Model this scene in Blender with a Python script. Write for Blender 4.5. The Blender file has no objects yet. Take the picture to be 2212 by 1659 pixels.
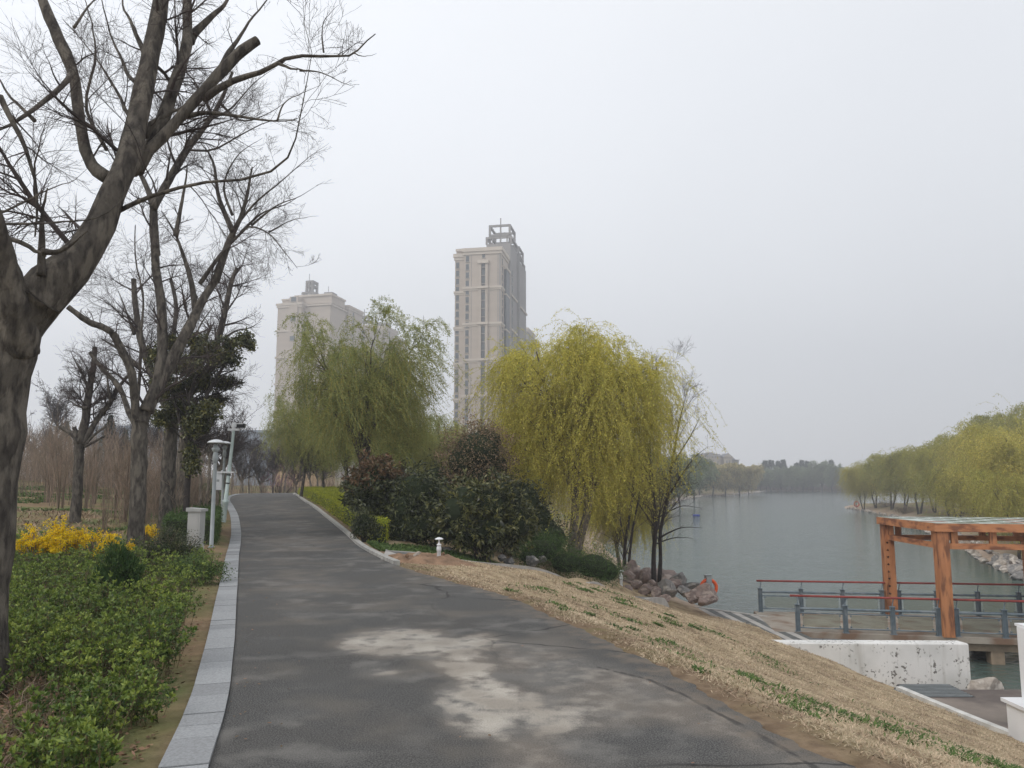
import bpy, math, random
import numpy as np
from mathutils import Vector, noise as mnoise
R = math.radians
# ---------------------------------------------------------------- camera, world, sun, exposure
F = 1690.0; CX = 1106.0; CY = 829.5; TH = math.atan((1038-CY)/F); CH = 1.7     # photo measured at 2212 px width
sc = bpy.context.scene
cd = bpy.data.cameras.new('camera'); cam = bpy.data.objects.new('camera', cd); sc.collection.objects.link(cam)
cam.location = (0, 0, CH); cam.rotation_euler = (R(90)+TH, 0, 0)
cd.sensor_width = 36; cd.lens = 36*F/2212; cd.clip_start = .05; cd.clip_end = 4000
sc.camera = cam
SUN_EL, SUN_AZ = 42, -125      # azimuth: degrees from +y towards +x
w = bpy.data.worlds.new('World'); sc.world = w; w.use_nodes = True
nt = w.node_tree; N = nt.nodes; Lk = nt.links
for n in list(N): N.remove(n)
out = N.new('ShaderNodeOutputWorld'); bg = N.new('ShaderNodeBackground')
tc = N.new('ShaderNodeTexCoord'); sep = N.new('ShaderNodeSeparateXYZ'); Lk.new(tc.outputs['Generated'], sep.inputs[0])
rp = N.new('ShaderNodeValToRGB'); rp.color_ramp.elements[0].position = 0.0; rp.color_ramp.elements[0].color = (.90, .915, .945, 1)
rp.color_ramp.elements[1].position = .75; rp.color_ramp.elements[1].color = (.95, .97, 1.0, 1)
e = rp.color_ramp.elements.new(.22); e.color = (.905, .925, .955, 1)
e = rp.color_ramp.elements.new(.45); e.color = (.91, .935, .975, 1)
Lk.new(sep.outputs[2], rp.inputs[0])
mr = N.new('ShaderNodeMapRange'); mr.inputs[1].default_value = .45; mr.inputs[2].default_value = -.65
mr.inputs[3].default_value = .95; mr.inputs[4].default_value = 1.22; Lk.new(sep.outputs[0], mr.inputs[0])
nz = N.new('ShaderNodeTexNoise'); nz.inputs['Scale'].default_value = 1.6; nz.inputs['Detail'].default_value = 3
Lk.new(tc.outputs['Generated'], nz.inputs['Vector'])
mr2 = N.new('ShaderNodeMapRange'); mr2.inputs[1].default_value = .3; mr2.inputs[2].default_value = .7; mr2.inputs[3].default_value = .97; mr2.inputs[4].default_value = 1.03
Lk.new(nz.outputs[0], mr2.inputs[0])
mm = N.new('ShaderNodeMath'); mm.operation = 'MULTIPLY'; Lk.new(mr.outputs[0], mm.inputs[0]); Lk.new(mr2.outputs[0], mm.inputs[1])
sky = N.new('ShaderNodeTexSky'); sky.sky_type = 'NISHITA'; sky.sun_disc = False
sky.sun_elevation = R(SUN_EL); sky.sun_rotation = R(SUN_AZ); sky.dust_density = 4; sky.air_density = 1
vs = N.new('ShaderNodeVectorMath'); vs.operation = 'SCALE'; vs.inputs[3].default_value = .012; Lk.new(sky.outputs[0], vs.inputs[0])
vm = N.new('ShaderNodeVectorMath'); vm.operation = 'SCALE'; Lk.new(rp.outputs[0], vm.inputs[0]); Lk.new(mm.outputs[0], vm.inputs[3])
va = N.new('ShaderNodeVectorMath'); va.operation = 'ADD'; Lk.new(vm.outputs[0], va.inputs[0]); Lk.new(vs.outputs[0], va.inputs[1])
Lk.new(va.outputs[0], bg.inputs[0]); bg.inputs[1].default_value = .98; Lk.new(bg.outputs[0], out.inputs[0])
ld = bpy.data.lights.new('sun', 'SUN'); ld.energy = 1.0; ld.angle = R(14); ld.color = (1, .95, .88)
so = bpy.data.objects.new('sun', ld); sc.collection.objects.link(so)
az, el = R(SUN_AZ), R(SUN_EL)
sdir = Vector((math.sin(az)*math.cos(el), math.cos(az)*math.cos(el), math.sin(el)))
so.rotation_euler = (-sdir).to_track_quat('-Z', 'Y').to_euler()
sc.view_settings.view_transform = 'Standard'; sc.view_settings.look = 'None'; sc.view_settings.exposure = .05; sc.view_settings.gamma = 1
sc.render.engine = 'CYCLES'; sc.cycles.volume_bounces = 0; sc.cycles.max_bounces = 8; sc.cycles.transparent_max_bounces = 12

# ---------------------------------------------------------------- helpers
COL = sc.collection
WL = -4.1
def ray(px, py):
    u = (px-CX)/F; v = (CY-py)/F
    return np.array([u, math.cos(TH)-v*math.sin(TH), math.sin(TH)+v*math.cos(TH)])
def W(px, py, z):
    r = ray(px, py); t = (z-CH)/r[2]; return np.array([r[0]*t, r[1]*t, z])
def Wd(px, py, d):
    r = ray(px, py); t = d/r[1]; return np.array([r[0]*t, d, CH+r[2]*t])
def prj(p):
    x, y, z = p[0], p[1], p[2]-CH
    dc = y*math.cos(TH)+z*math.sin(TH); v = z*math.cos(TH)-y*math.sin(TH)
    return CX+F*x/dc, CY-F*v/dc
def sst(a, b, x):
    t = np.clip((np.asarray(x, float)-a)/(b-a), 0, 1); return t*t*(3-2*t)
def roadz(y): return .75*sst(17, 42, y)
def Wr(px, py):
    z = 0.
    for _ in range(30):
        p = W(px, py, z); z = .5*z+.5*float(roadz(p[1]))
    return np.array([p[0], p[1], float(roadz(p[1]))])

def tag(o, label, cat=None, group=None, kind=None):
    o['label'] = label
    if cat: o['category'] = cat
    if group: o['group'] = group
    if kind: o['kind'] = kind
    return o
def empty(name, loc, label, cat, group=None, rz=0):
    o = bpy.data.objects.new(name, None); COL.objects.link(o); o.location = [float(v) for v in loc]; o.rotation_euler = (0, 0, rz)
    return tag(o, label, cat, group)
def copy_tree(o, parent=None):
    c = o.copy(); COL.objects.link(c); c.parent = parent
    for ch in o.children: copy_tree(ch, c)
    return c

class G:
    def __init__(s): s.v = []; s.q = []; s.t = []; s.n = 0; s.qm = []; s.tm = []; s.c = []
    def add(s, v, q=None, t=None, m=0):
        v = np.asarray(v, float).reshape(-1, 3)
        if q is not None and len(q): q = np.asarray(q, np.int64).reshape(-1, 4)+s.n; s.q.append(q); s.qm.append(np.full(len(q), m))
        if t is not None and len(t): t = np.asarray(t, np.int64).reshape(-1, 3)+s.n; s.t.append(t); s.tm.append(np.full(len(t), m))
        s.v.append(v); s.n += len(v); return s
    def box(s, a, b, m=0, ex=None, ey=None, o=None):
        (x0, y0, z0), (x1, y1, z1) = a, b
        P = np.array([(x, y, z) for z in (z0, z1) for y in (y0, y1) for x in (x0, x1)], float)
        if ex is not None:
            P = np.array(o)[None]+P[:, :1]*np.array(ex)[None]+P[:, 1:2]*np.array(ey)[None]+P[:, 2:]*np.array([0, 0, 1.])[None]
        return s.add(P, [(0, 2, 3, 1), (4, 5, 7, 6), (0, 1, 5, 4), (2, 6, 7, 3), (0, 4, 6, 2), (1, 3, 7, 5)], m=m)
    def lathe(s, prof, c=(0, 0, 0), S=20, m=0, ax=None):
        prof = np.array(prof, float); a = np.linspace(0, 2*np.pi, S, endpoint=False); K = len(prof)
        V = np.zeros((K, S, 3)); V[:, :, 0] = prof[:, :1]*np.cos(a); V[:, :, 1] = prof[:, :1]*np.sin(a); V[:, :, 2] = prof[:, 1:2]
        q = [(k*S+j, k*S+(j+1) % S, (k+1)*S+(j+1) % S, (k+1)*S+j) for k in range(K-1) for j in range(S)]
        V = V.reshape(-1, 3)
        if ax is not None: V = V @ np.array(ax)
        return s.add(V+np.array(c), q, m=m)
    def tubes(s, P, Rr, S=4, m=0, cap=False):
        P = np.asarray(P, float); Rr = np.asarray(Rr, float); n, K, _ = P.shape
        if n == 0: return s
        T = np.gradient(P, axis=1); T /= np.linalg.norm(T, axis=2, keepdims=True)+1e-9
        mt = T.mean(1); mt /= np.linalg.norm(mt, axis=1, keepdims=True)+1e-9
        ref = np.where((np.abs(mt[:, 2]) > .8)[:, None], np.array([1., 0, 0]), np.array([0, 0, 1.]))
        U = np.cross(T, ref[:, None, :]); U /= np.linalg.norm(U, axis=2, keepdims=True)+1e-9
        V = np.cross(T, U); a = np.linspace(0, 2*np.pi, S, endpoint=False)
        ring = P[:, :, None, :]+Rr[:, :, None, None]*(U[:, :, None, :]*np.cos(a)[None, None, :, None]+V[:, :, None, :]*np.sin(a)[None, None, :, None])
        j = np.arange(S); k = np.arange(K-1)
        q = np.stack(np.broadcast_arrays(k[:, None]*S+j, (k[:, None]+1)*S+j, (k[:, None]+1)*S+(j+1) % S, k[:, None]*S+(j+1) % S), -1).reshape(-1, 4)
        q = (q[None]+np.arange(n)[:, None, None]*K*S).reshape(-1, 4)
        s.add(ring.reshape(-1, 3), q, m=m)
        if cap:
            b = s.n-n*K*S
            if S == 4:
                s.q.append(b+np.array([[i*K*S+(K-1)*S+x for x in range(4)] for i in range(n)])); s.qm.append(np.full(n, m))
            else:
                t = [[i*K*S+e*S, i*K*S+e*S+x, i*K*S+e*S+x+1] for i in range(n) for e in (0, K-1) for x in range(1, S-1)]
                s.t.append(b+np.array(t)); s.tm.append(np.full(len(t), m))
        return s
    def leaves(s, C, D, L, Wd_, m=0, rng=None, fold=0):
        C = np.asarray(C, float); n = len(C)
        if n == 0: return s
        D = D/(np.linalg.norm(D, axis=1, keepdims=True)+1e-9)
        X = np.cross(D, rng.normal(size=(n, 3))); X /= np.linalg.norm(X, axis=1, keepdims=True)+1e-9
        L = np.broadcast_to(L, (n,))[:, None]; Wd_ = np.broadcast_to(Wd_, (n,))[:, None]
        V = np.stack([C, C+D*L*.45+X*Wd_*.5, C+D*L, C+D*L*.45-X*Wd_*.5], 1).reshape(-1, 3)
        return s.add(V, np.arange(4*n).reshape(-1, 4), m=m)
    def build(s, name, mats, parent=None, smooth=False, attr=None):
        me = bpy.data.meshes.new(name)
        v = np.concatenate(s.v) if s.v else np.zeros((0, 3)); nq = sum(len(x) for x in s.q); ntt = sum(len(x) for x in s.t)
        li = np.concatenate([x.reshape(-1) for x in s.q]+[x.reshape(-1) for x in s.t]) if nq+ntt else np.zeros(0, int)
        me.vertices.add(len(v)); me.vertices.foreach_set('co', v.astype(np.float32).reshape(-1))
        me.loops.add(len(li)); me.loops.foreach_set('vertex_index', li.astype(np.int32))
        me.polygons.add(nq+ntt)
        ls = np.concatenate([np.arange(nq)*4, nq*4+np.arange(ntt)*3]); me.polygons.foreach_set('loop_start', ls.astype(np.int32))
        mi = np.concatenate(s.qm+s.tm) if nq+ntt else np.zeros(0); me.polygons.foreach_set('material_index', mi.astype(np.int32))
        me.polygons.foreach_set('use_smooth', np.full(nq+ntt, bool(smooth)))
        me.update(calc_edges=True)
        if not isinstance(mats, (list, tuple)): mats = [mats]
        for mt in mats: me.materials.append(mt)
        if attr:
            for k, a in attr.items():
                at = me.attributes.new(k, 'FLOAT', 'POINT'); at.data.foreach_set('value', np.asarray(a, np.float32))
        o = bpy.data.objects.new(name, me); COL.objects.link(o)
        if parent: o.parent = parent
        return o

# ---------------------------------------------------------------- materials
def mat(name, c1, c2=None, scale=5., rough=.8, bump=0., bscale=None, metal=0., island=0., trans=0., c3=None, s3=1., objrand=0., stretch=None, spec=.3, detail=5, lo=.35, hi=.65):
    m = bpy.data.materials.new(name); m.use_nodes = True; n = m.node_tree.nodes; l = m.node_tree.links
    b = n['Principled BSDF']; b.inputs['Roughness'].default_value = rough; b.inputs['Metallic'].default_value = metal
    b.inputs['Specular IOR Level'].default_value = spec
    if c2 is None: c2 = tuple(x*.8 for x in c1)
    t = n.new('ShaderNodeTexCoord'); mp = n.new('ShaderNodeMapping'); l.new(t.outputs['Object'], mp.inputs[0])
    if stretch: mp.inputs['Scale'].default_value = stretch
    z = n.new('ShaderNodeTexNoise'); z.inputs['Scale'].default_value = scale; z.inputs['Detail'].default_value = detail; l.new(mp.outputs[0], z.inputs['Vector'])
    r = n.new('ShaderNodeValToRGB'); r.color_ramp.elements[0].position = lo; r.color_ramp.elements[1].position = hi
    r.color_ramp.elements[0].color = (*c1, 1); r.color_ramp.elements[1].color = (*c2, 1); l.new(z.outputs[0], r.inputs[0])
    c = r.outputs[0]
    if c3 is not None:
        z3 = n.new('ShaderNodeTexNoise'); z3.inputs['Scale'].default_value = s3; z3.inputs['Detail'].default_value = 4; l.new(mp.outputs[0], z3.inputs['Vector'])
        mr = n.new('ShaderNodeMapRange'); mr.inputs[1].default_value = .5; mr.inputs[2].default_value = .62; l.new(z3.outputs[0], mr.inputs[0])
        mx = n.new('ShaderNodeMix'); mx.data_type = 'RGBA'; l.new(mr.outputs[0], mx.inputs[0]); l.new(c, mx.inputs[6]); mx.inputs[7].default_value = (*c3, 1); c = mx.outputs[2]
    if island:
        g = n.new('ShaderNodeNewGeometry'); mr = n.new('ShaderNodeMapRange'); l.new(g.outputs['Random Per Island'], mr.inputs[0])
        mr.inputs[3].default_value = 1-island; mr.inputs[4].default_value = 1+island
        hv = n.new('ShaderNodeHueSaturation'); l.new(c, hv.inputs['Color']); l.new(mr.outputs[0], hv.inputs['Value'])
        mh = n.new('ShaderNodeMapRange'); l.new(g.outputs['Random Per Island'], mh.inputs[0]); mh.inputs[3].default_value = .5+island*.05; mh.inputs[4].default_value = .5-island*.05
        l.new(mh.outputs[0], hv.inputs['Hue']); c = hv.outputs[0]
    if objrand:
        oi = n.new('ShaderNodeObjectInfo'); h2 = n.new('ShaderNodeHueSaturation'); l.new(c, h2.inputs['Color']); a = n.new('ShaderNodeMapRange'); l.new(oi.outputs['Random'], a.inputs[0]); a.inputs[3].default_value = 1-objrand; a.inputs[4].default_value = 1+objrand*.8; l.new(a.outputs[0], h2.inputs['Value'])
        a2 = n.new('ShaderNodeMapRange'); l.new(oi.outputs['Random'], a2.inputs[0]); a2.inputs[3].default_value = .5+objrand*.06; a2.inputs[4].default_value = .5-objrand*.06; l.new(a2.outputs[0], h2.inputs['Hue']); c = h2.outputs[0]
    l.new(c, b.inputs['Base Color'])
    if bump:
        zb = n.new('ShaderNodeTexNoise'); zb.inputs['Scale'].default_value = bscale or scale*4; zb.inputs['Detail'].default_value = 6; l.new(mp.outputs[0], zb.inputs['Vector'])
        bp = n.new('ShaderNodeBump'); bp.inputs['Strength'].default_value = bump; bp.inputs['Distance'].default_value = .02; l.new(zb.outputs[0], bp.inputs['Height']); l.new(bp.outputs[0], b.inputs['Normal'])
    if trans:
        tr = n.new('ShaderNodeBsdfTranslucent'); l.new(c, tr.inputs[0]); ms = n.new('ShaderNodeMixShader'); ms.inputs[0].default_value = trans
        l.new(b.outputs[0], ms.inputs[1]); l.new(tr.outputs[0], ms.inputs[2]); l.new(ms.outputs[0], n['Material Output'].inputs[0])
    m.cycles.use_bump_map_correction = False
    return m
M = {}
M['bark'] = mat('bark', (.10, .088, .074), (.042, .036, .032), 16, .9, 1., 60, stretch=(1, 1, .35), c3=(.15, .132, .11), s3=11, lo=.4, hi=.62)
M['bark_pale'] = mat('bark_pale', (.20, .175, .14), (.09, .08, .068), 16, .9, 1., 50, stretch=(1, 1, .35), c3=(.26, .22, .18), s3=10, lo=.4, hi=.6)
M['bark_dark'] = mat('bark_dark', (.055, .045, .04), (.03, .026, .024), 9, .9, .6, 30)
M['twig'] = mat('twig', (.085, .065, .06), (.045, .038, .038), 3, .9)
M['thicket'] = mat('thicket_twigs', (.27, .205, .15), (.16, .125, .095), 1.2, .9, island=.35)
M['willow'] = mat('willow_leaves', (.34, .36, .06), (.21, .27, .05), 1.2, .7, island=.3, trans=.35)
M['willow_y'] = mat('willow_yellow_leaves', (.66, .60, .12), (.48, .46, .10), 1.2, .7, island=.25, trans=.35)
M['willow_g'] = mat('willow_green_leaves', (.33, .36, .12), (.22, .26, .09), .8, .7, island=.3, trans=.35)
M['willow_f'] = mat('far_willow_leaves', (.58, .53, .12), (.34, .34, .08), .35, .8, objrand=.28, island=.3, trans=.3)
M['willow_o'] = mat('far_amber_willow_leaves', (.56, .47, .20), (.42, .38, .17), .25, .8, island=.3, trans=.3)
M['far_green'] = mat('far_green_leaves', (.24, .29, .16), (.17, .22, .12), .2, .8, island=.3, trans=.2)
M['conifer'] = mat('conifer_needles', (.05, .085, .05), (.03, .055, .035), 1, .8, island=.3)
M['dark_leaf'] = mat('dark_leaves', (.03, .042, .016), (.085, .10, .03), 2.5, .4, island=.75, trans=.1, spec=.5)
M['red_leaf'] = mat('reddish_leaves', (.21, .12, .06), (.12, .085, .04), 1.6, .5, island=.35, trans=.15, spec=.4)
M['brown_leaf'] = mat('bronze_leaves', (.26, .18, .11), (.15, .12, .065), 2, .6, island=.4, trans=.1)
M['glossy'] = mat('glossy_leaves', (.03, .042, .015), (.14, .145, .04), 3, .38, island=.75, trans=.15, spec=.5)
M['hedge_y'] = mat('golden_hedge_leaves', (.42, .42, .03), (.24, .30, .03), 3, .7, island=.3, trans=.2)
M['hedge_g'] = mat('green_hedge_leaves', (.045, .09, .02), (.075, .13, .03), 3, .6, island=.35, trans=.1)
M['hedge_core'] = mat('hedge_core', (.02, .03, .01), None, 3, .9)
M['yellow'] = mat('yellow_blossom', (.85, .62, .01), (.70, .52, .01), 4, .7, island=.2, trans=.3)
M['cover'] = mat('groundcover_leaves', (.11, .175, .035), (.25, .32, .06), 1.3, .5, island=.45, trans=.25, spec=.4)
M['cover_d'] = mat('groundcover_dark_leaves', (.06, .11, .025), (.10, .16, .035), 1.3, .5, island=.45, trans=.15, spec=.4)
M['stem'] = mat('green_stem', (.10, .09, .04), (.14, .10, .06), 4, .8)
M['litter'] = mat('leaf_litter', (.26, .17, .10), (.13, .075, .045), 2, .9, island=.45)
M['straw'] = mat('dry_straw', (.56, .46, .32), (.38, .30, .20), 1.5, .9, island=.35, trans=.15)
M['grass'] = mat('green_grass', (.11, .175, .045), (.065, .12, .03), 2, .7, island=.35, trans=.25)
M['thuja'] = mat('thuja_leaves', (.03, .075, .02), (.06, .10, .022), 5, .7, island=.35, trans=.05)
M['steel'] = mat('grey_paint_steel', (.17, .21, .24), (.12, .155, .18), 6, .5, .1, metal=.2, c3=(.23, .26, .28), s3=3)
M['handrail'] = mat('red_paint', (.30, .055, .045), (.22, .04, .035), 5, .45)
M['wood'] = mat('orange_wood', (.50, .22, .10), (.37, .155, .07), 5, .6, .2, 18, stretch=(1, 1, .2), c3=(.20, .085, .045), s3=6)
M['woodh'] = mat('orange_wood_horizontal', (.52, .23, .105), (.39, .16, .075), 5, .6, .3, 18, stretch=(.4, .4, 1), c3=(.22, .09, .05), s3=5)
M['mark'] = mat('dark_mark', (.03, .012, .01), None, 5, .8)
M['white_wall'] = mat('flaked_whitewash', (.74, .73, .70), (.60, .60, .575), 1.5, .85, .3, 20)
M['conc'] = mat('concrete', (.30, .27, .23), (.20, .18, .155), 2, .9, .3, 30)
M['conc_w'] = mat('white_concrete', (.66, .65, .62), (.48, .47, .44), 3, .9, .2, 30)
M['pier'] = mat('tan_concrete', (.36, .28, .20), (.24, .19, .14), 3, .9, .2, 20)
M['white_paint'] = mat('white_enamel', (.80, .81, .83), (.70, .71, .73), 1.2, .45, .05)
M['lamp_grey'] = mat('grey_enamel', (.34, .37, .38), (.26, .285, .29), 3, .45)
M['lamp_cap'] = mat('pale_cap', (.72, .74, .76), (.6, .62, .64), 3, .35)
M['pole_w'] = mat('mint_white_pole', (.62, .72, .70), (.52, .62, .60), 3, .4)
M['black'] = mat('black_plastic_and_pit_shade', (.02, .02, .022), None, 3, .4)
M['cab'] = mat('grey_cabinet', (.42, .42, .41), (.34, .345, .34), 2, .5, .05)
M['rock'] = mat('pink_grey_rock', (.27, .205, .18), (.12, .10, .095), 1.6, .9, .5, 7, c3=(.38, .31, .27), s3=1.7)
M['rock_g'] = mat('grey_rock', (.24, .23, .22), (.12, .115, .115), 1.6, .9, .5, 7, c3=(.36, .33, .30), s3=1.7)
M['rock_p'] = mat('pale_rock', (.42, .37, .32), (.21, .185, .16), 1.4, .9, .5, 6, c3=(.60, .55, .49), s3=1.5)
M['ring'] = mat('orange_foam', (.80, .13, .03), (.68, .10, .025), 3, .5)
M['ring_r'] = mat('faded_red_foam', (.50, .12, .10), (.4, .09, .08), 3, .6)
M['blue'] = mat('blue_plastic', (.025, .06, .45), None, 3, .4)
M['soil'] = mat('brown_soil', (.30, .19, .12), (.17, .11, .07), 4, .95, 1., 14)
M['tile_p'] = mat('pale_tile', (.50, .55, .50), (.38, .43, .38), 1.3, .3)
M['tile_d'] = mat('green_glass_tile', (.09, .12, .07), (.05, .07, .04), 1.3, .25)
M['tile_r'] = mat('reddish_tile', (.32, .12, .07), None, 1.3, .35)
M['slab_l'] = mat('pale_paving', (.45, .43, .40), (.34, .32, .30), 3, .85, .2, 30)
M['slab_d'] = mat('dark_paving', (.16, .165, .16), (.09, .095, .09), 5, .85, .3, 30)
M['kerb'] = mat('grey_granite', (.33, .34, .35), (.25, .255, .26), 60, .8, .15, 90, island=.16)
M['lichen_kerb'] = mat('weathered_concrete', (.44, .43, .40), (.30, .29, .27), 8, .85, .2, 40)
def glass_mat():
    m = bpy.data.materials.new('clear_glass'); m.use_nodes = True; n = m.node_tree.nodes; l = m.node_tree.links
    t = n.new('ShaderNodeBsdfTransparent'); t.inputs[0].default_value = (.86, .90, .87, 1); g = n.new('ShaderNodeBsdfGlossy'); g.inputs['Roughness'].default_value = .08
    d = n.new('ShaderNodeBsdfDiffuse'); d.inputs[0].default_value = (.38, .36, .31, 1)
    ms = n.new('ShaderNodeMixShader'); ms.inputs[0].default_value = .10; l.new(t.outputs[0], ms.inputs[1]); l.new(g.outputs[0], ms.inputs[2])
    m2 = n.new('ShaderNodeMixShader'); m2.inputs[0].default_value = .12; l.new(ms.outputs[0], m2.inputs[1]); l.new(d.outputs[0], m2.inputs[2]); l.new(m2.outputs[0], n['Material Output'].inputs[0])
    return m
M['glass'] = glass_mat()
# ---------------------------------------------------------------- terrain description
EDGE = [(1659,452,1850),(1600,470,1712),(1545,486,1598),(1485,498,1498),(1432,503,1400),(1380,508,1300),(1335,510,1200),(1290,512,1100),
        (1262,514,1000),(1235,515,900),(1217,516,846),(1198,517,806),(1178,520,772),(1150,521,742),(1115,515,700),(1095,505,675),(1080,497,652),(1071,505,641),(1066.5,540,637)]
LE = [Wr(l, y) for y, l, r in EDGE]; RE = [Wr(r, y) for y, l, r in EDGE]
dl = LE[0]-LE[1]; dr = RE[0]-RE[1]
LE = [LE[0]+np.array([1.9, -6.5, 0]), LE[0]+np.array([.78, -2.5, 0])]+LE; RE = [RE[0]+np.array([2.2, -6.5, 0]), RE[0]+np.array([1.3, -2.5, 0])]+RE
# past the bend the road swings to the right behind the hedge
pl, pr = LE[-1], RE[-1]
LE += [np.array([pl[0]+4, pl[1]+1.6, .75]), np.array([pl[0]+8, pl[1]+2.4, .75]), np.array([pl[0]+12, pl[1]+3, .75])]
RE += [np.array([pr[0]+2.0, pr[1]+1.2, .75]), np.array([pr[0]+4.5, pr[1]+1.8, .75]), np.array([pr[0]+8, pr[1]+2.2, .75])]
LE = np.array(LE); RE = np.array(RE); LE[:, 2] = roadz(LE[:, 1]); RE[:, 2] = roadz(RE[:, 1])
def resample(P, n):
    P = np.asarray(P, float); K = len(P)
    t = np.linspace(0, K-1, n); i = np.clip(t.astype(int), 0, K-2); f = (t-i)[:, None]
    p0 = P[np.maximum(i-1, 0)]; p1 = P[i]; p2 = P[i+1]; p3 = P[np.minimum(i+2, K-1)]
    return .5*((2*p1)+(-p0+p2)*f+(2*p0-5*p1+4*p2-p3)*f*f+(-p0+3*p1-3*p2+p3)*f**3)
RL = resample(LE, 260); RR = resample(RE, 260)
ROADPOLY = np.concatenate([RL[::4, :2], RR[::-4, :2]])
def poly_sd(poly, x, y):        # >0 inside
    x = np.asarray(x, float); y = np.asarray(y, float); poly = np.asarray(poly, float)
    sh = x.shape; x = x.ravel(); y = y.ravel(); d = np.full(x.shape, 1e9); ins = np.zeros(x.shape, bool)
    for a, b in zip(poly, np.roll(poly, -1, 0)):
        ex, ey = b-a; L = ex*ex+ey*ey+1e-12; t = np.clip(((x-a[0])*ex+(y-a[1])*ey)/L, 0, 1)
        d = np.minimum(d, (x-a[0]-t*ex)**2+(y-a[1]-t*ey)**2)
        if abs(ey) > 1e-12:
            c = ((a[1] > y) != (b[1] > y)) & (x < ex*(y-a[1])/ey+a[0]); ins ^= c
    d = np.sqrt(d); return np.where(ins, d, -d).reshape(sh)
lk = lambda px, py: W(px, py, WL)[:2]
LAKE = np.array([(11, 20.6), (30, 20.0), (27, 36)]+[lk(*p) for p in [(2209,1253),(2151,1226),(2112,1209),(2098,1190),(1996,1147),(1957,1135),(1940,1118),(1880,1107),(1826,1098),(1822,1094)]]
       +[np.array(q) for q in [(80, 172), (150, 230), (260, 330), (290, 378)]]+[lk(1840,1062.8), lk(1740,1061.5), lk(1650,1061.5), lk(1637,1065)]
       +[lk(*p) for p in [(1600,1068),(1560,1071),(1520,1073),(1480,1078),(1440,1092),(1400,1112),(1387,1130),(1340,1150),(1298,1165),(1310,1190),(1352,1222)]]
       +[np.array(q) for q in [(7.6, 44), (7.4, 36), (8.8, 32.6), (9.6, 30), (10.2, 26), (10.6, 22)]])
def mesh_noise(x, y, s, seed=0):
    r = np.random.RandomState(seed); o = np.zeros_like(x)
    for k in range(5):
        a = r.uniform(0, 2*np.pi); f = s*(1.6**k)*r.uniform(.8, 1.2); p = r.uniform(0, 6)
        o = o+np.sin(x*f*math.cos(a)+y*f*math.sin(a)+p)*np.sin(x*f*math.sin(a)*1.3-y*f*math.cos(a)*1.1+p*2)/(1.5**k)
    return o*.4
CP = [W(1000,1212,-.1), W(948,1212,-.06), W(1150,1225,-.45), W(1250,1243,-.95), W(1340,1262,-1.95), W(1450,1297,-3.1), W(1500,1310,-3.25), W(1600,1342,-3.28), W(1690,1378,-3.28),
      W(1450,1380,-.8), W(1560,1420,-1.25), W(1675,1386,-2.4), W(1800,1428,-2.85), W(1900,1475,-3.3), W(1928,1488,-3.44), W(2020,1526,-3.46), W(2110,1564,-3.46), W(2212,1602,-3.46),
      W(1750,1500,-1.55), W(1950,1590,-1.7), W(2150,1640,-2.3), W(1300,1300,-.7), (-3, 30, -.25), (-8, 32, .3), (1, 31, -1.0), (2.5, 30, -1.45), (4.5, 33, -2.3), (0, 38, -.7), (5, 38, -2.8), (-3, 40, .3), (0, 50, -1), (8, 60, -3.7), (5.5, 45, -3.3), (7, 40, -3.6),
      (12, 35, -5), (14, 28, -5.2), (20, 40, -5), (12, 50, -5), (14, 24.5, -4.9), (18, 24, -4.9), (12, 22.5, -4.6), (22, 28, -5), (12, 42, -5),
      (10.6, 19, -3.7), (13, 16, -3.7), (16, 19, -3.7), (16, 12, -3.7), (12.5, 11, -3.65), (13, 19.6, -3.75), (11.2, 14.5, -3.6), (9, 5, -1.9), (12, 0, -2.5), (5, 0, -.6), (6, -6, -.6), (20, 10, -3.5), (20, -5, -3),
      (-4, 3, .02), (-5, 8, .04), (-7, 12, .12), (-9, 6, .12), (-10, 17, .35), (-14, 25, .7), (-20, 12, .7), (-20, 35, 1.1), (-14, 45, 1.1), (-8, 24, .42), (-15, 0, .4), (-8, -6, .1), (-6, 20, .15), (-25, 60, 1.6), (-10, 60, 1.1), (-4, 55, .8), (3, 60, -.5),
      (8.3, 31.4, -3.5), (8.0, 34, -3.6), (8.9, 29.0, -3.42), (9.7, 26.5, -3.45), (7.6, 29.6, -3.3), (6.6, 32.6, -3.35), (9.5, 29.8, -3.9), (-30, 20, 1.2), (-30, -5, .9), (-2.7, 19.4, -.1), (-1.7, 20.5, -.42), (.8, 21.8, -1.15), (2.8, 25.2, -2.05), (4.8, 28.6, -2.85), (1.9, 23.5, -1.65), (-1, 23, -.6), (-3, 23, -.05), (-5, 26, .15), (6.2, 29.4, -3.1)]
CP = np.array([np.asarray(c, float) for c in CP])
rb = np.concatenate([RL[::9][3:27], RR[::9][3:27]]); rb = rb[(rb[:, 1] < 60)]; rb[:, 2] -= .02
CP = np.concatenate([CP, rb])
def _k(r): return r
_D = np.linalg.norm(CP[:, None, :2]-CP[None, :, :2], axis=2); n_ = len(CP)
_A = np.zeros((n_+3, n_+3)); _A[:n_, :n_] = _k(_D)-np.eye(n_)*.03; _A[:n_, n_] = 1; _A[:n_, n_+1:] = CP[:, :2]; _A[n_, :n_] = 1; _A[n_+1:, :n_] = CP[:, :2].T
_w = np.linalg.lstsq(_A, np.concatenate([CP[:, 2], [0, 0, 0]]), rcond=None)[0]
PLAZA = np.array([W(1925,1483,-3.45)[:2]+[-.25, .35], W(1935,1491,-3.45)[:2], W(2018,1526,-3.45)[:2], W(2112,1565,-3.45)[:2], W(2230,1612,-3.45)[:2], (13, 10.5), (24, 9), (24, 20.2), (9.6, 20.2), (8.9, 20.05)])
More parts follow.
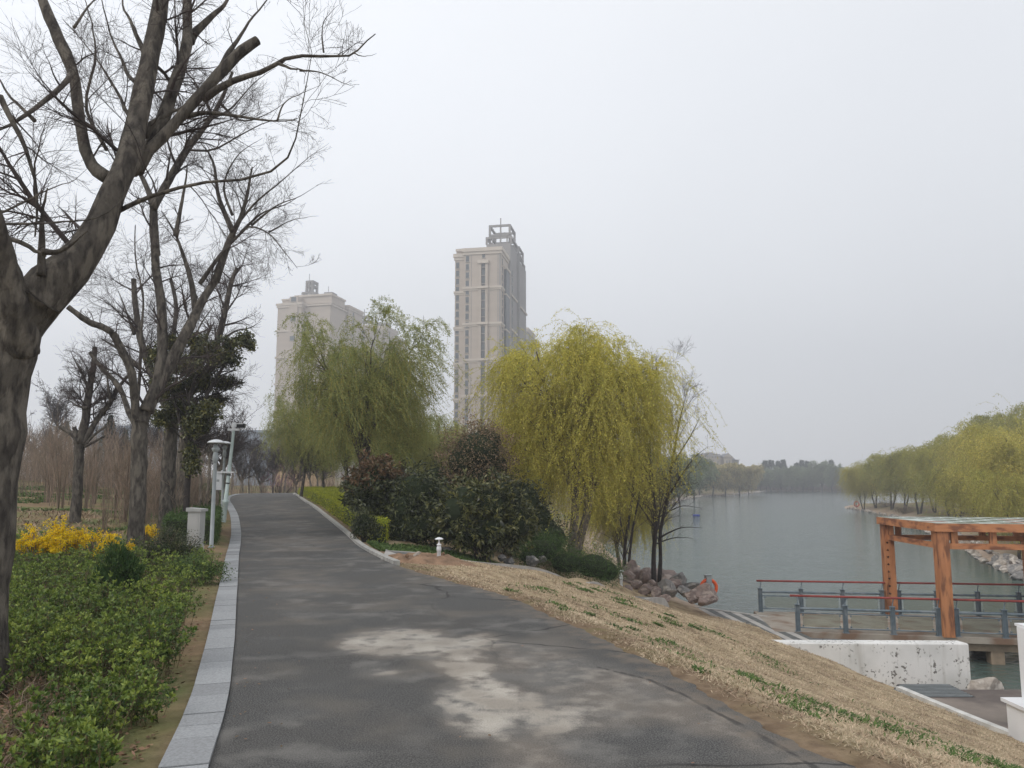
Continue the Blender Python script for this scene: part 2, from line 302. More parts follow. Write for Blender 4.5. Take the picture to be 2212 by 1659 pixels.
WALK = [np.array([-3.25, 18.3]), np.array([-2.6, 18.4]), np.array([-1.0, 19.3]), np.array([.8, 21.6]), np.array([2.8, 25.0]), np.array([4.4, 28.2]), np.array([5.2, 30.4])]
def ground_h(x, y):
    x = np.asarray(x, float); y = np.asarray(y, float); sh = x.shape; x = x.ravel(); y = y.ravel()
    xc = np.clip(x, -35, 30); yc = np.clip(y, -12, 66); h = np.full(x.shape, _w[n_])+_w[n_+1]*xc+_w[n_+2]*yc
    for i in range(n_): h += _w[i]*np.hypot(xc-CP[i, 0], yc-CP[i, 1])
    sd = poly_sd(LAKE, x, y)
    left = sst(40, -20, x-.35*np.maximum(y-60, 0)*.6)
    d = np.maximum(-sd, 0)
    hf = np.where(sd > 0, WL-np.minimum(sd*.3, 1.6), WL+np.minimum(d*.28, 1.0)+1.1*sst(4, 22, d)+left*2.7*sst(2, 50, d)+.25*mesh_noise(x, y, .12, 3)*sst(0, 8, d)+1.8*sst(6, 30, d)*sst(200, 260, y)*sst(95, 60, x))
    wt = np.maximum(sst(46, 62, y), sst(19, 25, x)*sst(18, 24, y)); wt = np.maximum(wt, sst(-30, -45, x)*0)
    h = h*(1-wt)+hf*wt
    h = np.where((sd > .3) & (wt < .5) & (h > WL-.35), np.maximum(WL-.35-.2*(sd-.3), -5)*sst(.3, .8, sd)+h*(1-sst(.3, .8, sd)), h)
    h += .035*mesh_noise(x, y, 1.7, 5)+.03*mesh_noise(x, y, .6, 8)
    rsd = poly_sd(ROADPOLY, x, y); rz = roadz(y)-.03
    k = sst(-1.0, -.12, rsd); h = h*(1-k)+(rz+.012)*k
    h = np.where(rsd > -.05, rz-.02, h)
    psd = poly_sd(PLAZA, x, y); h = np.where(psd > -.05, np.minimum(h, -3.6), h)
    return h.reshape(sh)
def gh(x, y): return float(ground_h(np.array([x]), np.array([y]))[0])
def onground(px, py, z0=0., it=40):      # where a photo pixel meets the ground, marching from the camera
    r = ray(px, py); ts = np.concatenate([np.linspace(3, 40, 500), np.linspace(40, 420, 1200)[1:]])/r[1]
    P = r[None]*ts[:, None]; P[:, 2] += CH; g = ground_h(P[:, 0], P[:, 1]); i = np.argmax(P[:, 2] <= g)
    if P[i, 2] > g[i]: i = len(ts)-1
    return np.array([P[i, 0], P[i, 1], g[i]])

def axis(a, b, fine, lo, hi, gr):
    mid = list(np.arange(lo, hi, fine)); up = []; v = hi; st = fine
    while v < b: up.append(v); v += st; st *= gr
    dn = []; v = lo-fine; st = fine
    while v > a: dn.append(v); v -= st; st *= gr
    return np.array(dn[::-1]+mid+up+[b])
gx = axis(-440, 560, .2, -9, 15, 1.035); gy = axis(-60, 640, .2, 1, 34, 1.03)
GX, GY = np.meshgrid(gx, gy); GH = ground_h(GX, GY)
nx, ny = len(gx), len(gy); idx = np.arange(nx*ny).reshape(ny, nx)
Q = np.stack([idx[:-1, :-1], idx[:-1, 1:], idx[1:, 1:], idx[1:, :-1]], -1).reshape(-1, 4)
rsd = poly_sd(ROADPOLY, GX, GY); lsd = poly_sd(LAKE, GX, GY)
side = GX > np.interp(GY, RR[:, 1][:200], (RL[:, 0]*.5+RR[:, 0]*.5)[:200])
wob = .25*mesh_noise(GX, GY, 2.2, 11)
a_straw = (side & (GY < 36)).astype(float)*sst(-.25, -.7, rsd+wob)
a_dirt = sst(-.6, -.1, rsd+wob*.9)*np.where(side & (GY > 8), .6, 1.)
a_wood = ((~side) | (GY > 36)).astype(float)
a_shore = sst(-3.5, -.6, lsd+wob*2)*(GY > 28)
g = G(); g.add(np.stack([GX, GY, GH], -1), Q)
def ground_mat():
    m = bpy.data.materials.new('ground_soil_and_grass'); m.use_nodes = True; n = m.node_tree.nodes; l = m.node_tree.links; b = n['Principled BSDF']
    b.inputs['Roughness'].default_value = .95; b.inputs['Specular IOR Level'].default_value = .1
    tc = n.new('ShaderNodeTexCoord')
    def noi(s, d=6):
        z = n.new('ShaderNodeTexNoise'); z.inputs['Scale'].default_value = s; z.inputs['Detail'].default_value = d; l.new(tc.outputs['Object'], z.inputs['Vector']); return z.outputs[0]
    def ramp(f, stops):
        r = n.new('ShaderNodeValToRGB'); r.color_ramp.elements[0].position = stops[0][0]; r.color_ramp.elements[0].color = (*stops[0][1], 1)
        r.color_ramp.elements[1].position = stops[-1][0]; r.color_ramp.elements[1].color = (*stops[-1][1], 1)
        for p, c in stops[1:-1]: e = r.color_ramp.elements.new(p); e.color = (*c, 1)
        l.new(f, r.inputs[0]); return r.outputs[0]
    def at(k):
        a = n.new('ShaderNodeAttribute'); a.attribute_name = k; return a.outputs['Fac']
    def mix(f, a, c):
        x = n.new('ShaderNodeMix'); x.data_type = 'RGBA'; l.new(f, x.inputs[0]); l.new(a, x.inputs[6]); l.new(c, x.inputs[7]); return x.outputs[2]
    base = ramp(noi(1.1), [(.3, (.13, .085, .055)), (.48, (.23, .16, .10)), (.6, (.16, .15, .06)), (.72, (.10, .13, .04))])
    wood = ramp(noi(.55), [(.3, (.17, .12, .075)), (.45, (.25, .18, .105)), (.55, (.17, .16, .07)), (.68, (.11, .145, .05))])
    straw = ramp(noi(3.2, 8), [(.30, (.19, .135, .085)), (.44, (.33, .25, .16)), (.58, (.43, .34, .22)), (.72, (.36, .28, .18))])
    dirt = ramp(noi(6), [(.3, (.13, .09, .06)), (.7, (.26, .19, .125))])
    shore = ramp(noi(.8), [(.3, (.30, .22, .165)), (.7, (.46, .36, .28))])
    c = mix(at('wood'), base, wood); c = mix(at('straw'), c, straw); c = mix(at('dirt'), c, dirt); c = mix(at('shore'), c, shore)
    l.new(c, b.inputs['Base Color'])
    bp = n.new('ShaderNodeBump'); bp.inputs['Strength'].default_value = .9; bp.inputs['Distance'].default_value = .05; l.new(noi(14, 8), bp.inputs['Height']); l.new(bp.outputs[0], b.inputs['Normal'])
    return m
tag(g.build('ground', ground_mat(), smooth=True, attr={'wood': a_wood.ravel(), 'straw': a_straw.ravel(), 'dirt': a_dirt.ravel(), 'shore': a_shore.ravel()}),
    'uneven brown earth and dry grass ground around the path and lake', 'ground', kind='structure')

# ---------------------------------------------------------------- water
def water_mat():
    m = bpy.data.materials.new('lake_water'); m.use_nodes = True; n = m.node_tree.nodes; l = m.node_tree.links; b = n['Principled BSDF']
    b.inputs['Base Color'].default_value = (.085, .12, .105, 1); b.inputs['Roughness'].default_value = .08; b.inputs['IOR'].default_value = 1.33
    b.inputs['Specular IOR Level'].default_value = .5
    tc = n.new('ShaderNodeTexCoord')
    mp = n.new('ShaderNodeMapping'); mp.inputs['Scale'].default_value = (1, 1.25, 1); mp.inputs['Rotation'].default_value = (0, 0, R(20)); l.new(tc.outputs['Object'], mp.inputs[0])
    z = n.new('ShaderNodeTexNoise'); z.inputs['Scale'].default_value = 2.9; z.inputs['Detail'].default_value = 6; z.inputs['Distortion'].default_value = .4; l.new(mp.outputs[0], z.inputs['Vector'])
    z2 = n.new('ShaderNodeTexNoise'); z2.inputs['Scale'].default_value = .35; z2.inputs['Detail'].default_value = 3; l.new(mp.outputs[0], z2.inputs['Vector'])
    mu = n.new('ShaderNodeMath'); mu.operation = 'MULTIPLY_ADD'; l.new(z2.outputs[0], mu.inputs[0]); mu.inputs[1].default_value = 1.2; l.new(z.outputs[0], mu.inputs[2])
    bp = n.new('ShaderNodeBump'); bp.inputs['Strength'].default_value = 1; bp.inputs['Distance'].default_value = .115; l.new(mu.outputs[0], bp.inputs['Height']); l.new(bp.outputs[0], b.inputs['Normal'])
    return m
g = G(); g.add([(-60, 15, WL), (540, 15, WL), (540, 500, WL), (-60, 500, WL)], [(0, 1, 2, 3)])
tag(g.build('water', water_mat()), 'calm grey green lake water with small ripples', 'lake', kind='structure')

# ---------------------------------------------------------------- road with dusty patches
nu = 90; t = np.linspace(0, 1, nu)
rl = resample(LE, 900); rr = resample(RE, 900)
P = rl[:, None, :]*(1-t)[None, :, None]+rr[:, None, :]*t[None, :, None]
wv = (.10*mesh_noise(P[:, :, 0], P[:, :, 1], 3, 2)+.05*mesh_noise(P[:, :, 0], P[:, :, 1], 9, 4))*sst(.93, 1, t)[None]*(P[:, :, 1] < 15.5)
P[:, :, 0] += wv*1.0
P[:, :, 2] = roadz(P[:, :, 1])+.004*mesh_noise(P[:, :, 0], P[:, :, 1], 2, 9)
def blobs():
    """pale silt left on the asphalt, each patch an irregular polygon measured on the ground"""
    polys = [(1., [(735,1392),(770,1372),(860,1356),(940,1360),(985,1380),(1040,1370),(1090,1392),(1060,1405),(985,1412),(960,1425),(900,1412),(820,1418),(750,1412)]),
             (1., [(985,1425),(950,1452),(1000,1470),(960,1495),(955,1525),(985,1560),(1010,1590),(1080,1592),(1130,1560),(1165,1588),(1240,1575),(1280,1535),(1200,1520),(1130,1490),(1070,1470),(1060,1440),(1020,1420)]),
             (.9, [(960,1400),(1010,1395),(1050,1430),(1040,1470),(970,1460),(940,1430)]), (.85, [(795,1452),(830,1445),(880,1450),(870,1460),(810,1462)]),
             (.5, [(1060,1380),(1160,1385),(1330,1440),(1480,1500),(1640,1580),(1760,1650),(1700,1680),(1560,1600),(1420,1560),(1280,1600),(1250,1680),(1100,1680),(1060,1600),(1150,1500),(1060,1440)]),
             (.72, [(1290,1440),(1420,1475),(1560,1540),(1680,1605),(1780,1660),(1760,1672),(1640,1600),(1500,1525),(1390,1478),(1280,1448)]),
             (.35, [(560,1255),(700,1240),(760,1262),(700,1285),(600,1290),(560,1275)]), (.3, [(600,1300),(700,1300),(720,1330),(640,1345),(580,1325)]),
             (.35, [(540,1165),(640,1150),(750,1168),(720,1185),(600,1190),(545,1180)]), (.4, [(560,1130),(640,1122),(680,1140),(600,1150)]),
             (.4, [(575,1085),(610,1080),(625,1105),(590,1112)]), (.3, [(560,1205),(640,1200),(660,1215),(570,1225)]), (.4,[(1080,1392),(1180,1378),(1260,1400),(1180,1420),(1090,1410)]), (.5, [(1250,1640),(1330,1630),(1350,1660),(1240,1665)])]
    x, y = P[:, :, 0], P[:, :, 1]; o = np.zeros(x.shape)
    for s, pp in polys:
        q = np.array([Wr(*c)[:2] for c in pp]); d = poly_sd(q, x, y); sc_ = .02*q[:, 1].mean()
        o = np.maximum(o, s*sst(-2.2*sc_, 1.8*sc_, d+.7*sc_*mesh_noise(x, y, 5/sc_*.1, 7)))
    return o
dust = blobs()
ii = np.arange(900*nu).reshape(900, nu)
g = G(); g.add(P, np.stack([ii[:-1, :-1], ii[:-1, 1:], ii[1:, 1:], ii[1:, :-1]], -1).reshape(-1, 4))
edge = np.broadcast_to(sst(.80, 1, t)[None], dust.shape)*(P[:, :, 1] < 16)
# the long joint line scored along the right side
jl = np.array([Wr(*c)[:2] for c in [(1290,1440),(1400,1468),(1480,1502),(1560,1545),(1640,1588),(1700,1622),(1760,1658),(1850,1720)]])
def line_d(L, x, y):
    d = np.full(x.shape, 1e9)
    for a, b in zip(L[:-1], L[1:]):
        e_ = b-a; tt = np.clip(((x-a[0])*e_[0]+(y-a[1])*e_[1])/(e_@e_), 0, 1); d = np.minimum(d, np.hypot(x-a[0]-tt*e_[0], y-a[1]-tt*e_[1]))
    return d
def road_mat():
    m = bpy.data.materials.new('worn_asphalt'); m.use_nodes = True; n = m.node_tree.nodes; l = m.node_tree.links; b = n['Principled BSDF']
    b.inputs['Roughness'].default_value = .85; b.inputs['Specular IOR Level'].default_value = .25
    tc = n.new('ShaderNodeTexCoord')
    def noi(s, d=6, v=None):
        z = n.new('ShaderNodeTexNoise'); z.inputs['Scale'].default_value = s; z.inputs['Detail'].default_value = d; l.new(v or tc.outputs['Object'], z.inputs['Vector']); return z.outputs[0]
    def mrg(f, a, c, lo=0, hi=1):
        r = n.new('ShaderNodeMapRange'); l.new(f, r.inputs[0]); r.inputs[1].default_value = a; r.inputs[2].default_value = c; r.inputs[3].default_value = lo; r.inputs[4].default_value = hi; return r.outputs[0]
    def mth(op, a, c):
        r = n.new('ShaderNodeMath'); r.operation = op
        for i, v in enumerate((a, c)):
            if isinstance(v, (int, float)): r.inputs[i].default_value = v
            else: l.new(v, r.inputs[i])
        return r.outputs[0]
    def mix(f, a, c):
        x = n.new('ShaderNodeMix'); x.data_type = 'RGBA'; l.new(f, x.inputs[0])
        for i, v in ((6, a), (7, c)):
            if isinstance(v, tuple): x.inputs[i].default_value = (*v, 1)
            else: l.new(v, x.inputs[i])
        return x.outputs[2]
    def at(k):
        a = n.new('ShaderNodeAttribute'); a.attribute_name = k; return a.outputs['Fac']
    grain = noi(95, 3); big = noi(.7, 4)
    c = mix(mrg(grain, .38, .62), (.030, .030, .030), (.135, .132, .126))
    c = mix(mrg(big, .4, .7, 0, .5), c, (.085, .078, .070))
    c = mix(mrg(noi(.9, 9), .5, .66, 0, .45), c, (.165, .145, .12))
    # wear film, elongated across the path
    mp = n.new('ShaderNodeMapping'); mp.inputs['Scale'].default_value = (1, 1, 1); l.new(tc.outputs['Object'], mp.inputs[0])
    film = mth('MULTIPLY', mrg(noi(2.2, 12, mp.outputs[0]), .50, .64, 0, .55), mrg(noi(.5, 5), .42, .56))
    c = mix(film, c, (.20, .19, .175))
    d = at('dust'); rag = mth('ADD', mth('ADD', mth('MULTIPLY', mth('SUBTRACT', noi(5, 12), .5), 2.6), mth('MULTIPLY', mth('SUBTRACT', noi(60, 3), .5), .5)), d)
    soft = mth('MULTIPLY', mrg(mth('ADD', d, mth('MULTIPLY', mth('SUBTRACT', noi(3.2, 10), .5), .55)), .12, .6, 0, .62), mrg(grain, .3, .6, .55, 1)); c = mix(soft, c, mix(mrg(noi(1.1, 5), .4, .6), (.235, .20, .165), (.19, .18, .165)))
    dm = mth('MULTIPLY', mth('MULTIPLY', mrg(rag, .40, 1.0, 0, .95), mrg(d, .36, .56)), mrg(grain, .3, .55, .6, 1))
    c = mix(mth('MULTIPLY', dm, mrg(d, .2, .9, .45, 1)), c, mix(mrg(noi(2.5, 9), .38, .62), (.50, .46, .40), (.33, .295, .25)))
    e_ = mrg(mth('ADD', mth('MULTIPLY', mth('SUBTRACT', noi(5, 8), .5), 1.6), at('edge')), .75, 1.15, 0, .75)
    c = mix(e_, c, (.17, .14, .11))
    j = mth('MULTIPLY', mrg(mth('ADD', at('joint'), mth('MULTIPLY', mth('SUBTRACT', noi(6, 5), .5), .05)), .03, .012), .75)
    c = mix(j, c, (.035, .033, .032))
    v = n.new('ShaderNodeTexVoronoi'); v.feature = 'DISTANCE_TO_EDGE'; v.inputs['Scale'].default_value = .42
    zd = n.new('ShaderNodeTexNoise'); zd.inputs['Scale'].default_value = 2.5; zd.inputs['Detail'].default_value = 6; l.new(tc.outputs['Object'], zd.inputs['Vector'])
    vm = n.new('ShaderNodeMix'); vm.data_type = 'VECTOR'; vm.inputs[0].default_value = .18; l.new(tc.outputs['Object'], vm.inputs[4]); l.new(zd.outputs['Color'], vm.inputs[5]); l.new(vm.outputs[1], v.inputs['Vector'])
    cr = mth('MULTIPLY', mth('MULTIPLY', mrg(v.outputs['Distance'], .0075, .002), .85), mth('MULTIPLY', mrg(at('crk'), .25, .6), mrg(noi(.9, 2), .42, .48)))
    c = mix(cr, c, (.03, .028, .027))
    l.new(c, b.inputs['Base Color'])
    bp = n.new('ShaderNodeBump'); bp.inputs['Strength'].default_value = .6; bp.inputs['Distance'].default_value = .008; l.new(noi(120, 2), bp.inputs['Height']); l.new(bp.outputs[0], b.inputs['Normal'])
    return m
crk = np.broadcast_to(sst(.45, 1, t)[None], dust.shape)*(P[:, :, 1] < 14)
tag(g.build('road', road_mat(), smooth=True, attr={'crk': crk.ravel(), 'dust': dust.ravel(), 'edge': edge.ravel(), 'joint': line_d(jl, P[:, :, 0], P[:, :, 1]).ravel()}),
    'grey asphalt path with pale silt patches curving up to the right', 'road', kind='structure')

# kerb stones flush along the left edge, raised strip along the right edge
def arc(Pl):
    s = np.concatenate([[0], np.cumsum(np.linalg.norm(np.diff(Pl[:, :2], axis=0), axis=1))]); return s
def along(Pl, s, q):
    return np.stack([np.interp(q, s, Pl[:, k]) for k in range(3)], -1)
def offs(Pl, o):
    T = np.gradient(Pl[:, :2], axis=0); T /= np.linalg.norm(T, axis=1, keepdims=True); Q_ = Pl.copy(); Q_[:, 0] -= T[:, 1]*o; Q_[:, 1] += T[:, 0]*o; return Q_
rng = np.random.RandomState(5)
g = G(); s = arc(rl); q = 0.
inn = offs(rl, .005); ou = offs(rl, .285)
while q < s[-1]-.7:
    L = rng.uniform(.28, .62) if q < 30 else .6
    for (a, b) in ((q+.004, q+L-.006),):
        A = along(inn, s, a); B = along(inn, s, b); C = along(ou, s, b); D = along(ou, s, a); zt = .022+rng.uniform(-.004, .006)
        top = np.array([A, B, C, D]); top[:, 2] += zt; bot = top.copy(); bot[:, 2] -= .12
        g.add(np.concatenate([bot, top]), [(4, 5, 6, 7), (0, 1, 5, 4), (1, 2, 6, 5), (2, 3, 7, 6), (3, 0, 4, 7)])
    q += L
tag(g.build('kerb', M['kerb']), 'pale granite edging slabs laid flush along the left road edge', 'kerb', kind='structure')
g = G(); s2 = arc(rr); sel = np.where((rr[:, 1] > 16.3) & (s2 < s2[-1]-.8))[0]; a0 = s2[sel[0]]; inn = offs(rr, -.0); ou = offs(rr, -.13); q = a0
while q < s2[sel[-1]]:
    L = .75
    A = along(inn, s2, q+.005); B = along(inn, s2, q+L-.005); C = along(ou, s2, q+L-.005); D = along(ou, s2, q+.005)
    top = np.array([A, B, C, D]); top[:, 2] += .07; bot = top.copy(); bot[:, 2] -= .2
    g.add(np.concatenate([bot, top]), [(4, 5, 6, 7), (0, 1, 5, 4), (1, 2, 6, 5), (2, 3, 7, 6), (3, 0, 4, 7)]); q += L
tag(g.build('kerb', M['lichen_kerb']), 'narrow pale concrete kerb along the far right road edge', 'kerb', kind='structure')

# ---------------------------------------------------------------- striped footpath
wpath = resample([np.array([*p, 0]) for p in WALK], 220); ws = arc(wpath); hw = .95
lft = offs(wpath, hw); rgt = offs(wpath, -hw); lft2 = offs(wpath, hw+.14); rgt2 = offs(wpath, -hw-.14)
def walkz(p):
    z = gh(p[0], p[1]) if p[1] < 25 and p[0] < 4 else -3.25
    return z
zc = np.array([float(v) for v in ground_h(wpath[:, 0], wpath[:, 1])])
k_ = sst(4.2, 5.0, wpath[:, 0]); zg = ground_h(wpath[:, 0], wpath[:, 1]); zc = (zg+.03)*(1-k_)+(-3.27)*k_
kz = np.ones(9)/9; zc = np.convolve(np.pad(zc, 4, 'edge'), kz, 'valid')
for A_ in (lft, rgt, lft2, rgt2): A_[:, 2] = zc
gl = G(); gd = G(); gk = G(); q = .3; i_ = 0
while q < ws[-1]-.5:
    L = .42
    A = along(lft, ws, q+.01); B = along(lft, ws, q+L-.01); C = along(rgt, ws, q+L-.01); D = along(rgt, ws, q+.01)
    top = np.array([A, B, C, D]); bot = top.copy(); bot[:, 2] -= .25
    dark = i_ % 2 and q < ws[-1]-2.6
    (gd if dark else gl).add(np.concatenate([bot, top]), [(4, 7, 6, 5), (0, 4, 5, 1), (1, 5, 6, 2), (2, 6, 7, 3), (3, 7, 4, 0)])
    for u, v in ((lft, lft2), (rgt2, rgt)):
        A = along(u, ws, q); B = along(u, ws, q+L); C = along(v, ws, q+L); D = along(v, ws, q); top = np.array([A, B, C, D]); top[:, 2] += .02; bot = top.copy(); bot[:, 2] -= .25
        gk.add(np.concatenate([bot, top]), [(4, 5, 6, 7), (0, 1, 5, 4), (1, 2, 6, 5), (2, 3, 7, 6), (3, 0, 4, 7)])
    q += L; i_ += 1
fp = empty('footpath', (0, 0, 0), 'striped paved footpath leading down to the lake boardwalk', 'footpath'); fp['kind'] = 'structure'
ea, eb = np.array([4.6, 34.3, -3.256]), np.array([9.3, 29.45, -3.256]); ed = (eb-ea)/np.linalg.norm(eb-ea); sdir_ = np.array([.06, -1, 0.]); Lf = np.linalg.norm(eb-ea); q = 0; i_ = 0
while q < Lf-.01:
    L = min(.40 if i_ % 2 else .36, Lf-q) if Lf-q > .3 else Lf-q
    a_, b_ = ea+ed*q, ea+ed*(q+L-.012); top = np.array([a_+sdir_*6.2, b_+sdir_*6.2, b_, a_]); bot = top.copy(); bot[:, 2] -= .3
    (gd if (i_ % 2 and Lf-q > .3) else gl).add(np.concatenate([bot, top]), [(4, 5, 6, 7), (0, 1, 5, 4), (1, 2, 6, 5), (2, 3, 7, 6), (3, 0, 4, 7)]); q += L; i_ += 1
nn2 = np.array([-ed[1], ed[0], 0]); top = np.array([ea, eb, eb+nn2*.16, ea+nn2*.16]); top[:, 2] += .02; bot = top.copy(); bot[:, 2] -= .7; gk.add(np.concatenate([bot, top]), [(4, 5, 6, 7), (0, 1, 5, 4), (1, 2, 6, 5), (2, 3, 7, 6), (3, 0, 4, 7)])
gl.build('pale_slabs', M['slab_l'], fp); gd.build('dark_slabs', M['slab_d'], fp); gk.build('edging', M['slab_l'], fp)
# plaza slab beside the lake
g = G(); n = len(PLAZA); V = np.concatenate([np.c_[PLAZA, np.full(n, -3.45)], np.c_[PLAZA, np.full(n, -4.6)]])
import mathutils.geometry as mg
tr = mg.tessellate_polygon([[Vector((*p, 0)) for p in PLAZA]])
g.add(V, [(i, (i+1) % n, n+(i+1) % n, n+i) for i in range(n)], [t_ for t_ in tr])
M['plaza'] = mat('brown_grey_concrete', (.25, .21, .18), (.17, .145, .125), 1.1, .9, .4, 40, c3=(.12, .10, .09), s3=.7)
o = g.build('plaza', M['plaza']); tag(o, 'brown grey concrete landing at the lake edge', 'plaza', kind='structure')
# ---------------------------------------------------------------- bridge deck, railings, pergola
ZD = -3.25
FA, FB = W(1724, 1364, ZD), W(2173, 1378.6, ZD); BA, BB = W(1643.4, 1321.5, ZD), W(2204, 1332.5, ZD)
def on_line(A, B, px):          # point on the ground line A-B seen at photo column px
    lo, hi = -1., 4.
    for _ in range(50):
        m_ = (lo+hi)/2
        if prj(A+(B-A)*m_)[0] < px: lo = m_
        else: hi = m_
    return A+(B-A)*lo
fd = (FB-FA); fd /= np.linalg.norm(fd); fn = np.array([-fd[1], fd[0], 0])
bd = (BB-BA); bd /= np.linalg.norm(bd)
deck = empty('boardwalk', FA, 'concrete boardwalk deck standing in the lake beneath the railings', 'boardwalk')
def rel(o): o.matrix_parent_inverse = o.parent.matrix_world.inverted() if False else o.matrix_parent_inverse; return o
def child(g, name, mats, par, **k):
    """mesh given in world coordinates, parented to an Empty and kept in place"""
    off = np.array(par.location)
    if par.parent: off = off+np.array(par.parent.location)
    g.v = [v-off for v in g.v] if not par.get('_loc') else g.v
    return g.build(name, mats, par, **k)
e0 = FA-fd*.75-fn*.12; e1 = BA-bd*.25+fn*.12; far_r = FA+fd*15-fn*.12; far_b = BA+bd*14+fn*.12
g = G(); P4 = np.array([e0, far_r, far_b, e1]); P4[:, 2] = ZD; lo = P4.copy(); lo[:, 2] = ZD-.18
g.add(np.concatenate([lo, P4]), [(4, 5, 6, 7), (3, 2, 1, 0), (0, 1, 5, 4), (1, 2, 6, 5), (2, 3, 7, 6), (3, 0, 4, 7)])
M['deck'] = mat('stained_deck_concrete', (.36, .32, .27), (.26, .22, .18), 1.5, .9, .3, 25, c3=(.20, .13, .09), s3=.9)
child(g, 'deck_slab', M['deck'], deck)
g = G(); o_ = e0+fd*3.6
g.box((0, .25, -.45), (11.4, .75, -.18), ex=fd, ey=fn, o=o_); g.box((0, 3.0, -.45), (11.4, 3.5, -.182), ex=fd, ey=fn, o=o_)
child(g, 'beam', M['pier'], deck)
for px, yy in ((2157, .3), (2365, .3)):
    b_ = on_line(FA, FB, px)+fn*.15
    g = G(); g.box((-.2, 0, -1.5), (.2, .4, -.45), ex=fd, ey=fn, o=b_); child(g, 'pillar', M['pier'], deck)
    g = G(); g.box((-.2, 2.75, -1.5), (.2, 3.15, -.45), ex=fd, ey=fn, o=b_+fd*.5); child(g, 'pillar', M['pier'], deck)

def railing(A, B, pxs, over, label, lastpx=None):
    d = (B-A)/np.linalg.norm(B-A); n = np.array([-d[1], d[0], 0])
    pts = [on_line(A, B, p) for p in pxs]
    root = empty('railing', pts[0], label, 'railing', 'railings of the boardwalk')
    for p in pts:
        g = G()      # I-section post with a cap plate and a slanted bracket
        g.box((-.07, -.06, 0), (-.055, .06, .86), ex=d, ey=n, o=p); g.box((.055, -.06, 0), (.07, .06, .86), ex=d, ey=n, o=p)
        g.box((-.055, -.012, 0), (.055, .012, .855), ex=d, ey=n, o=p); g.box((-.085, -.075, .86), (.085, .075, .885), ex=d, ey=n, o=p)
        g.tubes([[p+[0, 0, .88], p+d*.03+n*.02+[0, 0, 1.0], p+d*.05+[0, 0, 1.13]]], [[.022, .016, .022]], 6)
        g.box((-.1, -.09, -.002), (.1, .09, .015), ex=d, ey=n, o=p)
        child(g, 'post', M['steel'], root)
    a, b = pts[0], pts[-1]
    g = G(); aa = a-d*over[0]+[0, 0, 1.15]; bb = b+d*over[1]+[0, 0, 1.15]; g.tubes([[aa, (aa+bb)/2, bb]], [[.036]*3], 10, cap=True); child(g, 'handrail', M['handrail'], root, smooth=True)
    for p, q in zip(pts[:-1], pts[1:]):
        g = G()
        for z, r in ((.74, .042), (.60, .022), (.13, .022)):
            g.tubes([[p+d*.07+[0, 0, z], (p+q)/2+[0, 0, z], q-d*.07+[0, 0, z]]], [[r]*3], 8)
        child(g, 'rail', M['steel'], root, smooth=True)
        g = G(); L = np.linalg.norm(q-p); g.box((.16, -.005, .17), (L-.16, .005, .56), ex=d, ey=n, o=p); pane = child(g, 'glass_panel', M['glass'], root)
        for u in (.17, L-.17):
            for z in (.19, .54): g = G(); g.box((u-.025, -.02, z-.025), (u+.025, .02, z+.025), ex=d, ey=n, o=p); child(g, 'clip', M['steel'], root)
    return root
railing(FA, FB, [1724.4, 1827.7, 1930.5, 2029], (.22, .12), 'near railing left of the front wooden post, with red handrail')
railing(FA, FB, [2069, 2173, 2290], (.1, .1), 'near railing right of the front wooden post')
railing(BA, BB, [1643.6, 1732, 1822, 1907], (.12, .14), 'far railing left of the rear wooden post, over open water')
railing(BA, BB, [1944, 2026, 2115, 2204, 2300], (.1, .1), 'far railing right of the rear wooden post')

pB = on_line(FA, FB, 2046)+fn*.0; pA = on_line(BA, BB, 1926); ang = pA-pB; ang[2] = 0; side_d = ang/np.linalg.norm(ang)
PT = .34; pw = .168
Lx = 4.8
front = fd; pD = pB+front*Lx; pC = pA+front*(Lx+.05)
perg = empty('pergola', pB, 'orange wooden pergola with tiled flat top on the boardwalk', 'pergola')
def beam(g, A, B, z0, z1, w):
    d = B-A; d[2] = 0; L = np.linalg.norm(d); d = d/L; n = np.array([-d[1], d[0], 0]); g.box((0, -w, z0), (L, w, z1), ex=d, ey=n, o=np.array([A[0], A[1], 0])); return g
for p in (pA, pB, pC, pD):
    g = G(); zt = PT-.215; g.box((-pw*1.03, -pw*1.03, ZD-.01), (pw*1.03, pw*1.03, zt), ex=front, ey=side_d, o=np.array([p[0], p[1], 0])); post = child(g, 'post', M['wood'], perg)
    if p is pA:
        for k in range(8):       # column of small dark marks down the face turned to the camera
            g = G(); z = PT-.95-k*.265; c = p-side_d*(pw*1.03+.006); cx_ = c-front*.08; rr_ = random.Random(k)
            for a_, b_, wd in ((0, rr_.uniform(-.02, .02), (.04, .011)), (rr_.uniform(-.015, .015), 0, (.011, .04)), (rr_.uniform(-.01, .01), rr_.uniform(-.03, .03), (.03, .012))):
                g.box((a_-wd[0], -.004, z+b_-wd[1]), (a_+wd[0], .003, z+b_+wd[1]), ex=front, ey=side_d, o=np.array([cx_[0], cx_[1], 0]))
            child(g, 'painted_mark', M['mark'], perg)
ov = .20
qa, qb, qc, qd = pA+(-front+side_d)*ov, pB+(-front-side_d)*ov, pC+(front+side_d)*ov, pD+(front-side_d)*ov
for (u, v, nm) in ((qa, qb, 's'), (qb, qd, 'f'), (qc, qa, 'b'), (qd, qc, 's')):
    dd = (v-u)/np.linalg.norm(v-u); g = G(); beam(g, u-dd*(.055 if nm != 's' else -.055), v+dd*(.055 if nm != 's' else -.055), PT-.28, PT-.02, .05); child(g, 'top_beam', M['woodh'], perg)
